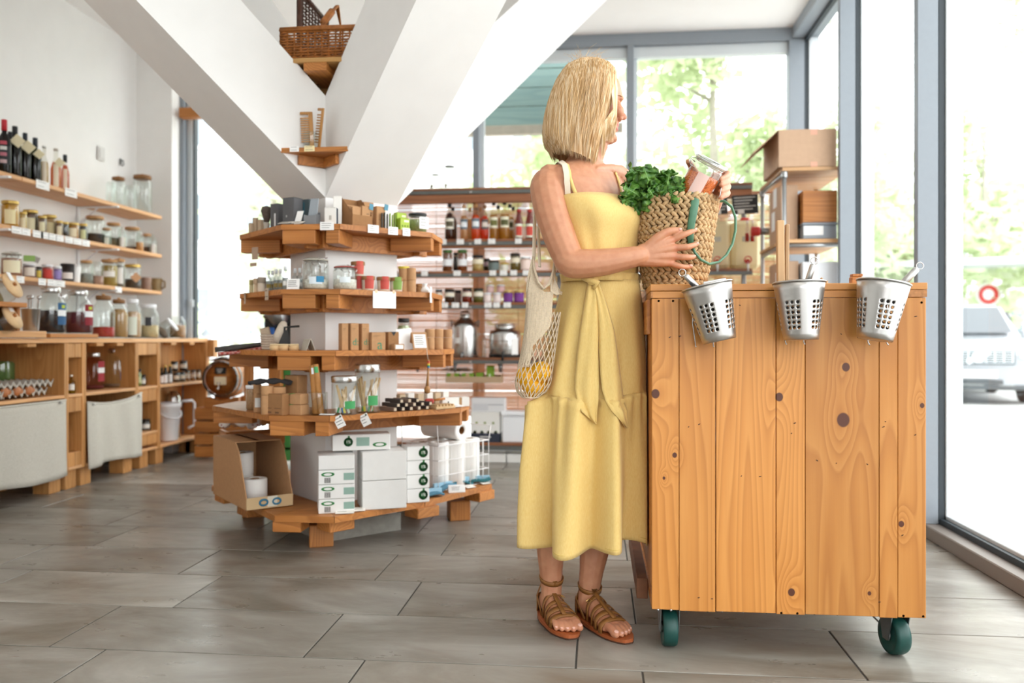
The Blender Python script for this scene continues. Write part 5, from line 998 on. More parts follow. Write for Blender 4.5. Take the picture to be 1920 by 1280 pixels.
BJ = [(96, 50, .265, '#1f191e', .55, 'steel', '#33608a', 'big jar of black dried fruit with a blue label'), (147, 50, .262, '#5a1520', .55, 'steel', '#8c2430', 'big jar of dark red dried fruit with a red label'), (118, 22, .27, '#6a6a66', 0, 'steel', None, 'clear jar standing behind the black fruit jar'), (194, 40, .272, '#b22d24', .28, 'wood', None, 'big jar with bright red dried strawberries at its bottom'), (223, 32, .255, '#b98d54', .82, 'wood', None, 'jar of granola with a wooden lid'), (249, 30, .262, '#c7a078', .75, 'white', '#e9f0e2', 'jar of pale flakes with a green and white label'), (279, 36, .235, '#dcc292', .42, 'white', None, 'white lidded jar of cream grains with a black label'), (333, 30, .16, '#b0845c', .6, 'none', None, 'open clear jar of nuts at the far end')]
for px, wp, h, c, fi, ld, pl, lb in BJ:
    x = -3.13 if wp > 25 else -3.3; dz = .026 if px < 183 and wp > 25 else .001; r = wp/2/ppm(px, x)
    t = jar(lb+' on the counter', lp_(px, x, CT+dz), r, h, ld, fi, c, pl if px > 200 else None, neck=.62 if px < 270 else .7, sh=.2, pz=(.08, .6), pw=1.0, lm=None if ld != 'wood' else pm('walnut_lid', '#8a6037', .6)); a = facing(x, yon(px, x))
    if pl and px < 200:
        for z0, z1, cc_ in ((.135, .175, pl), (.10, .134, '#eef0f2'), (.05, .099, pl)): MB().lathe([(r*1.012, z0), (r*1.012, z1)], 6, None, a+.45, a+1.3).build('paper_label', pm('paper_label', cc_, .75), t)
        MB().lathe([(r*1.02, .145), (r*1.02, .163)], 4, None, a+.75, a+1.1).build('label_print', pm('print', '#b9c93a', .7), t)
    if px == 279: MB().lathe([(r*1.012, .085), (r*1.012, .145)], 6, None, a-.35, a+.25).build('paper_label', pm('paper_label', '#3d3f44', .75), t)
p = lp_(310, -3.14, CT+.062); t = thing('tilted_jar', 'clear jar tilted towards the room with a white disc lid, near the far counter end', 'jar', p); M = RZ(.3) @ RY(radians(52))
MB().lathe([(.001, -.05), (.05, -.05), (.058, -.04), (.058, .03), (.05, .05), (.05, .06)], 20, M).build('glass_body', GL, t); MB().lathe([(.05, .055), (.056, .058), (.056, .07), (.001, .072)], 20, M).build('lid', WPLAST, t); MB().lathe([(.001, -.045), (.05, -.045), (.054, -.02), (.001, .0)], 16, M).build('contents', pm('contents', '#8a7566', .9, var=.2, vs=120), t)
# ------------------------------------------------------------------ barrel on its crate, stand behind the pillar
cc = at(414, 810, 6.1); t = thing('slatted_crate', 'orange brown slatted crate under the small barrel', 'crate', (cc.x, 5.82, 0), radians(4)); hw = .185
for i in range(4): MB().bx(-hw, hw, 0, .014, .01+i*.092, .088+i*.092, .003).build('slat', W1, t); MB().bx(-hw, hw, .27, .284, .01+i*.092, .088+i*.092, .003).build('slat', W1, t)
for sx in (-1, 1):
    for i in range(4): MB().bx(sx*hw-.007, sx*hw+.007, .015, .269, .01+i*.092, .088+i*.092, .003).build('slat', W1Y, t)
MB().bx(-hw, hw, .015, .269, .36, .372, .003).build('top_board', W1, t)
bc = at(412, 713, 6.0); t = thing('barrel', 'small wooden barrel with a tap and blackboard on the slatted crate', 'barrel', (cc.x-.005, 5.84, .585), radians(6)); M = RX(-pi/2)
pr = [(.128+.025*sin(pi*i/8), i*.31/8) for i in range(9)]; m = MB(); n = 20
for i in range(n):
    a = 2*pi*i/n; MB().lathe([(r_+.0, z) for r_, z in pr]+[(r_-.014, z) for r_, z in pr[::-1]], 2, M, a+.006, a+2*pi/n-.006).build('stave', W1Y, t)
MB().lathe([(.001, .022), (.114, .022), (.116, .02)], 28, M).build('head', W1, t)
for z in (.0, .05, .25, .295): r_ = .130+.025*sin(pi*min(1, z/.31)); MB().lathe([(r_, z), (r_+.002, z+.001), (r_+.004, z+.022), (r_+.001, z+.022), (r_, z)], 32, M).build('hoop', STEELD, t)
MB().bx(-.042, .042, .012, .019, .035, .085, .003).build('blackboard', BLACK, t); q = MB()
for k in range(3): q.bx(-.03+.004*k, .02-.006*k, .0105, .0115, .07-.012*k, .073-.012*k, .0003)
q.build('writing', PAPER, t); MB().bx(-.046, .042, .012, .019, -.045, .015, .002).build('cream_sign', CREAM, t)
m = MB(); m.tube([(0, .02, -.06), (0, -.03, -.06), (0, -.05, -.075)], .009, 8); m.tube([(0, -.03, -.055), (0, -.03, -.03)], .005, 6); m.tube([(-.015, -.03, -.028), (.015, -.03, -.028)], .004, 6); m.build('tap', STEEL, t)
t = thing('barrel_cradle', 'wooden cradle between the barrel and the slatted crate', 'cradle', (cc.x-.005, 5.84, .373), radians(4))
for y in (.03, .22): MB().prism([(-.13, 0), (.13, 0), (.13, .075), (.09, .075), (.05, .058), (0, .05), (-.05, .058), (-.09, .075), (-.13, .075)], 0, .035, T(0, y+.035, 0) @ RX(pi/2)).build('saddle', W1, t)
t = thing('cloth', 'white sheet imitating the highlight on the top of the barrel', 'cloth', (cc.x-.005, 5.84, .585), radians(6)); MB().grid([[(( .158+.003*sin(9*a))*sin(a), y, (.160+.003*sin(9*a+y*20))*cos(a)) for y in (.04, .1, .18, .25)] for a in [-.6+i*.11 for i in range(13)]]).build('cloth', pm('barrel_highlight', '#eef1f4', .9), t, solid=.006)  # added bluish-white sheet imitates the window highlight here; no real cloth
x0, x1 = xon(457, 5.2), xon(556, 5.2); t = thing('wooden_stand', 'open wooden stand with a dark inside behind the left of the pillar', 'cabinet', (x0, 5.2, 0)); W = x1-x0
for x in (0, W*.56): MB().bx(x, x+.05, 0, .05, 0, .80, .003).build('post', W1Z, t)
for x in (0, W-.05): MB().bx(x, x+.05, .40, .45, 0, .80, .003).build('post', W1Z, t)
MB().bx(0, W, 0, .45, .80, .825, .003).build('top_board', W1, t); MB().bx(.05, W-.05, .05, .40, .15, .17, .003).build('shelf_board', W1, t); MB().bx(.0, W, .452, .46, .1, .8, .002).build('dark_back', pm('dark_panel', '#3a2418', .8), t); MB().bx(W*.56+.051, W-.002, .05, .06, .08, .80, .002).build('green_panel', pm('green_panel', '#3f8a43', .6), t)
p = at(520, 640, 5.35); t = thing('grain_mill', 'grey metal funnel mill with a black back and blue label behind the rope pot', 'mill', (p.x, p.y+.05, .826), .1)
MB().bx(-.12, .12, .05, .12, 0, .32, .006).build('back_plate', BLACK, t); MB().lathe([(.012, -.10), (.015, -.07), (.065, -.01), (.068, .02), (.05, .06), (.03, .07)], 20, T(-.02, .0, .20) @ RZ(-.3) @ RY(pi/2)).build('funnel', STEELD, t); MB().lathe([(.03, 0), (.06, .07), (.062, .075), (.028, .005)], 18, T(.06, 0, .24)).build('hopper', glass('smoky_plastic', '#c9c9c9', .9), t); MB().bx(-.10, -.05, .03, .05, .06, .13, .004).build('blue_label', pm('blue_label', '#2b63b5', .5), t); MB().lathe([(.05, 0), (.055, .06), (.03, .08)], 16, T(-.0, .0, 0)).build('foot', BLACK, t)
t = thing('red_carton', 'red striped carton beside the grain mill, at the pillar edge', 'box', (p.x+.17, p.y+.10, .826), .1); MB().bx(-.05, .05, 0, .06, 0, .32, .003).build('body', pm('red_card', '#cf3a38', .5), t)
for i in range(4): MB().bx(-.03, .035, -.0015, .0, .20+i*.028, .212+i*.028, .0003).build('stripe', PAPER, t)
# ------------------------------------------------------------------ shelving in front of the back window
BY, BYB = 5.82, 6.10; BZ = {'T': 1.955, 'A': 1.589, 'B': 1.365, 'C': 1.138, 'D': .747, 'E': .141}
XL, XR = -1.62, 1.06
t = thing('back_shelving', 'long shelving of dark boards on steel rails in front of the back window', 'shelf', (0, BY, 0))
for k, z in BZ.items():
    xr = XR if k in 'TBDE' else .30
    for a, b in ((XL, -.28), (-.277, xr)): MB().bx(a, b, .0, BYB-BY, z-.018, z, .002).build('board', WD, t)
    MB().bx(XL, xr, -.006, .02, z-.045, z-.019, .002).build('steel_rail', pm('rail_steel', '#6d6f6c', .5, .6), t)
    if k in 'TA': MB().bx(XL, xr, .0, .05, z-(.105 if k == 'T' else .062), z-.046, .003).build('under_beam', WD, t)
    m = MB()
    for x in (-1.55, -.9, -.1, .29): m.bx(x-.01, x+.01, -.008, -.005, z-.038, z-.026, .001)
    m.build('bolt', STEEL, t)
for x in (-1.60, -.28, 1.04): MB().bx(x-.015, x+.015, .22, .25, 0, 1.94, .003).build('upright', STEELD, t)
# bamboo blind
t = thing('bamboo_blind', 'split bamboo roller blind hanging between shelving and window glass', 'blind', (0, 6.15, 0)); m = MB(); z = .30; rr = random.Random(2)
while z < 1.93:
    u = (z-.3)/1.63; th = rr.uniform(.003, .006)*(1.25-.5*u); gp = rr.uniform(.0002, .0010)+.003*max(0, u-.3)*rr.random()+(.008 if rr.random() < .015+.05*u else 0); tl = rr.uniform(-.002, .002)
    m.add([(XL, -.0015, z+tl), (1.38, -.0015, z-tl), (1.38, -.0015, z-tl+th), (XL, -.0015, z+tl+th), (XL, .0015, z+tl), (1.38, .0015, z-tl), (1.38, .0015, z-tl+th), (XL, .0015, z+tl+th)], [(0, 1, 2, 3), (7, 6, 5, 4), (0, 4, 5, 1), (3, 2, 6, 7)]); z += th+gp
o = m.build('slats', pm('split_bamboo', '#d8b090', .7, var=.3, vs=9, trans=.65), t); o['kind'] = 'stuff'
m = MB()
for i in range(10): x = XL+.1+i*.31; m.tube([(x, -.004, .3), (x+.003, -.004, 1.1), (x, -.004, 1.93)], .0018, 4)
m.build('cord', pm('blind_cord', '#a88362', .8), t); MB().bx(XL, 1.38, -.02, .02, 1.93, 1.95, .004).build('head_rail', WD, t)
def bp(px, z, y=5.90): return (xon(px, y), y, z)
BP = F/5.95
# bottles, shelf A
A = BZ['A']
for i, (px, y, wp, h, g, f, cap, pl, p2, fi, lb) in enumerate((
    (843, 5.88, 18, .265, '#5a2a18', '#3c150a', '#151515', '#e9e3d3', '#57503a', .74, 'dark brown juice bottle with a black cap, leftmost on the bottle shelf'), (849, 5.99, 16, .255, '#5a2a18', '#3c150a', '#151515', None, None, .74, 'second dark brown bottle hidden behind the leftmost one'),
    (870, 5.88, 15, .255, '#f3d9b4', '#e8b980', '#c99a68', '#6d7d86', '#e9edf0', .68, 'pale peach bottle with a blue grey label on the bottle shelf'), (881, 5.99, 14, .245, '#f3dcb0', '#e9c88c', '#c99a68', None, None, .68, 'pale bottle half hidden behind the peach one'),
    (892, 5.88, 17, .262, '#f07a1e', '#e2560c', '#c99a68', '#6d7d86', '#e9edf0', .68, 'bright orange bottle with a grey label, left of two'), (901, 5.99, 14, .25, '#f07a1e', '#d9540f', '#c99a68', None, None, .68, 'orange bottle half hidden behind the left orange one'),
    (909, 5.88, 15, .25, '#f05a14', '#e0400a', '#8a5a35', '#5d5a58', '#dccfc6', .68, 'red orange bottle with a grey label, right of two'),
    (926, 5.88, 17, .275, '#d9a83a', '#c08a1c', '#151515', '#e8e2c8', '#6a6a36', .64, 'golden bottle with black cap, first in the golden row'), (934, 5.99, 16, .265, '#d9a83a', '#c08a1c', '#151515', None, None, .64, 'golden bottle behind the first golden one'),
    (946, 5.88, 19, .278, '#d6a02c', '#bb8016', '#151515', '#e8e2c8', '#5a5a34', .64, 'golden bottle with black cap, second in the golden row'), (956, 5.97, 17, .268, '#d6a02c', '#bb8016', '#151515', '#e8e2c8', '#5a5a34', .64, 'golden bottle third in the golden row'), (962, 6.04, 15, .26, '#d6a02c', '#bb8016', '#151515', None, None, .64, 'golden bottle at the back end of the golden row'),
    (973, 5.87, 16, .215, '#8c2320', '#8a1f1b', '#b8342a', '#e7e9d6', '#c84a3c', .9, 'red tomato bottle with a red cap, left of two'), (993, 5.87, 17, .212, '#8c2320', '#8a1f1b', '#b8342a', '#e7e9d6', '#c84a3c', .9, 'red tomato bottle with a red cap, right of two'))):
    red = px in (973, 993); f = {'#e8b980': '#f0c48c', '#e9c88c': '#f2d49a', '#e2560c': '#ff6a12', '#d9540f': '#ff6a12', '#e0400a': '#ff4a10', '#c08a1c': '#dda52c', '#bb8016': '#dda52c', '#3c150a': '#5a2412', '#8a1f1b': '#a82a22'}[f]; g = '#fbf6ee'; bottle(lb+' by the back window' if 'shelf' not in lb else lb, bp(px, A, y), wp/2/(F/dep(xon(px, y), y)), h, g, f, fi, cap, pl, paper2=p2, nk=.36 if not red else .5, shz=(.58, .78) if not red else (.5, .86), caph=.1, pz=(.30, .58) if not red else (.05, .5), pw=2.0)
BJ = [('B', 839, 19, .155, '#7a3f1c', 'lidg', '#eef0f2', .9, 'tall brown relish jar with a green lid, left of two'), ('B', 867, 19, .155, '#8a431c', 'lidg', '#eef0f2', .9, 'tall brown relish jar with a green lid, right of two'), ('B', 855, 12, .145, '#2a1c16', 'black', None, .9, 'dark narrow jar between the two relish jars'), ('B', 896, 22, .115, '#c9a562', 'black', '#e9dfc4', .5, 'squat jar with a cream band right of the relish jars'), ('B', 913, 14, .10, '#3b3a2e', 'black', '#d9b8c0', .9, 'dark jar behind the squat cream banded one'), ('B', 926, 22, .075, '#39443c', 'black', '#6c7a78', .95, 'low dark green jar in the middle of the jar shelf'), ('B', 966, 20, .125, '#6d5a1e', 'black', '#e9dfc8', .9, 'jar of olives with a cream band'), ('B', 986, 21, .10, '#d9a58d', 'white', '#f1dcd2', .9, 'pink labelled jar beside the net bag'),
      ('C', 823, 14, .098, '#7a2a24', 'black', '#e8dfcf', .9, 'small red jar at the left end of the spread row'), ('C', 843, 20, .10, '#3c2418', 'black', '#ece4d2', .9, 'dark brown spread jar with a cream band'), ('C', 859, 14, .098, '#2b1712', 'black', '#b0958a', .9, 'narrow dark spread jar behind its neighbours'), ('C', 876, 20, .104, '#8a2d1c', 'black', '#ece4d2', .9, 'red brown spread jar with a cream band'), ('C', 897, 20, .104, '#6a6224', 'black', '#ece4d2', .9, 'olive spread jar with a cream band'), ('C', 914, 16, .072, '#d9b7b3', 'white', '#efe0dc', .9, 'small white and pink pot, left of the lower two'), ('C', 932, 17, .072, '#d9b7b3', 'white', '#efe0dc', .9, 'small white and pink pot, right of the lower two'), ('C2', 919, 15, .058, '#c89a98', 'white', '#dcb8b4', .9, 'small pink pot stacked on top, left of two'), ('C2', 939, 16, .058, '#c89a98', 'white', '#dcb0ae', .9, 'small pink pot stacked on top, right of two'), ('C', 953, 19, .085, '#6a2f7a', 'gold', '#7a3b8e', .9, 'purple labelled pot, left of two'), ('C', 973, 20, .086, '#6a2f7a', 'gold', '#7a3b8e', .9, 'purple labelled pot, right of two beside the net bag')]
GLID = pm('green_lid', '#4f7a3c', .5)
for k, px, wp, h, c, ld, pl, fi, lb in BJ:
    y = 5.89 if '2' not in k and 'behind' not in lb and 'between' not in lb else 5.92; z = BZ[k[0]]+(.0725 if '2' in k else 0)
    if 'behind' in lb or 'between' in lb: y = 5.99
    jar(lb+', back window shelf', bp(px, z, y), wp/2/BP, h, 'steel' if ld == 'lidg' else ld, fi, c, pl, neck=.88, sh=.07, rough=.2, lm=GLID if ld == 'lidg' else None, pz=(.28, .62) if ld == 'lidg' else (.5, .82) if 'cream band' in lb else (.1, .85), pw=2.2)
t = canister('small white and yellow tin between the dark jars, back window shelf', bp(946, BZ['B'], 5.89), .030, .055, pm('tin_white', '#e6e2d4', .5), pm('tin_yellow', '#cdb63a', .5), name='tin', cat='tin', split=.85)
n9 = ('first', 'second', 'third', 'fourth', 'fifth', 'sixth')
for k, pxs in (('A', (831, 863, 896, 922, 972)), ('B', (796, 857, 924, 944, 963, 987)), ('C', (834, 854, 872, 915, 931, 951))):
    for i, px in enumerate(pxs): card(f"{n9[i]} white price card from the left on the {dict(A='bottle', B='tall jar', C='spread')[k]} shelf edge, back window", (xon(px, BY-.008), BY-.008, BZ[k]-.036), .046+.006*(i % 2), .036, 0, 0, lines=2)
# tall bottles and urns
GT = glass('big_bottle_glass', '#f2f4ee', .9)
for px, wp, h, lb in ((843, 40, .175, 'wide glass demijohn with a small tap on the top back shelf, under the strut'), (816, 30, .12, 'glass jug left of the demijohn on the top back shelf')):
    p = bp(px, BZ['T'], 5.95); r = wp/2/BP; t = thing('demijohn', lb, 'jar', p)
    MB().lathe([(r*.9, 0), (r, .01), (r, h*.62), (r*.85, h*.72), (r*.42, h*.8), (r*.42, h*.97), (r*.5, h)], 20).build('glass_body', GT, t); MB().lathe([(r*.45, h*.99), (r*.5, h*1.0), (r*.5, h*1.05), (.001, h*1.05)], 14).build('lid', STEELD, t)
    MB().tube([(-.01, -r, .03), (-.01, -r-.03, .03), (-.01, -r-.035, .01)], .008, 7).build('tap', pm('tap_brown', '#6d5a48', .5), t)
D = BZ['D']
p = bp(872, D, 5.97); t = thing('steel_urn', 'tall steel olive oil urn with a narrow neck on the back shelving', 'urn', p); r = .097
MB().lathe([(r*.98, 0), (r, .006), (r, .215), (r*.93, .24), (r*.5, .275), (r*.42, .28), (r*.42, .305), (r*.5, .31), (.001, .318)], 26).build('body', STEEL, t); MB().tube([(-.03, 0, .31), (-.025, 0, .33), (.025, 0, .33), (.03, 0, .31)], .006, 6).build('lid_handle', STEELD, t)
for sx in (-1, 1): MB().tube([(sx*r*.8, 0, .25), (sx*r*1.05, 0, .27), (sx*r*1.0, 0, .22)], .006, 6).build('handle', STEELD, t)
MB().lathe([(r*1.01, .10), (r*1.01, .14)], 6, None, -2.3, -1.8).build('paper_label', PAPER, t); MB().tube([(0, -r, .03), (0, -r-.05, .03), (0, -r-.06, .0)], .009, 8).build('tap', STEELD, t)
MB().bx(-.03, .02, -r*.62, -r*.61, .235, .275, .001, RX(-.2)).build('hang_label', pm('steel_tag', '#cfccc6', .5), t)
p = bp(947, D, 5.97); t = thing('steel_drum', 'wide steel drum with a raised lid and white tag on the back shelving', 'urn', p); r = .118
MB().lathe([(r, 0), (r, .02)], 26).build('base_ring', BLACK, t); MB().lathe([(r*.96, .02), (r*.98, .024), (r*.98, .165), (r*.90, .19), (r*.65, .195), (r*.65, .235), (r*.7, .24), (.001, .245)], 26).build('body', STEEL, t)
for z in (.06, .115): MB().lathe([(r*.98, z), (r*1.0, z+.003), (r*.98, z+.006)], 26).build('band', STEEL, t)
MB().lathe([(r*1.0, .02), (r*1.0, .14)], 6, None, -1.05, -.55).build('tag', PAPER, t); MB().tube([(0, -r, .035), (0, -r-.04, .035), (0, -r-.045, -.02)], .008, 8).build('tap', BLACK, t); MB().bx(-.035, .03, -r*.7, -r*.69, .17, .22, .001, RX(-.3)).build('hang_label', PAPER, t)
t = jar('small clear bottle between the urn and the drum on the back shelving', bp(907, D, 5.93), .016, .15, 'none', 0, neck=.5)
for px, lb in ((783, 'left grey shelf tap nozzle under the drum shelf'), (853, 'middle grey shelf tap nozzle under the drum shelf'), (938, 'right grey shelf tap nozzle under the drum shelf')):
    t = thing('nozzle', lb, 'tap', bp(px, D-.046, 5.86)); MB().lathe([(.018, -.012), (.018, 0), (.001, 0)], 10).build('flange', STEELD, t); MB().lathe([(.008, -.06), (.013, -.02), (.013, -.012)], 10).build('spout', STEELD, t)
# hanging tray with lime boxes
t = thing('card_tray', 'kraft tray with lime boxes hanging under the drum shelf', 'tray', bp(890, .565, 5.92)); W = .20; m = MB(); m.bx(-W, W, -.06, .06, 0, .004, .001); m.bx(-W, W, -.062, -.058, 0, .045, .001); m.bx(-W, W, .058, .062, 0, .05, .001); m.bx(-W-.002, -W+.002, -.06, .06, 0, .045, .001); m.bx(W-.002, W+.002, -.06, .06, 0, .06, .001); m.build('tray_body', pm('tray_kraft', '#b79b7c', .8), t)
for sx in (-W, W): MB().tube([(sx, -.05, .04), (sx, 0, .133), (sx, .05, .04)], .0018, 5).build('wire', STEELD, t)
LIME = pm('lime_card2', '#7fa32a', .6)
for i, (px, h, lb) in enumerate(((850, .062, 'first lime box with a kraft band in the hanging tray'), (878, .062, 'second lime box with a kraft band in the hanging tray'), (900, .066, 'third lime box in the hanging tray'), (920, .115, 'tall lime box standing on end in the hanging tray'))):
    q = carton(lb, bp(px, .57, 5.92), .09 if i < 2 else .05, .07, h, 0, LIME, prints=[('f', .35, .65, 0, 1, '#cfae7c')] if i < 2 else [('f', .3, .6, .15, .5, '#dfe6c2')])
t = thing('plastic_bag', 'clear crumpled plastic bag lying on the lime boxes', 'bag', bp(860, .645, 5.92)); MB().grid([[(x*.12, y*.05, .012+.012*sin(7*x+5*y)*(1-x*x)) for y in (-1, -.4, .2, 1)] for x in [i/5-1 for i in range(11)]]).build('bag', glass('crumpled_film', '#eceff0', .9, .15, 1.6), t, solid=.012)
# lowest shelf and floor
E = BZ['E']
t = carton('white carton with a dark blue base and green dots on the lowest back shelf', bp(912, E, 5.92), .21, .12, .215, 0, pm('carton_white', '#ecebe6', .6), prints=[('f', 0, 1, 0, .30, '#2a3040'), ('s', 0, 1, 0, .3, '#2a3040')]); 
for i in range(4): MB().lathe([(.001, -.001), (.013, -.001)], 12, T(-.075+i*.05, -.0615, .07) @ RX(pi/2)).build('green_dot', pm('dot_green', '#b5cc4a', .6), t)
for i in range(3): MB().bx(-.07+i*.06, -.055+i*.06, -.0612, -.0605, .13, .145, .0002).build('print_mark', pm('print', '#8c9a4c', .7), t)
MB().bx(-.04, .04, -.0612, -.0605, .035, .042, .0002).build('writing', PAPER, t)
q = carton('pale printed carton lying on the white and blue one', (bp(912, E, 5.92)[0]+.02, 5.92, E+.2155), .24, .11, .10, 0, pm('carton_pale', '#dfdfe0', .6), prints=[('f', .05, .5, .1, .6, '#cfd0d3'), ('f', .5, .95, .5, .55, '#8a8a92')])
p = bp(972, E, 5.94); t = thing('plastic_crate', 'white plastic storage crate on the lowest back shelf beside the skirt', 'crate', p); m = MB(); m.bx(-.11, .11, -.09, .09, 0, .19, .008); m.build('body', WPLAST, t); MB().bx(-.118, .118, -.098, .098, .19, .222, .006).build('lid', WPLAST, t); MB().bx(-.06, .06, -.1005, -.098, .198, .212, .002).build('clip', WPLAST, t)
for px, w_, lb in ((923, .24, 'left white flat carton on the floor under the lowest back shelf'), (977, .20, 'right white flat carton on the floor under the lowest back shelf')): carton(lb, bp(px, .001, 5.93), w_, .2, .06, 0, pm('carton_white', '#ecebe6', .6))
# right part of the shelving: canisters, blackboards, sample bottles
CANI = pm('cream_plastic', '#ece0b8', .5, trans=.35); RED = pm('tap_red', '#c8322c', .4)
for px, w_, lb in ((1340, .20, 'left cream plastic canister with a red tap behind the basket'), (1396, .20, 'right cream plastic canister with a red tap')):
    p = bp(px, BZ['B'], 5.96); t = thing('canister', lb, 'canister', p); MB().bx(-w_/2, w_/2, -.09, .09, 0, .34, .03).build('body', CANI, t); MB().bx(-.03, .03, -.093, -.089, .19, .225, .002).build('sticker', pm('sticker_grey', '#b9b5a4', .6), t)
    MB().tube([(0, -.08, .05), (0, -.13, .05)], .014, 10).build('tap', RED, t); MB().lathe([(.02, -.006), (.026, -.006), (.026, .006), (.02, .006), (.02, -.006)], 14, T(0, -.135, .06) @ RX(pi/2)).build('tap_ring', RED, t); MB().tube([(0, -.13, .045), (0, -.135, -.02)], .008, 8).build('spout', pm('spout_clear', '#d9d9d6', .4), t); MB().bx(-.03, .03, -.03, .03, .34, .365, .01).build('cap', RED if px > 1360 else CANI, t)
for px, w_, lb in ((1352, .085, 'small blackboard sign hung behind the basket handle'), (1397, .175, 'wide blackboard sign hung from the top back shelf')):
    t = thing('chalk_sign', lb, 'sign', bp(px, 1.80, 5.80), 0); MB().bx(-w_/2, w_/2, -.004, .004, -.065, .065, .003, RY(-.05)).build('board', BLACK, t); m = MB()
    for i in range(5): m.bx(-w_*.42, w_*(.4-.12*(i % 3)), -.0055, -.0042, .045-.02*i, .050-.02*i, .0004, RY(-.05))
    m.build('writing', pm('chalk', '#d9d6d0', .9), t); MB().bx(-w_*.30, -w_*.05, -.0056, -.0044, -.062, -.035, .0004, RY(-.05)).build('white_patch', pm('chalk', '#d9d6d0', .9), t)
    MB().tube([(-w_*.4, 0, .065), (-w_*.4, .02, .06)], .002, 5).build('hook', STEELD, t)
for i, px in enumerate((1401, 1411)):
    bottle(('left', 'right')[i]+' slim red sample bottle hanging before the cream canister', bp(px, 1.545, 5.80), .014, .145-.02*i*0, '#f4ecec', '#c82a22', .4, '#e8dcd8', nk=.5, shz=(.6, .75))
t = thing('red_cap_bottle', 'grey bottle lying with a big red cap towards the canisters', 'bottle', bp(1424, 1.59, 5.60)); MB().lathe([(.03, 0), (.032, .01), (.032, .05), (.02, .055)], 16, RY(-pi/2)).build('cap', RED, t); MB().lathe([(.022, -.10), (.024, 0), (.001, 0)], 14, RY(-pi/2)).build('body', STEELD, t)
# ------------------------------------------------------------------ pipe rack with cartons at the right
X0, X1, Y0, Y1 = 1.10, 1.49, 5.08, 5.78; RZs = (1.905, 1.475, 1.0)
t = thing('pipe_rack', 'rack of pale boards on galvanised pipes beside the grey window posts', 'rack', (0, 0, 0)); LP = wood('pale_rack_board', '#dcb68c', '#cfa06f', '#b07f4e', 'x', 12)
for z in RZs:
    for i in range(3): MB().bx(X0, X1, Y0+(Y1-Y0)*i/3+.002, Y0+(Y1-Y0)*(i+1)/3-.002, z-.022, z, .002).build('board', LP, t)
GALV = pm('galvanised', '#b4b7b8', .35, .8)
for x in (X0+.015, X1-.02):
    for y in (Y0+.02, Y1-.02): MB().tube([(x, y, 0), (x, y, 1.882)], .013, 10).build('pipe', GALV, t); MB().lathe([(.018, 1.845), (.019, 1.85), (.019, 1.878), (.015, 1.882)], 10, T(x, y, 0)).build('elbow', GALV, t)
for z in RZs: MB().tube([(X0+.015, Y0+.02, z-.036), (X0+.015, Y1-.02, z-.036)], .012, 10).build('pipe', GALV, t); MB().tube([(X0+.015, Y0+.02, z-.036), (X1-.02, Y0+.02, z-.036)], .012, 10).build('pipe', GALV, t) if z < 1.8 else None
PK = pm('tan_carton', '#c3a286', .8, var=.03)
t = thing('open_carton', 'large open tan carton with raised flap on top of the pipe rack', 'box', (X0-.02, Y0+.01, 1.906)); m = MB(); bw, bd, bh = .335, .46, .225
m.bx(0, bw, 0, .005, 0, bh, .001); m.bx(0, bw, bd-.005, bd, 0, bh, .001); m.bx(0, .005, .005, bd-.005, 0, bh, .001); m.bx(bw-.005, bw, .005, bd-.005, 0, bh, .001); m.bx(0, bw, 0, bd, 0, .004, .001); m.build('box_body', PK, t)
MB().bx(-.20, 0, .002, bd-.002, -.002, .002, .001, T(0, 0, bh) @ RY(radians(-42))).build('flap', PK, t)
for z0, z1 in ((bh-.035, bh), (0, .03)): MB().bx(.185, .225, -.001, .0, z0, z1, .0002).build('tape', pm('tape_salmon', '#d9a48a', .4), t)
carton('tan carton with white papers behind the galvanised pipe', (X0+.06, Y0+.26, 1.476), .10, .34, .34, 0, PK, prints=[]); 
for i, (z, dx) in enumerate(((1.70, 0), (1.56, .0))): 
    o = MB().bx(-.001, 0, 0, .10, 0, .12, .0003).build('paper_sheet', PAPER); o.location = (X0+.0085, Y0+.20+.05*i, z); tag(o, ('upper', 'lower')[i]+' white paper sheet on the side of the tan carton in the pipe rack', 'paper')
t = thing('wooden_crate', 'pale wooden crate on the middle level of the pipe rack', 'crate', (X0+.125, Y0+.03, 1.578)); m = MB()
MB().bx(0, .20, 0, .014, 0, .19, .002).build('front_board', W1, t); MB().bx(0, .20, .36, .374, 0, .19, .002).build('back_board', W1, t); MB().bx(0, .012, .015, .359, 0, .19, .002).build('side_board', W1Y, t); MB().bx(.188, .20, .015, .359, 0, .19, .002).build('side_board', W1Y, t); MB().bx(.012, .188, .015, .359, 0, .012, .001).build('bottom_board', W1Y, t)
t = thing('grey_tote', 'grey plastic tote with a white label under the wooden crate', 'box', (X0+.125, Y0+.03, 1.476)); MB().bx(0, .20, 0, .36, 0, .085, .006).build('body', pm('tote_grey', '#8f969e', .5), t); MB().bx(-.004, .204, -.004, .364, .085, .10, .004).build('rim', pm('tote_grey', '#8f969e', .5), t); MB().bx(.005, .12, -.001, .0, .025, .08, .0003).build('label_sheet', PAPER, t)
t = thing('grey_tote', 'white topped grey tote on the lower level of the pipe rack', 'box', (X0+.125, Y0+.03, 1.001)); MB().bx(0, .20, 0, .36, 0, .17, .006).build('body', pm('tote_grey', '#8f969e', .5), t); MB().bx(-.004, .204, -.004, .364, .171, .34, .006).build('white_upper', pm('tote_white', '#e4e6ea', .5), t); MB().bx(.02, .08, -.006, -.0045, .10, .26, .0003).build('label_sheet', PAPER, t)
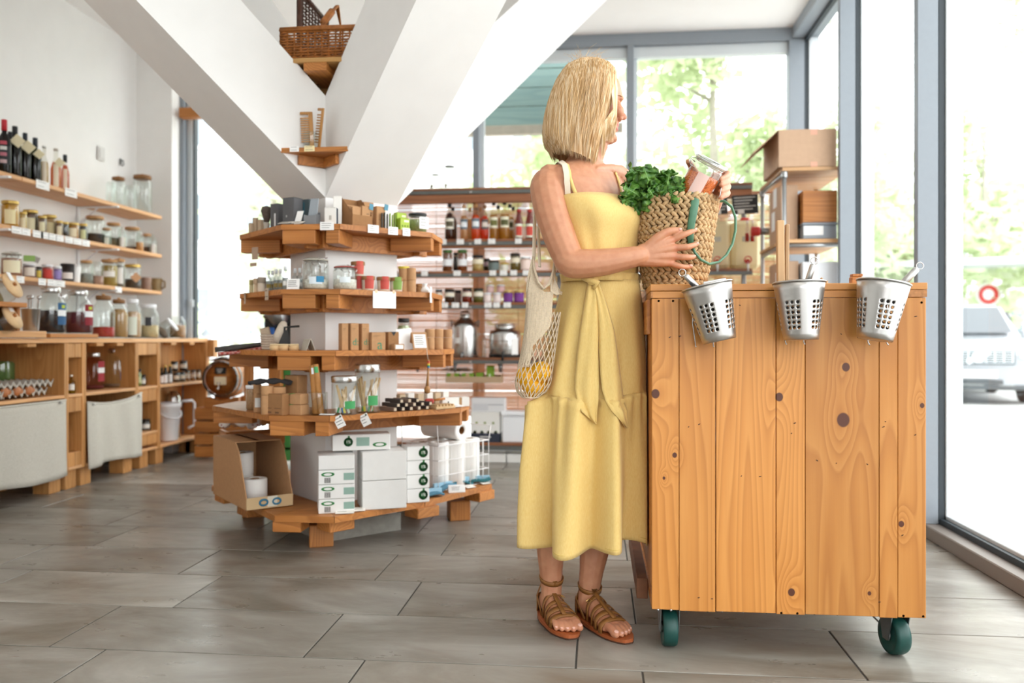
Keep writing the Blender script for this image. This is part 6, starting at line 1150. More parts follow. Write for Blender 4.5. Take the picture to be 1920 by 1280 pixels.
carton('tan carton on the lower level of the pipe rack', (X0+.06, Y0+.25, 1.001), .10, .36, .35, 0, PK); o = MB().bx(-.001, 0, 0, .08, 0, .12, .0003).build('paper_sheet', PAPER); o.location = (X0+.0085, Y0+.15, 1.17); tag(o, 'white paper sheet on the lower tan carton of the pipe rack', 'paper')
# ------------------------------------------------------------------ rolling pine cart
CY, CX0, CX1, CZ0, CZ1, CYB = 2.34, .151, .8855, .124, .992, 3.12
cart = thing('rolling_cart', 'tall pine cart on green castors, right of the woman', 'cart', (CX0, CY, 0)); CW = CX1-CX0
def cx(px): return xon(px, CY)-CX0
def cz(py, px): return zat(py, xon(px, CY), CY)
KN = [(1586, 688, .0105), (1581, 787, .017), (1461, 744, .0105), (1229, 738, .0115), (1265, 853, .0065), (1484, 1110, .0095), (1690, 982, .0075), (1729, 760, .006), (1630, 1112, .005), (1245, 896, .004)]
CPW = wood('cart_pine', '#d8984f', '#cb873e', '#a96524', 'z', 24, .42, [(cx(a), 0, cz(b, a), r) for a, b, r in KN])
edges = [1222, 1273, 1342, 1455, 1510, 1648, 1683.5, 1736.6]
for i, (a, b) in enumerate(zip(edges, edges[1:])):
    g = .0022 if i in (1, 2, 3, 5) else .0007
    MB().bx(cx(a)+g/2, cx(b)-g/2, -.0004*(i % 3), .02, CZ0-.002*(i % 2), CZ1, .0012).build('plank', CPW, cart)
for px, py in [(x, 1143+(x-1222)*.024) for x in (1234, 1258, 1286, 1327, 1354, 1393, 1437, 1465, 1495, 1527, 1570, 1618, 1661, 1694, 1731)]+[(1235, 564), (1262, 564), (1400, 566), (1437, 562), (1583, 572), (1728, 567)]:
    MB().lathe([(.001, -.0012), (.0028, -.001), (.0034, 0)], 10, T(cx(px), 0, cz(py, px)) @ RX(pi/2) @ Matrix.Diagonal((1, 1, 1, 1))).build('screw', STEEL, cart)
m = MB(); rr = random.Random(8)
for px, py in ((1256, 632), (1311, 795), (1291, 800), (1313, 632), (1387, 572), (1350, 575), (1490, 793), (1484, 812), (1390, 892), (1425, 893), (1660, 790), (1656, 800), (1716, 815), (1649, 1128), (1310, 1120), (1335, 1122), (1532, 863), (1568, 868), (1626, 870), (1275, 630), (1656, 575), (1577, 626), (1717, 593), (1692, 1003)):
    a = rr.uniform(-.7, .7); w_ = rr.uniform(.0015, .0035); M = T(cx(px), -.0012, cz(py, px)) @ RY(a); m.bx(-w_, w_, -.0003, .0008, -.0011, .0011, .0002, M)
m.build('nail_mark', pm('nail_dark', '#3d2412', .7), cart)['kind'] = 'stuff'
CT2 = wood('cart_top_pine', '#d99a55', '#c9853e', '#a96827', 'x', 20, .42)
MB().bx(-.004, CW+.002, -.003, CYB-CY, 1.0135, 1.032, .0015).build('table_board', CT2, cart)
MB().bx(0, CW, -.001, .05, .9935, 1.0125, .001).build('top_rail', CT2, cart); MB().bx(-.003, .004, -.0012, CYB-CY, .9935, 1.0125, .001).build('end_grain', pm('end_grain', '#b27a4a', .7, var=.2, vs=120), cart); MB().bx(CW-.06, CW+.001, -.0022, .0, .9935, 1.0125, .0004).build('end_grain', pm('end_grain', '#b27a4a', .7, var=.2, vs=120), cart)
for i in range(5): y0 = .022+i*.151; MB().bx(0, .02, y0, y0+.1495, CZ0+.06, CZ1, .0015).build('side_plank', W1Z, cart); MB().bx(CW-.02, CW, y0, y0+.1495, CZ0, CZ1, .0015).build('side_plank', W1Z, cart)
MB().bx(.0, CW, .0205, CYB-CY, CZ0-.0, CZ0+.02, .002).build('bottom_board', W1, cart); MB().bx(-.012, .0, .03, .76, CZ1-.10, CZ1-.0, .002).build('side_rail', W1Y, cart); MB().bx(-.035, -.002, .14, .77, CZ0-.015, CZ0+.045, .002).build('side_runner', pm('dusty_runner', '#7d5238', .7, var=.15, vs=25), cart)
GRN = pm('castor_green', '#12453f', .45, var=.1, vs=60)
def castor(px, y, rz):
    x = xon(px, CY+y)-CX0; M = T(x, y, 0) @ RZ(rz); r = .054
    q = MB().lathe([(.012, -.019), (r*.72, -.019), (r*.76, -.02), (r*.94, -.02), (r, -.012), (r, .012), (r*.94, .02), (r*.76, .02), (r*.72, .019), (.012, .019)], 26, M @ T(0, 0, r) @ RY(pi/2)).build('wheel', GRN, cart)
    h = MB(); [h.lathe([(.001, 0), (.016, 0), (.016, .004), (.001, .006)], 12, M @ T(s*.0195, 0, r) @ RY(s*pi/2)) for s in (-1, 1)]; h.build('hub', STEELD, q)
    f = MB()
    for s in (-1, 1): f.add([(s*.0275, -.034, CZ0-.006), (s*.0275, .034, CZ0-.006), (s*.0275, .014, r-.012), (s*.0275, -.014, r-.012), (s*.025, -.034, CZ0-.006), (s*.025, .034, CZ0-.006), (s*.025, .014, r-.012), (s*.025, -.014, r-.012)], [(0, 1, 2, 3), (7, 6, 5, 4), (0, 3, 7, 4), (1, 5, 6, 2), (3, 2, 6, 7)], M=M)
    f.bx(-.03, .03, -.036, .036, CZ0-.010, CZ0-.001, .002, M); f.build('fork', pm('zinc_fork', '#8d9294', .3, .85), q)
castor(1254, .07, .05); castor(1677, .07, .22); castor(1262, .66, .2); castor(1672, .66, -.3)
# perforated steel pots
SP = pm('satin_steel', '#c2c0bd', .36, 1, var=.05, vs=9); SP_SHADE = pm('shaded_steel_inside', '#3c3b3a', .6, .6)  # inside colour darkened to stand in for shade behind the holes
def pot(label, px, py, tilt, yaw, seed):
    y = 2.268; p = (xon(px, y), y, zat(py, xon(px, y), y)); t = thing('steel_pot', label, 'pot', p, 0); M = RY(tilt) @ RX(-.04) @ RZ(yaw); h, rt, rb = .152, .0665, .0445; nc, rows = 25, 10; vs = []; fs = []
    def P(a, v): r = rb+(rt-rb)*v; return (r*cos(a), r*sin(a), -h+h*v)
    vv = [0, .1]+[.16+.087*k for k in range(7)]+[.86, 1.0]; m_ = len(vv)
    for v in vv:
        for i in range(nc*2): vs.append(P(pi*i/nc, v))
    n2 = nc*2
    for j in range(m_-1):
        for i in range(nc):
            i0, i1, i2 = 2*i, 2*i+1, (2*i+2) % n2
            if 2 <= j <= 7 and i % 5 < 3:
                a0, a1 = pi*i0/nc, pi*(i0+2)/nc; am, vm = (a0+a1)/2, (vv[j]+vv[j+1])/2; r = rb+(rt-rb)*vm; b = len(vs)
                for k in range(8): g = pi/8+k*pi/4-pi*0; vs.append(P(am+.0047*cos(g)/r, vm+.0047*sin(g)/h))
                A, B, C_, D_, E, G_ = j*n2+i0, j*n2+i1, j*n2+i2, (j+1)*n2+i2, (j+1)*n2+i1, (j+1)*n2+i0
                # hole vertices: 0,1 upper right .. ordered counter-clockwise from angle 22.5
                fs += [f_[::-1] for f_ in ((b+0, b+1, D_), (b+1, b+2, E, D_), (b+2, b+3, G_, E), (b+3, b+4, A, G_), (b+4, b+5, A), (b+5, b+6, B, A), (b+6, b+7, C_, B), (b+7, b+0, D_, C_))]
            else: fs += [(j*n2+i0, j*n2+i1, (j+1)*n2+i1, (j+1)*n2+i0), (j*n2+i1, j*n2+i2, (j+1)*n2+i2, (j+1)*n2+i1)]
    q = MB(); q.add(vs, fs, True, M); q = q.build('perforated_wall', SP, t, solid=.0010); q.data.materials.append(SP_SHADE); q.modifiers[0].material_offset = 1; q.modifiers[0].offset = -1
    MB().lathe([(.001, -h), (rb*.93, -h), (rb, -h+.003)], 30, M).build('base', SP, t); MB().lathe([(rt, -.002), (rt+.002, -.002), (rt+.0025, .001), (rt, .0025), (rt-.001, .001), (rt, -.002)], 40, M).build('rim', SP, t)
    hk = MB()
    for sx in (-.03, .03): hk.tube([(sx, .068, .012), (sx, .066, -.02), (sx, .062, -.10), (sx*.8, .050, -.158), (sx*.8, .038, -.164)], .002, 6)
    hk.build('wire_hook', STEEL, t); return t, p, M
def whisk(label, p, q, r=.0085):
    a, b = Vector(p), Vector(q); t = thing('whisk', label, 'utensil', a); d = b-a; u = d.normalized()
    MB().tube([Vector(), d*.08, d*.1, d*.9, d*.97, d], [r*.8, r*.85, r, r, r*.85, r*.4], 14).build('handle', SP, t); sd = u.cross(Vector((0, 1, 0))).normalized()
    MB().tube([d+u*.010+(sd*cos(k*pi/7)+u*sin(k*pi/7))*.0095 for k in range(14)], .0014, 6, True).build('ring', STEEL, t); MB().tube([Vector(), -u*.07], .003, 6).build('shank', STEEL, t)
t, p, M = pot('left perforated steel pot on the cart, tilted towards the right', 1325, 536, radians(-12.5), .2, 1)
whisk('steel utensil handle sticking out left of the left pot', at(1311, 543, 2.25), at(1284, 516, 2.25)); s = thing('steel_spatula', 'flat steel blade lying across the mouth of the left pot', 'utensil', (p[0]+.018, 2.275, p[2]+.002), .15); MB().bx(-.028, .034, -.012, -.009, -.03, .014, .002, RY(-.18)).build('blade', SP, s); MB().tube([(-.02, -.0105, -.02), (-.01, -.0105, -.09)], .004, 6).build('shank', STEEL, s)
t, p, M = pot('middle perforated steel pot on the cart, holding a wooden paddle', 1498, 530, radians(-1.5), .0, 2)
whisk('steel utensil handle standing in the middle pot', at(1513, 532, 2.255), at(1525, 495, 2.255)); u = thing('wooden_tongs', 'tall pale wooden tongs standing in the middle pot', 'tongs', at(1468, 560, 2.275)); PWZ = wood('pale_beech', '#d2aa7c', '#c2976a', '#a67c50', 'z', 12)
MB().bx(-.0155, .004, -.01, .01, 0, .215, .002, RY(-.01)).build('left_leg', PWZ, u); MB().bx(.0045, .0145, -.006, .012, 0, .205, .002, RY(.01)).build('right_leg', PWZ, u)
for i, (a, b, lb) in enumerate((((1537, 534), (1541, 520), 'left'), ((1548, 535), (1551, 526), 'right'))): v = thing('wooden_stick', lb+' small wooden stick tip in the middle pot', 'stick', at(*a, 2.27)); d = at(*b, 2.27)-at(*a, 2.27); MB().tube([-d*2, Vector(), d*.9, d], [.004, .004, .0035, .0015], 7).build('stick', PWZ, v)
t, p, M = pot('right perforated steel pot on the cart, tilted towards the left', 1657, 530, radians(9.5), .55, 3)
whisk('steel utensil handle leaning right out of the right pot', at(1688, 536, 2.25), at(1720, 503, 2.25), .0095)
b = thing('wood_block', 'small wooden block on the cart top beside the right pot', 'block', (xon(1604, 2.42), 2.42, 1.0325)); MB().bx(-.014, .014, -.014, .014, 0, .022, .002).build('block', W1, b); MB().bx(-.012, .016, -.014, .012, .0225, .030, .001).build('peg', W1Y, b)
b = thing('paper_scrap', 'white paper lying behind the basket at the left end of the cart top', 'paper', (.185, 2.72, 1.0325), .3); MB().grid([[(x*.04, y*.03, .001+.004*x*x) for y in (-1, 0, 1)] for x in (-1, -.5, 0, .5, 1)]).build('sheet', PAPER, b, solid=.001)
# ------------------------------------------------------------------ woven basket with kale and jars
bx_, by_ = .236, 2.585; BH = .272; bk = thing('woven_basket', 'braided seagrass basket with green handles standing on the cart', 'basket', (bx_, by_, 1.0325), radians(5.9))
SG = pm('seagrass', '#bf9f74', .85, var=.28, vs=55, bump=.4, bs=400); NCO = 12
def brad(v): return .088+.043*v**.8
for c in range(NCO):
    m = MB(); v = (c+.5)/NCO; r = brad(v); z = .004+BH*v; n = int(2*pi*r/.0195); hh = BH/NCO*.5; rr = random.Random(c)
    for row in (-1, 1):
        for i in range(n):
            a = 2*pi*(i+.5*(row > 0))/n; jt = rr.uniform(-.0012, .0012); sc_ = rr.uniform(.85, 1.15)
            M = RZ(a) @ T(r+jt, 0, z+row*hh*.46) @ RX(row*.66+rr.uniform(-.12, .12)) @ Matrix.Diagonal((.0070*sc_, .0150*sc_, .0068, 1))
            m.lathe([(.001, -1), (.72, -.66), (1, 0), (.72, .66), (.001, 1)], 6, M)
    m.build('braid', SG, bk)
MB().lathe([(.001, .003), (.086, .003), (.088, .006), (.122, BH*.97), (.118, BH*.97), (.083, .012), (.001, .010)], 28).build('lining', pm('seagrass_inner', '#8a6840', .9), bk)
GS = pm('green_leather', '#4c7a5e', .45, var=.08, vs=60)
def loc(px, py, d): return bk_inv @ at(px, py, d)
bpy.context.view_layer.update(); bk_inv = (T(bx_, by_, 1.0325) @ RZ(radians(5.9))).inverted()
MB().tube([loc(*q) for q in ((1300, 352, 2.455), (1303, 362, 2.43), (1303, 378, 2.418), (1300, 398, 2.415), (1296, 420, 2.418), (1294, 440, 2.425), (1295, 462, 2.432))], [.008, .012, .0125, .012, .011, .010, .008], 8, flat=.28, up=(0, 1, 0)).build('strap', GS, bk)
MB().tube([loc(*q) for q in ((1295, 455, 2.432), (1303, 474, 2.425), (1314, 487, 2.43), (1330, 495, 2.45), (1348, 491, 2.47), (1362, 478, 2.49), (1373, 458, 2.51), (1379, 432, 2.52), (1379, 408, 2.53), (1372, 388, 2.54), (1358, 377, 2.55), (1344, 377, 2.55), (1336, 384, 2.55))], .0042, 10).build('handle', GS, bk)
MB().tube([loc(*q) for q in ((1185, 365, 2.56), (1178, 385, 2.55), (1177, 405, 2.545), (1182, 428, 2.545), (1190, 440, 2.55))], .010, 8, flat=.3, up=(0, 1, 0)).build('strap', pm('green_leather_dark', '#2f4f40', .5), bk)
KG = NT('kale_leaf'); tc = KG.n('ShaderNodeTexCoord'); nz = KG.n('ShaderNodeTexNoise'); nz.inputs['Scale'].default_value = 60; nz.inputs['Detail'].default_value = 5; KG.l(tc.outputs['Object'], nz.inputs['Vector']); KG.l(KG.ramp(nz.outputs[0], [(.3, '#274e14'), (.5, '#447422'), (.7, '#7aa24a')]), KG.b.inputs['Base Color']); KG.b.inputs['Roughness'].default_value = .42; KG.bump(nz.outputs[0], .4)
kt = thing('kale_bunch', 'bunch of curly green kale spilling out of the basket', 'vegetable', at(1228, 380, 2.53)); ko = at(1228, 380, 2.53); rr = random.Random(12)
LEAVES = [((1225, 395), (1208, 335), (1180, 318), .052, 2.50), ((1220, 395), (1195, 355), (1168, 352), .045, 2.46), ((1228, 395), (1222, 345), (1206, 312), .05, 2.47), ((1235, 395), (1238, 345), (1243, 322), .05, 2.53), ((1245, 395), (1250, 352), (1256, 318), .042, 2.49), ((1245, 395), (1260, 350), (1284, 346), .045, 2.46), ((1232, 395), (1228, 362), (1215, 355), .05, 2.44), ((1240, 395), (1248, 368), (1262, 362), .048, 2.43), ((1215, 395), (1190, 372), (1165, 375), .04, 2.47), ((1225, 398), (1205, 362), (1185, 335), .05, 2.54), ((1250, 398), (1268, 362), (1278, 360), .036, 2.44)]
for i, (a, b, c, wd, d) in enumerate(LEAVES):
    A, B, C_ = at(*a, d+.03)-ko, at(*b, d)-ko, at(*c, d-.02)-ko; nx, ny = 44, 20; rows = []; ph = rr.uniform(0, 6)
    for j in range(nx+1):
        u = j/nx; P = A*(1-u)**2+B*2*u*(1-u)+C_*u*u; tg = ((B-A)*(1-u)+(C_-B)*u).normalized(); sd = tg.cross(Vector((.1, -1, .15))).normalized(); nn = tg.cross(sd); wv = wd*(.25+.75*sin(pi*min(1, .12+u*.86))**.6)*(1 if u < .97 else .7); r = []
        for k in range(ny+1):
            s = 2*k/ny-1; e = abs(s)**1.6; f = e*wv*.42
            q = P+sd*(s*wv*.62)+nn*(.35*wv*s*s)+nn*f*1.15*sin(u*44+ph+s*3)+tg*f*.9*cos(u*37+ph*2+s*4)+sd*f*.7*sin(u*57+ph+2*s)+nn*f*.4*sin(u*97+ph+5*s)
            r.append(q+Vector((rr.uniform(-1, 1), rr.uniform(-1, 1), rr.uniform(-1, 1)))*.0015*e)
        rows.append(r)
    m = MB(); m.grid(rows); lf = m.build('leaf', KG.m, kt, solid=.0012); MB().tube([A+(B-A)*0, A*.25+B*.5+C_*.25, C_*.8+B*.2], [.0035, .0028, .001], 6).build('rib', pm('kale_rib', '#7fae5c', .5), lf)
# lentil jar in the woman's left hand, small jar in the basket
ja, jb = at(1302, 360, 2.475), at(1335, 302, 2.440); jt = thing('lentil_jar', 'clip top glass jar of red lentils held tilted in her left hand', 'jar', ja); ax = jb-ja; L = ax.length; JM = ax.to_track_quat('Z', 'Y').to_matrix().to_4x4(); r = .049
MB().lathe([(r*.85, -.02), (r, -.012), (r, L*.70), (r*.93, L*.80), (r*.88, L*.84), (r*.88, L*.90)], 30, JM).build('glass_body', glass('thick_jar_glass', '#f6faf8', 1, .03, 1.8), jt)
lm = NT('red_lentils'); tc = lm.n('ShaderNodeTexCoord'); vo = lm.n('ShaderNodeTexVoronoi'); vo.inputs['Scale'].default_value = 330; lm.l(tc.outputs['Object'], vo.inputs['Vector']); lm.l(lm.ramp(vo.outputs['Distance'], [(.1, '#ff9a55'), (.6, '#f0702c'), (.9, '#c2501a')]), lm.b.inputs['Base Color']); lm.b.inputs['Roughness'].default_value = .7; lm.bump(vo.outputs['Distance'], .6)
m = MB(); pr = [(.001, -.016), (r*.9, -.015), (r*.965, -.008), (r*.965, L*.5)]; m.lathe(pr, 30, JM, cap=False)
ring = [JM @ Vector((r*.965*cos(k*pi/15), r*.965*sin(k*pi/15), L*(.5+.12*cos(k*pi/15+2.2)))) for k in range(30)]; base = [JM @ Vector((r*.965*cos(k*pi/15), r*.965*sin(k*pi/15), L*.5)) for k in range(30)]
m.grid([base+[base[0]], ring+[ring[0]]]); m.add(ring, [tuple(range(30))]); m.build('lentils', lm.m, jt)
azc = [k for k in range(60)]; dirs = [(JM @ Vector((cos(k*pi/30), sin(k*pi/30), 0))).y for k in azc]; a0 = azc[dirs.index(min(dirs))]*pi/30
MB().lathe([(r*1.012, -.008), (r*1.012, L*.62)], 8, JM, a0-.42, a0+.30).build('paper_label', pm('pink_label', '#f0cfc6', .7), jt)
MB().lathe([(r*.90, L*.90), (r*.97, L*.905), (r*.97, L*.93), (r*.90, L*.935)], 30, JM).build('rubber_seal', pm('seal_pale', '#d8d2c2', .7), jt); MB().lathe([(r*.98, L*.937), (r*1.0, L*.98), (r*.86, L*1.01), (r*.5, L*1.03), (.001, L*1.03)], 30, JM).build('lid', glass('thick_jar_glass', '#f6faf8', 1, .03, 1.8), jt)
wm = MB()
for z, k in ((L*.865, .905), (L*.955, 1.03), (L*.99, .96)): wm.tube([JM @ Vector((r*k*cos(q*pi/12), r*k*sin(q*pi/12), z)) for q in range(24)], .0014, 6, True)
wl = at(1292, 300, 2.42)-ja; wm.tube([at(1306, 296, 2.43)-ja, at(1297, 293, 2.425)-ja, wl, at(1295, 309, 2.425)-ja, at(1302, 314, 2.43)-ja], .0015, 6); wm.tube([at(1303, 303, 2.425)-ja, at(1297, 297, 2.42)-ja, at(1293, 306, 2.42)-ja], .0018, 6); wm.tube([at(1352, 352, 2.43)-ja, at(1350, 366, 2.43)-ja, at(1342, 376, 2.44)-ja], .0016, 6); wm.build('wire_clip', STEEL, jt)
p = at(1308, 372, 2.475); sj = thing('small_jar', 'small jar with a cream lid standing in the basket before the lentil jar', 'jar', (p.x, p.y, p.z-.03)); M = RX(.35) @ RY(.12); MB().lathe([(.026, 0), (.027, .004), (.027, .036), (.024, .042)], 20, M).build('glass_body', GL, sj); MB().lathe([(.0255, .040), (.0285, .042), (.0285, .054), (.026, .056), (.001, .0555)], 22, M).build('lid', pm('cream_lid', '#dcd6b4', .45), sj); MB().lathe([(.001, .003), (.024, .003), (.0255, .033), (.001, .034)], 16, M).build('contents', pm('contents', '#e6e0d4', .9, var=.2, vs=120), sj)
# ------------------------------------------------------------------ the woman
D0 = 2.55
def W(px, py, d): return at(px, py, d)
EX = Vector((C, S, 0)); ED = Vector((-S, C, 0)); UP = Vector((0, 0, 1))      # picture right, depth, up
PH = radians(46); SHX = EX*cos(PH)+ED*sin(PH); FWD = EX*sin(PH)-ED*cos(PH)      # across the shoulders; where the chest faces
wo = thing('person', 'blonde woman in a yellow sundress looking right, holding a basket and a jar', 'person', (-.05, 2.52, 0)); WO = Vector((-.05, 2.52, 0))
def ell(c, A, B, n=32, ax=SHX, bx=FWD, p=2.0):
    o = []
    for i in range(n):
        a = 2*pi*i/n; ca, sa = cos(a), sin(a); o.append(c+ax*(A*math.copysign(abs(ca)**(2/p), ca))+bx*(B*math.copysign(abs(sa)**(2/p), sa)))
    return o
def loft(m, rings, caps=True):
    m.grid([r+[r[0]] for r in rings]); n = len(rings[0])
    if caps:
        m.add(rings[0], [tuple(range(n))[::-1]]); m.add(rings[-1], [tuple(range(n))])
def chain(m, pts, rad, n=14, sub=4):
    """tapered limb with round ends; Catmull-Rom through the joints"""
    P = [Vector(p) for p in pts]; Q, Rr = [], []
    for i in range(len(P)-1):
        p0, p1, p2, p3 = P[max(0, i-1)], P[i], P[i+1], P[min(len(P)-1, i+2)]
        for k in range(sub):
            t = k/sub; Q.append(.5*((2*p1)+(p2-p0)*t+(2*p0-5*p1+4*p2-p3)*t*t+(3*p1-p0-3*p2+p3)*t**3)); Rr.append(rad[i]+(rad[i+1]-rad[i])*t)
    Q.append(P[-1]); Rr.append(rad[-1]); a = (Q[0]-Q[1]).normalized(); b = (Q[-1]-Q[-2]).normalized(); r0, r1 = Rr[0], Rr[-1]
    Q = [Q[0]+a*r0*.95, Q[0]+a*r0*.6]+Q+[Q[-1]+b*r1*.6, Q[-1]+b*r1*.95]; Rr = [r0*.25, r0*.78]+Rr+[r1*.78, r1*.25]
    m.tube(Q, Rr, n)
def ringm(m, L): loft(m, [ell(W(px, py, d), A, B, p=p) for px, py, d, A, B, p in L])
TORSO = [(1130, 640, 2.555, .085, .075, 2.2), (1128, 580, 2.555, .095, .082, 2.2), (1126, 520, 2.555, .112, .088, 2.2), (1121, 475, 2.56, .122, .094, 2.2), (1113, 430, 2.565, .132, .106, 2.2), (1107, 400, 2.57, .140, .112, 2.3), (1102, 370, 2.575, .148, .098, 2.4), (1099, 345, 2.58, .158, .084, 2.3), (1098, 328, 2.585, .152, .070, 2.1), (1097, 316, 2.59, .112, .062, 2), (1096, 306, 2.59, .070, .056, 2), (1097, 296, 2.59, .055, .052, 2), (1100, 280, 2.59, .048, .048, 2), (1104, 262, 2.59, .046, .048, 2), (1107, 245, 2.59, .046, .05, 2)]
b = MB(); ringm(b, TORSO)
# collar bones, shoulders
chain(b, [W(1092, 316, 2.52), W(1060, 322, 2.505), W(1030, 328, 2.50)], [.016, .022, .034])
chain(b, [W(1118, 318, 2.53), W(1142, 318, 2.60), W(1160, 326, 2.67)], [.012, .018, .030])
for s in ((1086, 313, 2.515, 1056, 318, 2.475), (1119, 317, 2.52, 1148, 318, 2.59)): chain(b, [W(*s[:3]), W(*s[3:])], [.006, .007], 8)
for px, d in ((1098, 2.475), (1150, 2.525)): b.ball(W(px, 402, d), .052, 16)
# right arm (near), left arm (behind)
chain(b, [W(1030, 338, 2.50), W(1026, 352, 2.485), W(1034, 395, 2.46), (W(1048, 440, 2.44)), W(1064, 480, 2.42), W(1072, 493, 2.41), W(1100, 494, 2.405), W(1135, 491, 2.402), W(1170, 485, 2.402), W(1200, 479, 2.408)], [.044, .053, .052, .0485, .045, .0445, .0425, .0395, .034, .0285])
chain(b, [W(1162, 336, 2.68), W(1172, 370, 2.70), W(1192, 420, 2.72), W(1222, 462, 2.73), W(1270, 436, 2.70), W(1318, 402, 2.65), W(1338, 384, 2.60)], [.042, .048, .044, .040, .037, .031, .026])
# right hand on the basket: palm fan, thumb, four bent fingers
hd = 2.413
for k, (kx, ky, d) in enumerate(((1262, 449, 2.414), (1268, 464, 2.410), (1266, 480, 2.412), (1258, 492, 2.416))):
    w0 = W(1202, 470+k*6, hd); kk = W(kx, ky, d); chain(b, [w0, w0.lerp(kk, .55)+ED*-.003, kk], [.019, .0165, .0112], 10)
for pts in (((1266, 447, 2.412), (1284, 439, 2.410), (1296, 434, 2.420), (1304, 431, 2.432)), ((1270, 464, 2.408), (1288, 463, 2.404), (1299, 460, 2.416), (1307, 457, 2.430)), ((1268, 481, 2.410), (1285, 482, 2.406), (1295, 482, 2.416), (1302, 481, 2.430)), ((1259, 494, 2.414), (1275, 499, 2.412), (1286, 500, 2.420), (1296, 499, 2.432))):
    L = len(pts); k = .9 if pts[0][1] > 490 else 1; chain(b, [W(*p) for p in pts], [.0105*k, .0098*k, .0086*k, .0072*k], 10, 3)
chain(b, [W(1212, 466, 2.412), W(1232, 447, 2.406), W(1248, 436, 2.404), (W(1262, 432, 2.408)), W(1275, 431, 2.418)], [.017, .0155, .012, .0108, .0085], 10)
# left hand wrapped round the jar from behind
chain(b, [W(1338, 384, 2.60), W(1342, 362, 2.565), W(1340, 345, 2.55)], [.025, .027, .024])
for y in (326, 337, 349, 361):
    q = abs(y-340)*.09; chain(b, [W(1340, y+4, 2.55), W(1360-q*.6, y-1, 2.535), W(1366-q, y+1, 2.50), W(1362-q, y+5, 2.462), W(1352-q, y+9, 2.436)], [.0125, .0105, .0098, .0088, .0072], 10, 3)
chain(b, [W(1330, 362, 2.56), W(1312, 338, 2.545), W(1300, 318, 2.525), W(1293, 306, 2.495), W(1290, 303, 2.475)], [.016, .0135, .0115, .0098, .0078], 10)
# hips, legs
chain(b, [W(1112, 640, 2.555), W(1085, 780, 2.56), W(1052, 900, 2.575), W(1040, 960, 2.60), W(1033, 1020, 2.61), W(1033, 1070, 2.61), W(1034, 1105, 2.605), W(1033, 1128, 2.60)], [.062, .058, .050, .050, .046, .037, .0325, .032])
chain(b, [W(1145, 640, 2.57), W(1142, 780, 2.585), W(1132, 900, 2.59), W(1124, 960, 2.605), W(1116, 1020, 2.61), W(1109, 1070, 2.60), W(1104, 1110, 2.595), W(1102, 1132, 2.59)], [.062, .058, .050, .050, .049, .038, .0325, .032])
def P0(px, d): v = at(px, HY, d); return Vector((v.x, v.y, 0))
FEET = {'right': (P0(1021, 2.665), P0(1072, 2.425), 1), 'left': (P0(1090, 2.635), P0(1176, 2.390), -1)}
STN = [(.0, .014, .026, 0), (.04, .026, .050, 0), (.12, .031, .075, 0), (.22, .032, .085, 0), (.32, .031, .073, 0), (.44, .034, .060, 0), (.56, .040, .048, .001), (.68, .044, .037, .002), (.78, .042, .029, .003)]
SOLE = .014
def foot_frame(k): H, T_, med = FEET[k]; f = (T_-H); L = f.length; f = f.normalized(); s = Vector((f.y, -f.x, 0)); return H, f, s, L, med   # s: to the walker's right
def fsec(k, t):
    H, f, s, L, med = foot_frame(k)
    for a, c in zip(STN, STN[1:]):
        if a[0] <= t <= c[0]: u = (t-a[0])/(c[0]-a[0]); return [a[i]+(c[i]-a[i])*u for i in (1, 2, 3)]
    return list(STN[-1][1:])
for k in FEET:
    H, f, s, L, med = foot_frame(k); rings = []
    for t, w_, h_, o in STN:
        c = H+f*(t*L)-s*(med*o); rings.append([c+s*(w_*cos(a))*(1 if sin(a) > -.3 else .92)+UP*(SOLE+max(0, h_*(.36+.64*sin(a)) if sin(a) > 0 else .36*h_*(1+sin(a)))) for a in [2*pi*i/24 for i in range(24)]])
    loft(b, rings)
    for j, (o, t0, t1, r) in enumerate(((-.030, .72, .955, .0125), (-.010, .76, .955, .0088), (.007, .75, .93, .0083), (.022, .72, .90, .008), (.035, .68, .855, .0082))):
        o2 = -o*med; A = H+f*(t0*L)-s*o2*.92; B = H+f*(t1*L)-s*o2; chain(b, [A+UP*(SOLE+.018), (A+B)/2+UP*(SOLE+.020), A.lerp(B, .85)+UP*(SOLE+.013), B+UP*(SOLE+r*.95)], [r*1.05, r, r*1.02, r*.9], 10, 3)
# head
HD_ = radians(-4)     # the face points right, turned a touch away
FX = EX*cos(HD_)-ED*sin(HD_); FS = Vector((FX.y, -FX.x, 0))      # face direction; towards the viewer side
HC = W(1098, 200, 2.585)
def hp(px, py, lat=0): return HC+FX*((px-1098)/F*2.585)+UP*((200-py)/F*2.585)+FS*lat
HEAD = [(119, 1112, 1082, 0.018), (123, 1128, 1066, 0.038), (130, 1143, 1063, .056), (140, 1153.5, 1054, .066), (156, 1162.5, 1046, .073), (170, 1166.5, 1043, .075), (180, 1168.2, 1042, .076), (187, 1167.5, 1042, .0755), (194, 1163.8, 1043, .074), (203, 1162, 1044, .073), (212, 1161.5, 1046, .0715), (220, 1160, 1050, .069), (228, 1157.5, 1056, .065), (236, 1156.5, 1058, .060), (244, 1155.5, 1069, .0545), (252, 1154.5, 1081, .048), (259, 1154.5, 1089, .041), (264, 1152.5, 1095, .034), (268, 1146, 1101, .024), (270, 1138, 1107, .014)]
rings = []
for y, fr, bk_, wd in HEAD:
    c = hp((fr+bk_)/2, y); A = (fr-bk_)/2/F*2.585; rr_ = []
    for i in range(36):
        a = 2*pi*i/36; ca, sa = cos(a), sin(a); k = 1.0-(.16*max(0, ca)**2*(1 if y > 150 else .5)); rr_.append(c+FX*A*ca+FS*wd*k*sa)
    rings.append(rr_)
loft(b, rings)
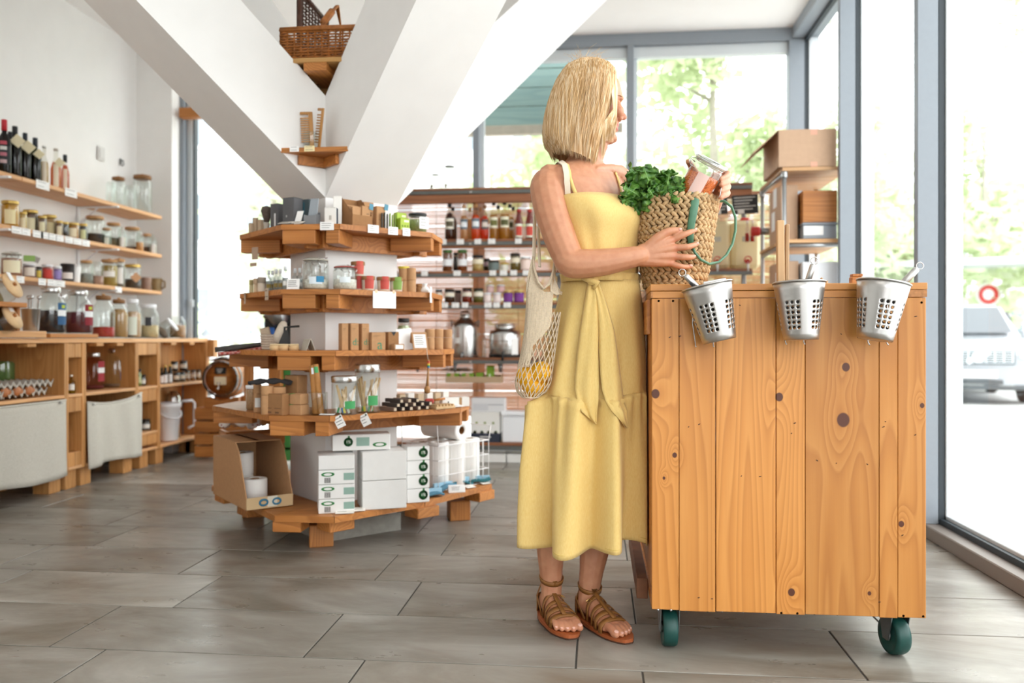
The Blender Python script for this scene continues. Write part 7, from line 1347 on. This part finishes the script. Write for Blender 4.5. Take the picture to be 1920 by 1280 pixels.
ch = lambda pts, rad: chain(b, [hp(*p) for p in pts], rad, 10, 3)
ch([(1159, 192, 0), (1162.5, 203, 0), (1166.5, 212, 0), (1170.3, 218.2, 0)], [.0085, .0088, .0098, .0108])
for sg in (-1, 1): b.ball(hp(1163, 222, sg*.0105), .0082, 10); b.ball(hp(1156, 213, sg*.034), .019, 12); b.ball(hp(1160.2, 188, sg*.024), .013, 12, None, (1, 1, .55)); b.ball(hp(1155.5, 202, sg*.031), .0125, 12); b.ball(hp(1092, 214, sg*.071), .02, 12, None, (.8, .4, 1.5))
ch([(1160, 225, 0), (1158, 230, 0)], [.006, .006])
for sg in (1,):
    ch([(1151.5, 236.2, -.022), (1156.3, 234.6, -.010), (1157.6, 234.6, 0), (1156.3, 234.6, .010), (1151.5, 236.2, .022)], [.0035, .0055, .0066, .0055, .0035])
    ch([(1150.5, 238.5, -.021), (1154.8, 242.2, -.010), (1156, 242.8, 0), (1154.8, 242.2, .010), (1150.5, 238.5, .021)], [.0035, .0058, .007, .0058, .0035])
b.ball(hp(1149.8, 259, 0), .0155, 14, None, (1, 1.25, .9)); ch([(1148, 262, 0), (1132, 262, .03), (1112, 252, .048)], [.012, .012, .012]); ch([(1148, 262, 0), (1132, 262, -.03), (1112, 252, -.048)], [.012, .012, .012])
ch([(1118, 268, 0), (1112, 285, .0), (1108, 300, 0)], [.040, .038, .038])
bo = b.build('body', None); md = bo.modifiers.new('fuse', 'REMESH'); md.mode = 'VOXEL'; md.voxel_size = .0027; md.use_smooth_shade = True
md = bo.modifiers.new('soft', 'SMOOTH'); md.factor = .5; md.iterations = 5
bpy.context.view_layer.update(); me = bpy.data.meshes.new_from_object(bo.evaluated_get(bpy.context.evaluated_depsgraph_get())); me.name = 'body'; bo.modifiers.clear(); old = bo.data; bo.data = me; bpy.data.meshes.remove(old)
me.polygons.foreach_set('use_smooth', [True]*len(me.polygons))
ca = me.color_attributes.new('tone', 'FLOAT_COLOR', 'POINT'); LIPS = [hp(1156, 235, 0), hp(1155, 242, 0)]; CHK = [hp(1146, 224, .045), hp(1146, 224, -.045)]; NOSE = hp(1170, 219); buf = []
KNU = [W(*p) for p in ((1262, 449, 2.405), (1268, 464, 2.40), (1266, 480, 2.40), (1258, 493, 2.405), (1303, 431, 2.43), (1306, 457, 2.43), (1301, 481, 2.43), (1295, 499, 2.43), (1250, 436, 2.40), (1273, 431, 2.41))]
for v in me.vertices:
    p = v.co; l = c_ = 0.0
    if p.z > 1.3:
        for q in LIPS: l = max(l, 1-((p-q).dot(FX)/.010)**2-((p-q).dot(FS)/.024)**2-((p.z-q.z)/.0065)**2)
        for q in CHK+[NOSE]: c_ = max(c_, 1-(p-q).length/.035)
    elif p.z > .9:
        for q in KNU: c_ = max(c_, .8*(1-(p-q).length/.014))
    elif p.z < .06: c_ = .35
    buf += [max(0, min(1, l*2.2)), max(0, c_), 0, 1]
ca.data.foreach_set('color', buf)
sk = NT('skin'); at_ = sk.n('ShaderNodeAttribute', attribute_name='tone'); sp = sk.n('ShaderNodeSeparateColor'); sk.l(at_.outputs['Color'], sp.inputs[0]); tc = sk.n('ShaderNodeTexCoord'); nz = sk.n('ShaderNodeTexNoise'); nz.inputs['Scale'].default_value = 45; nz.inputs['Detail'].default_value = 6; sk.l(tc.outputs['Object'], nz.inputs['Vector'])
cb_ = sk.ramp(nz.outputs[0], [(.3, '#bd8160'), (.7, '#c8906e')]); cb_ = sk.mix(sk.math('MULTIPLY', sp.outputs[1], .55), cb_, '#c4745a'); cb_ = sk.mix(sp.outputs[0], cb_, '#b0554c'); sk.l(cb_, sk.b.inputs['Base Color']); sk.b.inputs['Roughness'].default_value = .48; sk.b.inputs['Subsurface Weight'].default_value = .12; sk.b.inputs['Subsurface Radius'].default_value = (.012, .005, .003); sk.b.inputs['Subsurface Scale'].default_value = 1.0; sk.bump(nz.outputs[0], .06)
me.materials.clear(); me.materials.append(sk.m)
def wpar(o): o.parent = wo; o.matrix_parent_inverse = T(*-WO); return o
wpar(bo)
# eyelashes, brows, nails
m = MB()
for sg in (-1, 1):
    m.tube([hp(1149, 204.5, sg*.045), hp(1155, 206.2, sg*.041), hp(1160.5, 206, sg*.033), hp(1164.4, 204.5, sg*.022)], [.0008, .0014, .0016, .001], 6)
    for k in range(7): u = k/6; m.tube([hp(1151+11*u, 205.8, sg*(.045-.018*u)), hp(1153.5+12*u, 208.8, sg*(.049-.018*u))], [.0006, .0002], 4)
wpar(m.build('eyelashes', pm('lash_brown', '#5a4030', .7)))
m = MB()
for sg in (-1, 1): m.tube([hp(1151, 186.5, sg*.046), hp(1158, 184.4, sg*.041), hp(1165, 185.6, sg*.027), hp(1168, 187, sg*.014)], [.0008, .0022, .0026, .0012], 6, flat=.6)
wpar(m.build('eyebrows', pm('brow_blonde', '#a98460', .8)))
NAILM = pm('nail_pink', '#e6b3a2', .25)
for px, py, d, dx, dy in ((1304, 430, 2.428, 1, -.4), (1307, 456.3, 2.424, 1, -.3), (1301.5, 480.2, 2.424, 1, -.05), (1295.5, 498, 2.426, 1, 0), (1275.5, 429.8, 2.411, 1, 0)):
    MBm = MB().ball((0, 0, 0), 1, 10, None, (.0058, .0016, .0038)); o = wpar(MBm.build('fingernail', NAILM)); o.location = W(px, py, d)-Vector((0, .005, 0)); o.rotation_euler = (.2, atan2(-dy, dx)*-1+.0, YAW+.3)
for k in FEET:
    H, f, s, L, med = foot_frame(k)
    for o, t1, r in ((-.030, .955, .0125), (-.010, .955, .0088), (.007, .93, .0083), (.022, .90, .008), (.035, .855, .0082)):
        o_ = wpar(MB().ball((0, 0, 0), 1, 8, None, (r*.55, r*.62, .0018)).build('toenail', NAILM)); o_.location = H+f*(t1*L+r*.15)+s*(o*med)+UP*(SOLE+r*1.72); o_.rotation_euler = (0, .5, atan2(f.y, f.x))
# hair: shell plus strands
LB = [(0, 1094, 115.5), (.06, 1078, 118), (.12, 1060, 127), (.22, 1045, 150), (.34, 1033, 180), (.48, 1024, 213), (.62, 1020, 240), (.76, 1020, 262), (.88, 1026, 276), (1, 1036, 284)]
RB = [(0, 1112, 115.5), (.06, 1128, 118), (.12, 1142, 124), (.22, 1153, 138), (.34, 1151, 163), (.48, 1147, 190), (.62, 1139, 222), (.76, 1129, 252), (.88, 1121, 280), (1, 1113, 313)]
def ip(L, v):
    for a, c in zip(L, L[1:]):
        if a[0] <= v <= c[0]: u = (v-a[0])/(c[0]-a[0]); return a[1]+(c[1]-a[1])*u, a[2]+(c[2]-a[2])*u
    return L[-1][1:]
def hairp(v, a, k=1.0):
    lx, ly = ip(LB, v); rx, ry = ip(RB, v); ca, sa = cos(a), sin(a); s = math.copysign(abs(ca)**(2/2.6), ca); q = math.copysign(abs(sa)**(2/2.6), sa)
    dw = (.030+.066*min(1, (v/.30))**.55) if v < .3 else .096-.016*(v-.3); mx, my = (lx+rx)/2, (ly+ry)/2
    return hp(mx+(rx-lx)/2*s*k, my+(ry-ly)/2*s, q*dw*k)
m = MB(); NV, NA = 34, 72
rows = [[hairp(v/NV, 2*pi*i/NA, 1+.012*sin(i*5.1+v*.1)+.010*sin(i*2.3)) for i in range(NA)] for v in range(NV+1)]
m.grid([r+[r[0]] for r in rows]); m.add(rows[0], [tuple(range(NA))])
rr = random.Random(4)
for _ in range(2300):
    a = rr.uniform(0, 2*pi); v0 = rr.uniform(0, .35)*rr.random(); v1 = rr.uniform(.82, 1.0) if rr.random() < .5 else 1.0+rr.uniform(-.01, .035); k = rr.uniform(.99, 1.035); da = rr.uniform(-.22, .22); ph = rr.uniform(0, 6); pts = []; n = 9
    for j in range(n):
        u = j/(n-1); v = v0+(v1-v0)*u; p = hairp(min(v, 1), a+da*u*.5+.03*sin(4*u+ph), k+.012*sin(5*u+ph));
        if v > 1: p = p-UP*(v-1)*.6
        pts.append(p)
    r0 = rr.uniform(.0006, .0013); m.tube(pts, [r0*(.5 if j == 0 else 1 if j < n-2 else .6 if j == n-2 else .15) for j in range(n)], 3, cap=False)
for _ in range(150):      # flyaways and wisps
    a = rr.uniform(0, 2*pi); v0 = rr.uniform(0, .1); L = rr.uniform(.03, .11); d = Vector((rr.gauss(0, 1), rr.gauss(0, 1), rr.uniform(.2, 1.5))).normalized() if rr.random() < .45 else None
    if d: p = hairp(v0, a); m.tube([p-d*.004, p+d*L*.35, p+d*L*.55+Vector((rr.uniform(-.02, .02), 0, .0))], [.0005, .0004, .0002], 3, cap=False)
    else:
        k = rr.uniform(1.03, 1.10); a = rr.choice((rr.gauss(pi, .5), rr.uniform(0, 2*pi))); m.tube([hairp(.35, a, 1.0), hairp(.6, a, 1+(k-1)*.6), hairp(.85, a, k), hairp(rr.uniform(.92, 1), a, k+.01)], [.0005, .0005, .0004, .0002], 3, cap=False)
for _ in range(520):      # thin strands over the cheek
    u = rr.random(); a = pi*2-.0-rr.uniform(.02, .5) if rr.random() < .5 else rr.uniform(.02, .5)
    x0, x1 = 1152-10*u, 1122+28*u*rr.uniform(.7, 1.0); lat = (.040+.03*(1-u)); y1 = rr.uniform(255, 272) if u > .3 else rr.uniform(270, 305)
    pts = [hp(1150-14*(1-u), 138, .050+.014*(1-u)), hp(1152-14*(1-u), 175, .068-.010*u), hp((x0+x1)/2+5, 215, .072-.016*u), hp(x1+2, 240, .062-.016*u), hp(x1-1, y1, .054-.02*u)]
    m.tube(pts, [.0005, .0007, .0007, .0006, .0002], 3, cap=False)
hm = NT('blonde_hair'); tc = hm.n('ShaderNodeTexCoord'); mp = hm.n('ShaderNodeMapping'); mp.inputs['Scale'].default_value = (170, 170, 7); hm.l(tc.outputs['Object'], mp.inputs[0]); nz = hm.n('ShaderNodeTexNoise'); nz.inputs['Scale'].default_value = 1; nz.inputs['Detail'].default_value = 4; hm.l(mp.outputs[0], nz.inputs['Vector'])
hm.l(hm.ramp(nz.outputs[0], [(.25, '#b08450'), (.43, '#d6ae78'), (.56, '#ebcda2'), (.72, '#f8e6c6')]), hm.b.inputs['Base Color']); hm.b.inputs['Roughness'].default_value = .38; hm.b.inputs['Specular IOR Level'].default_value = .45; hm.bump(nz.outputs[0], .25, .002)
wpar(m.build('hair', hm.m))
def ribbon(pts, hw, off, lo=0, hi=99):
    '''flat band whose points lie on the skin'''
    P = []
    for a, c in zip(pts, pts[1:]): P += [a.lerp(c, k/5) for k in range(5)]
    P.append(pts[-1]); r0, r1 = [], []; Q = []
    for p in P:
        ok, q, n, _ = bo.closest_point_on_mesh(p); Q.append((p if not ok else q+n*off, n))
    for i, (q, n) in enumerate(Q):
        tg = (Q[min(len(Q)-1, i+1)][0]-Q[max(0, i-1)][0]).normalized(); sd = tg.cross(n).normalized(); r0.append(q-sd*hw); r1.append(q+sd*hw)
    return [r0, r1]
# dress
dm = NT('yellow_linen'); tc = dm.n('ShaderNodeTexCoord'); mp = dm.n('ShaderNodeMapping'); mp.inputs['Scale'].default_value = (500, 500, 90); dm.l(tc.outputs['Object'], mp.inputs[0]); nz = dm.n('ShaderNodeTexNoise'); nz.inputs['Scale'].default_value = 1; nz.inputs['Detail'].default_value = 3; dm.l(mp.outputs[0], nz.inputs['Vector']); big = dm.n('ShaderNodeTexNoise'); big.inputs['Scale'].default_value = 9; dm.l(tc.outputs['Object'], big.inputs['Vector'])
dm.l(dm.ramp(nz.outputs[0], [(.3, '#ebc777'), (.7, '#f2d489')]), dm.b.inputs['Base Color']); dm.b.inputs['Roughness'].default_value = .75; dm.b.inputs['Sheen Weight'].default_value = .15; dm.bump(nz.outputs[0], .12); DM = dm.m
trl = dm.n('ShaderNodeBsdfTranslucent'); trl.inputs[0].default_value = lin('#eed583'); mxs = dm.n('ShaderNodeMixShader'); mxs.inputs[0].default_value = .12; dm.l(dm.b.outputs[0], mxs.inputs[1]); dm.l(trl.outputs[0], mxs.inputs[2]); dm.l(mxs.outputs[0], dm.o.inputs[0])
dr = bpy.data.objects.new('dress', None); COL.objects.link(dr); wpar(dr)
def dpar(o): o.parent = dr; return o
def tor(y):
    for a, c in zip(TORSO, TORSO[1:]):
        if c[1] <= y <= a[1]: u = (y-a[1])/(c[1]-a[1]); return [a[i]+(c[i]-a[i])*u for i in range(6)]
def bod(y, a, off, px=0): t_ = tor(y); c = W(t_[0]+px, y, t_[2]); ca, sa = cos(a), sin(a); p = t_[5]; bust = .0; return c+SHX*((t_[3]+off)*math.copysign(abs(ca)**(2/p), ca))+FWD*((t_[4]+off)*math.copysign(abs(sa)**(2/p), sa))
NB = 72; rows = []
for j in range(19):
    v = j/18; r = []
    for i in range(NB):
        a = 2*pi*i/NB; fr = max(0, sin(a)); y = 374+6*(1-fr)+(526-374-6*(1-fr))*v
        bl = .008+.028*fr*math.exp(-((v-.22)/.20)**2)+.022*fr*sin(pi*min(1, v*1.02))*(.6)+.004*sin(9*a+2*v)*v*(1-v)*3+.003*sin(17*a)*v
        q = bod(min(y, 525), a, bl*(1 if v < .97 else .8)); r.append(q)
    rows.append(r)
mb_ = MB(); mb_.grid([r+[r[0]] for r in rows]); dpar(mb_.build('bodice', DM, solid=.003))
rows = [[bod(y, 2*pi*i/NB, .018+.003*sin(20*2*pi*i/NB+y)) for i in range(NB)] for y in (514, 518, 524, 530)]
mb_ = MB(); mb_.grid([r+[r[0]] for r in rows]); dpar(mb_.build('waistband', DM, solid=.004))
for pts in (((1087, 380, 2.452), (1079, 362, 2.448), (1068, 338, 2.462), (1058, 318, 2.50), (1052, 309, 2.545), (1056, 312, 2.60), (1075, 350, 2.67)), ((1161, 374, 2.54), (1155, 345, 2.575), (1148, 322, 2.61), (1140, 313, 2.65), (1132, 320, 2.69))):
    mb_ = MB(); mb_.grid(ribbon([W(*p) for p in pts], .0055, .004)); dpar(mb_.build('strap', DM, solid=.0025))
SKL = [(526, 1052, 1199), (560, 1046, 1204), (610, 1034, 1211), (660, 1023, 1216), (700, 1014, 1219), (745, 1003, 1221), (800, 995, 1224), (880, 989, 1226), (960, 988, 1226), (1036, 990, 1224)]
def skl(y):
    for a, c in zip(SKL, SKL[1:]):
        if a[0] <= y <= c[0]: u = (y-a[0])/(c[0]-a[0]); return a[1]+(c[1]-a[1])*u, a[2]+(c[2]-a[2])*u
    return SKL[-1][1:]
XM = CX0-.006
def skp(y, a, off=0, sm=750):
    l, r_ = skl(y); v = (y-526)/510; c = W((l+r_)/2, y, 2.555); A = (r_-l)/2/F*2.555; B = .105+.055*min(1, v*1.5); fo = 0
    g = (y-sm)/290; k = max(0, min(1, (y-sm+4)/8))
    if True: fo = (.006*sin(8*a+1.0)+.004*sin(13*a+.4))*min(1, v*3)
    if k > 0:
        g = max(0, g); f2 = .005+.006*exp(-g*9)+(.018+.024*g)*sin(9*a+.6+.5*g)+.012*sin(14*a+2.2-.6*g)*(1-.3*g)+.005*exp(-g*5)*sin(37*a)+.004*sin(23*a+1)*(1-g); fo = fo*(1-k)+f2*k
    p = c+EX*(A+fo+off)*cos(a)+ED*(B+fo+off)*sin(a)
    if p.x > XM: p.x = XM
    return p
def seam(a): return 750+12*sin(a-.4)+5*sin(3*a)
for nm, nj in (('skirt_upper', 22), ('skirt_tier', 34)):
    rows = []; NS = 168
    for j in range(nj+1):
        v = j/nj; r = []
        for a in [2*pi*i/NS for i in range(NS)]:
            y = 527+(seam(a)+2-527)*v if nm == 'skirt_upper' else seam(a)-3+(1010+4*sin(a*2+.5)-seam(a)+3)*v
            r.append(skp(y, a, -.003 if nm == 'skirt_upper' else 0, seam(a)))
        rows.append(r)
    if nm == 'skirt_tier':     # lower edge waves a little; seam follows the upper skirt
        for i in range(NS):
            a = 2*pi*i/NS; dz = .012*sin(3*a+1.2)+.006*sin(9*a+.6); rows[-1][i] = rows[-1][i]-UP*dz
            for j in range(1, nj): rows[j][i] = rows[j][i]-UP*dz*(j/nj)**2
    mb_ = MB(); mb_.grid([r+[r[0]] for r in rows]); dpar(mb_.build(nm, DM, solid=.0025))
    if nm == 'skirt_tier': mb_ = MB(); mb_.tube([p+UP*.014 for p in rows[-1]], .0012, 4, True); dpar(mb_.build('hem_stitch', pm('hem_thread', '#d3b257', .8)))
def front(px, y, off=.012):      # point on the near side of the skirt
    l, r_ = skl(max(527, min(1034, y))); A = (r_-l)/2; s = max(-.98, min(.98, (px-(l+r_)/2)/A)); p = skp(max(527, min(1034, y)), -math.acos(s), off); return p
def tie(nm, L):
    rows = []
    for y, x0, x1 in L: rows.append([front(x0+(x1-x0)*k/8, y, .012+.006*sin(k/8*pi)+.004*sin(k*1.3+y*.02)) for k in range(9)])
    mb_ = MB(); mb_.grid(rows); dpar(mb_.build(nm, DM, solid=.0025))
tie('tie_end', [(534, 1098, 1112), (550, 1095, 1113), (580, 1090, 1114), (620, 1084, 1115), (660, 1079, 1115), (700, 1075, 1114), (725, 1074, 1113), (745, 1078, 1112), (762, 1086, 1111), (776, 1097, 1110), (786, 1108, 1110)])
tie('tie_end', [(534, 1104, 1116), (550, 1108, 1121), (580, 1112, 1130), (620, 1115, 1140), (660, 1115, 1146), (700, 1116, 1152), (725, 1118, 1156), (745, 1123, 1158), (762, 1130, 1160), (778, 1142, 1162), (792, 1157, 1162)])
mb_ = MB(); kc = front(1107, 530, .024); mb_.ball(kc, .017, 14, None, (1.05, .6, .95)); mb_.tube([front(1092, 526, .018), front(1103, 529, .032), front(1114, 535, .026), front(1108, 545, .02)], [.006, .011, .010, .006], 8); dpar(mb_.build('tie_knot', DM))
# sandals
LE = pm('tan_leather', '#8a5a26', .55, var=.12, vs=50, bump=.2, bs=250); LS = pm('sole_leather', '#a5562a', .5, var=.1, vs=40); RB_ = pm('sole_rubber', '#4a2c1c', .8)
for k in FEET:
    H, f, s, L, med = foot_frame(k); sd_ = bpy.data.objects.new('sandal', None); COL.objects.link(sd_); wpar(sd_)
    def spar(o): o.parent = sd_; return o
    out = []
    for i in range(40):
        a = 2*pi*i/40; u = (1-cos(a))/2; t_ = -.02+1.06*u; w_ = .022+.027*sin(pi*min(1, max(0, u))**.9)**.6+.006*(u > .6)*sin(pi*(u-.6)/.4); sg = 1 if sin(a) >= 0 else -1; lat = sg*w_*abs(sin(a))**.35*(1 if abs(sin(a)) > 1e-6 else 0); p = H+f*(t_*L)+s*lat; out.append((p.x, p.y))
    for nm, z0, z1, mt in (('outsole', .0005, .005, RB_), ('insole', .0052, SOLE+.001, LS)): mb_ = MB(); mb_.prism(out, z0, z1); spar(mb_.build(nm, mt))
    def arc(t_, off=.0035):
        w_, h_, o = fsec(k, min(.78, t_)); c = H+f*(t_*L)-s*(med*o); return [c+s*((w_+off)*cos(a))+UP*(SOLE+(h_*.36+off+(h_*.64)*sin(a) if sin(a) > .02 else .004+(h_*.36)*max(0, 1-abs(a-pi/2)/pi))) for a in [pi*i/16 for i in range(17)]]
    for t0, wd in ((.36, .013), (.50, .014), (.615, .019), (.735, .019)):
        mb_ = MB(); a0, a1 = arc(t0-wd/2/L), arc(t0+wd/2/L); a0[0].z = a1[0].z = a0[-1].z = a1[-1].z = SOLE; mb_.grid([a0, a1]); spar(mb_.build('strap', LE, solid=.003))
    tops = []
    for t_ in (.20, .27, .34, .42, .50, .58, .66, .745):
        w_, h_, o = fsec(k, min(.78, t_)); tops.append(H+f*(t_*L)+UP*(SOLE+h_+.0065+(.034 if t_ < .22 else .008 if t_ < .3 else 0)))
    an = H+f*(.20*L); leg = {'right': W(1034, 1084, 2.607), 'left': W(1106, 1100, 2.597)}[k]
    tops = [leg+f*.036+UP*.0]+tops[1:]
    mb_ = MB(); mb_.grid([[p-s*.0065 for p in tops], [p+s*.0065 for p in tops]]); spar(mb_.build('centre_strap', LE, solid=.003))
    mb_ = MB(); mb_.grid([[leg+UP*dz+(f*cos(a)+s*sin(a))*(.0365+.0015*dz/.007)-UP*.010*cos(a) for a in [2*pi*i/24 for i in range(25)]] for dz in (-.007, .007)]); spar(mb_.build('ankle_strap', LE, solid=.003))
    for sg in (-1, 1): mb_ = MB(); q0 = H+f*(.30*L)+s*(sg*.034)+UP*SOLE; q1 = H+f*(.10*L)+s*(sg*.034)+UP*(SOLE+.05); q2 = leg-f*.030+s*(sg*.018)-UP*.006; mb_.tube([q0, q1, q2], [.006, .006, .005], 8, flat=.35, up=s); spar(mb_.build('side_strap', LE))
    mb_ = MB(); mb_.grid([[H+f*(-.004+.032*(1-cos(a)))+s*(.033*sin(a))+UP*z for a in [pi*(i/12-.5) for i in range(13)]] for z in (SOLE, SOLE+.03, SOLE+.052)]); spar(mb_.build('heel_counter', LE, solid=.003))
    o_ = -1 if k == 'right' else 1
    for base, rr_ in ((fsec(k, .36), .36),):
        a = arc(.36)[12 if k == 'right' else 4]; mb_ = MB(); n_ = (a-(H+f*(.36*L)+UP*.03)).normalized(); u_ = f; v_ = n_.cross(u_); mb_.tube([a+n_*.004+u_*x*.0085+v_*y*.0075 for x, y in ((-1, -1), (1, -1), (1, 1), (-1, 1))], .0013, 6, True, False); spar(mb_.build('buckle', pm('brass', '#d9b46a', .25, .9)))
# ------------------------------------------------------------------ net shopping bag with lemons
NB_ = pm('ecru_cotton', '#d9c8ae', .9, var=.1, vs=200); bo_ = W(1018, 640, 2.49); bg_ = thing('net_bag', 'ecru cotton net bag hanging from her shoulder, lemons at its bottom', 'bag', bo_)
BGL = [(548, 988, 1053), (580, 987, 1052), (620, 984, 1046), (660, 978, 1041), (690, 971, 1037), (715, 966, 1034), (732, 967, 1027), (744, 978, 1010)]
def bgp(y, a, k=1.0):
    for q, c in zip(BGL, BGL[1:]):
        if q[0] <= y <= c[0]:
            u = (y-q[0])/(c[0]-q[0]); l = q[1]+(c[1]-q[1])*u; r_ = q[2]+(c[2]-q[2])*u; break
    else: l, r_ = BGL[-1][1:]
    A = (r_-l)/2/F*2.49*k; Bd = (.030+.026*min(1, (y-548)/160))*k*(1 if y < 730 else .75); return W((l+r_)/2, y, 2.49)+EX*A*cos(a)+ED*Bd*sin(a)-bo_
m = MB(); n = 20
for sg in (-1, 1):
    for i in range(n):
        a0 = 2*pi*i/n; m.tube([bgp(585+159*j/16, a0+sg*(.12*j)) for j in range(17)], .0015, 4, cap=False)
o = m.build('netting', NB_, bg_); o['kind'] = 'stuff'
m = MB(); m.tube([bgp(744, 2*pi*i/12) for i in range(12)], .002, 5, True); rr = random.Random(7)
for i in range(64):      # gathered, denser knit on the back and left of the bag
    a = pi*.62+pi*1.02*i/63; y1 = 680+8*sin(i*1.7) if a < pi*1.35 else 650-40*(a-pi*1.35); m.tube([bgp(548+(y1-548)*j/8, a+.02*sin(j*1.3+i)+.02*(j % 2)) for j in range(9)], .0021, 4, cap=False)
o = m.build('gathered_knit', NB_, bg_); o['kind'] = 'stuff'
# mouth of the bag: two curved knit edges and the shoulder loops
m = MB()
def edge(pts, r=.0045): m.tube([W(*p)-bo_ for p in pts], r, 8)
edge([(1000, 482, 2.50), (1002, 505, 2.48), (1010, 530, 2.465), (1020, 541, 2.46), (1030, 532, 2.462), (1037, 510, 2.47), (1042, 482, 2.49)], .004); edge([(1053, 548, 2.485), (1042, 552, 2.468), (1034, 546, 2.462), (1034, 520, 2.47)], .004); edge([(988, 548, 2.49), (991, 520, 2.495), (1000, 482, 2.50)], .004); m.build('mouth_edge', NB_, bg_)
m = MB()
for i in range(26):
    u = i/25; m.tube([W(1000-12*u*0+u*2, 482+u*22, 2.50)-bo_, W(995+u*16, 520+u*14, 2.487)-bo_, bgp(552, pi*1.0+pi*.5*u)], .0026, 4, cap=False)
for i in range(22): u = i/21; m.tube([W(1040-u*5, 486+u*30, 2.49)-bo_, W(1042+u*4-2, 525+u*10, 2.475)-bo_, bgp(552, pi*1.62+pi*.36*u)], .0026, 4, cap=False)
m.build('upper_knit', NB_, bg_)['kind'] = 'stuff'
m = MB()
m.tube([W(*p)-bo_ for p in ((1001, 485, 2.50), (1002, 440, 2.545), (1003, 405, 2.575), (1012, 360, 2.60), (1026, 325, 2.595))], .0065, 8, flat=.45, up=(.6, -.6, .5))
m.tube([W(*p)-bo_ for p in ((1012, 500, 2.49), (1010, 450, 2.55), (1010, 405, 2.585), (1018, 360, 2.61), (1030, 322, 2.60))], .0055, 8, flat=.45, up=(.6, -.6, .5))
rb = ribbon([W(*p) for p in ((1022, 330, 2.60), (1036, 308, 2.57), (1046, 300, 2.535), (1054, 306, 2.49), (1061, 325, 2.46), (1066, 352, 2.45), (1070, 385, 2.455))], .0085, .007); m.grid([[p-bo_ for p in r] for r in rb]); m.grid([[p-bo_-Vector((0, 0, .003)) for p in r] for r in rb])
m.tube([W(*p)-bo_ for p in ((1070, 385, 2.455), (1066, 420, 2.50), (1056, 455, 2.52), (1043, 486, 2.49))], .006, 8, flat=.45, up=(.6, -.6, .5))
m.build('shoulder_loop', pm('ecru_band', '#e9dcc6', .9), bg_)
LM = NT('lemon_peel'); tc = LM.n('ShaderNodeTexCoord'); vo = LM.n('ShaderNodeTexVoronoi'); vo.inputs['Scale'].default_value = 260; LM.l(tc.outputs['Object'], vo.inputs['Vector']); LM.b.inputs['Base Color'].default_value = lin('#e8ab12'); LM.b.inputs['Roughness'].default_value = .4; LM.bump(vo.outputs['Distance'], .25)
for px, py, d, r, lb in ((1013, 697, 2.475, .032, 'bright lemon, upper right of the lemons in the net bag'), (989, 708, 2.485, .033, 'lemon at the left side of the net bag'), (998, 725, 2.478, .030, 'lowest lemon at the bottom of the net bag'), (1010, 722, 2.51, .029, 'lemon at the back of the net bag')):
    t = thing('lemon', lb, 'lemon', W(px, py, d), py*.3); MB().lathe([(.001, -r*1.18), (r*.2, -r*1.12), (r*.55, -r*.92), (r*.88, -r*.5), (r, 0), (r*.88, r*.5), (r*.55, r*.92), (r*.18, r*1.1), (r*.1, r*1.2), (.001, r*1.22)], 20, RX(.9) @ RY(.3)).build('peel', LM.m, t); MB().lathe([(.001, -r*1.2), (.004, -r*1.17), (.003, -r*1.12)], 8, RX(.9) @ RY(.3)).build('stem_end', pm('stem_brown', '#7a5a2a', .8), t)
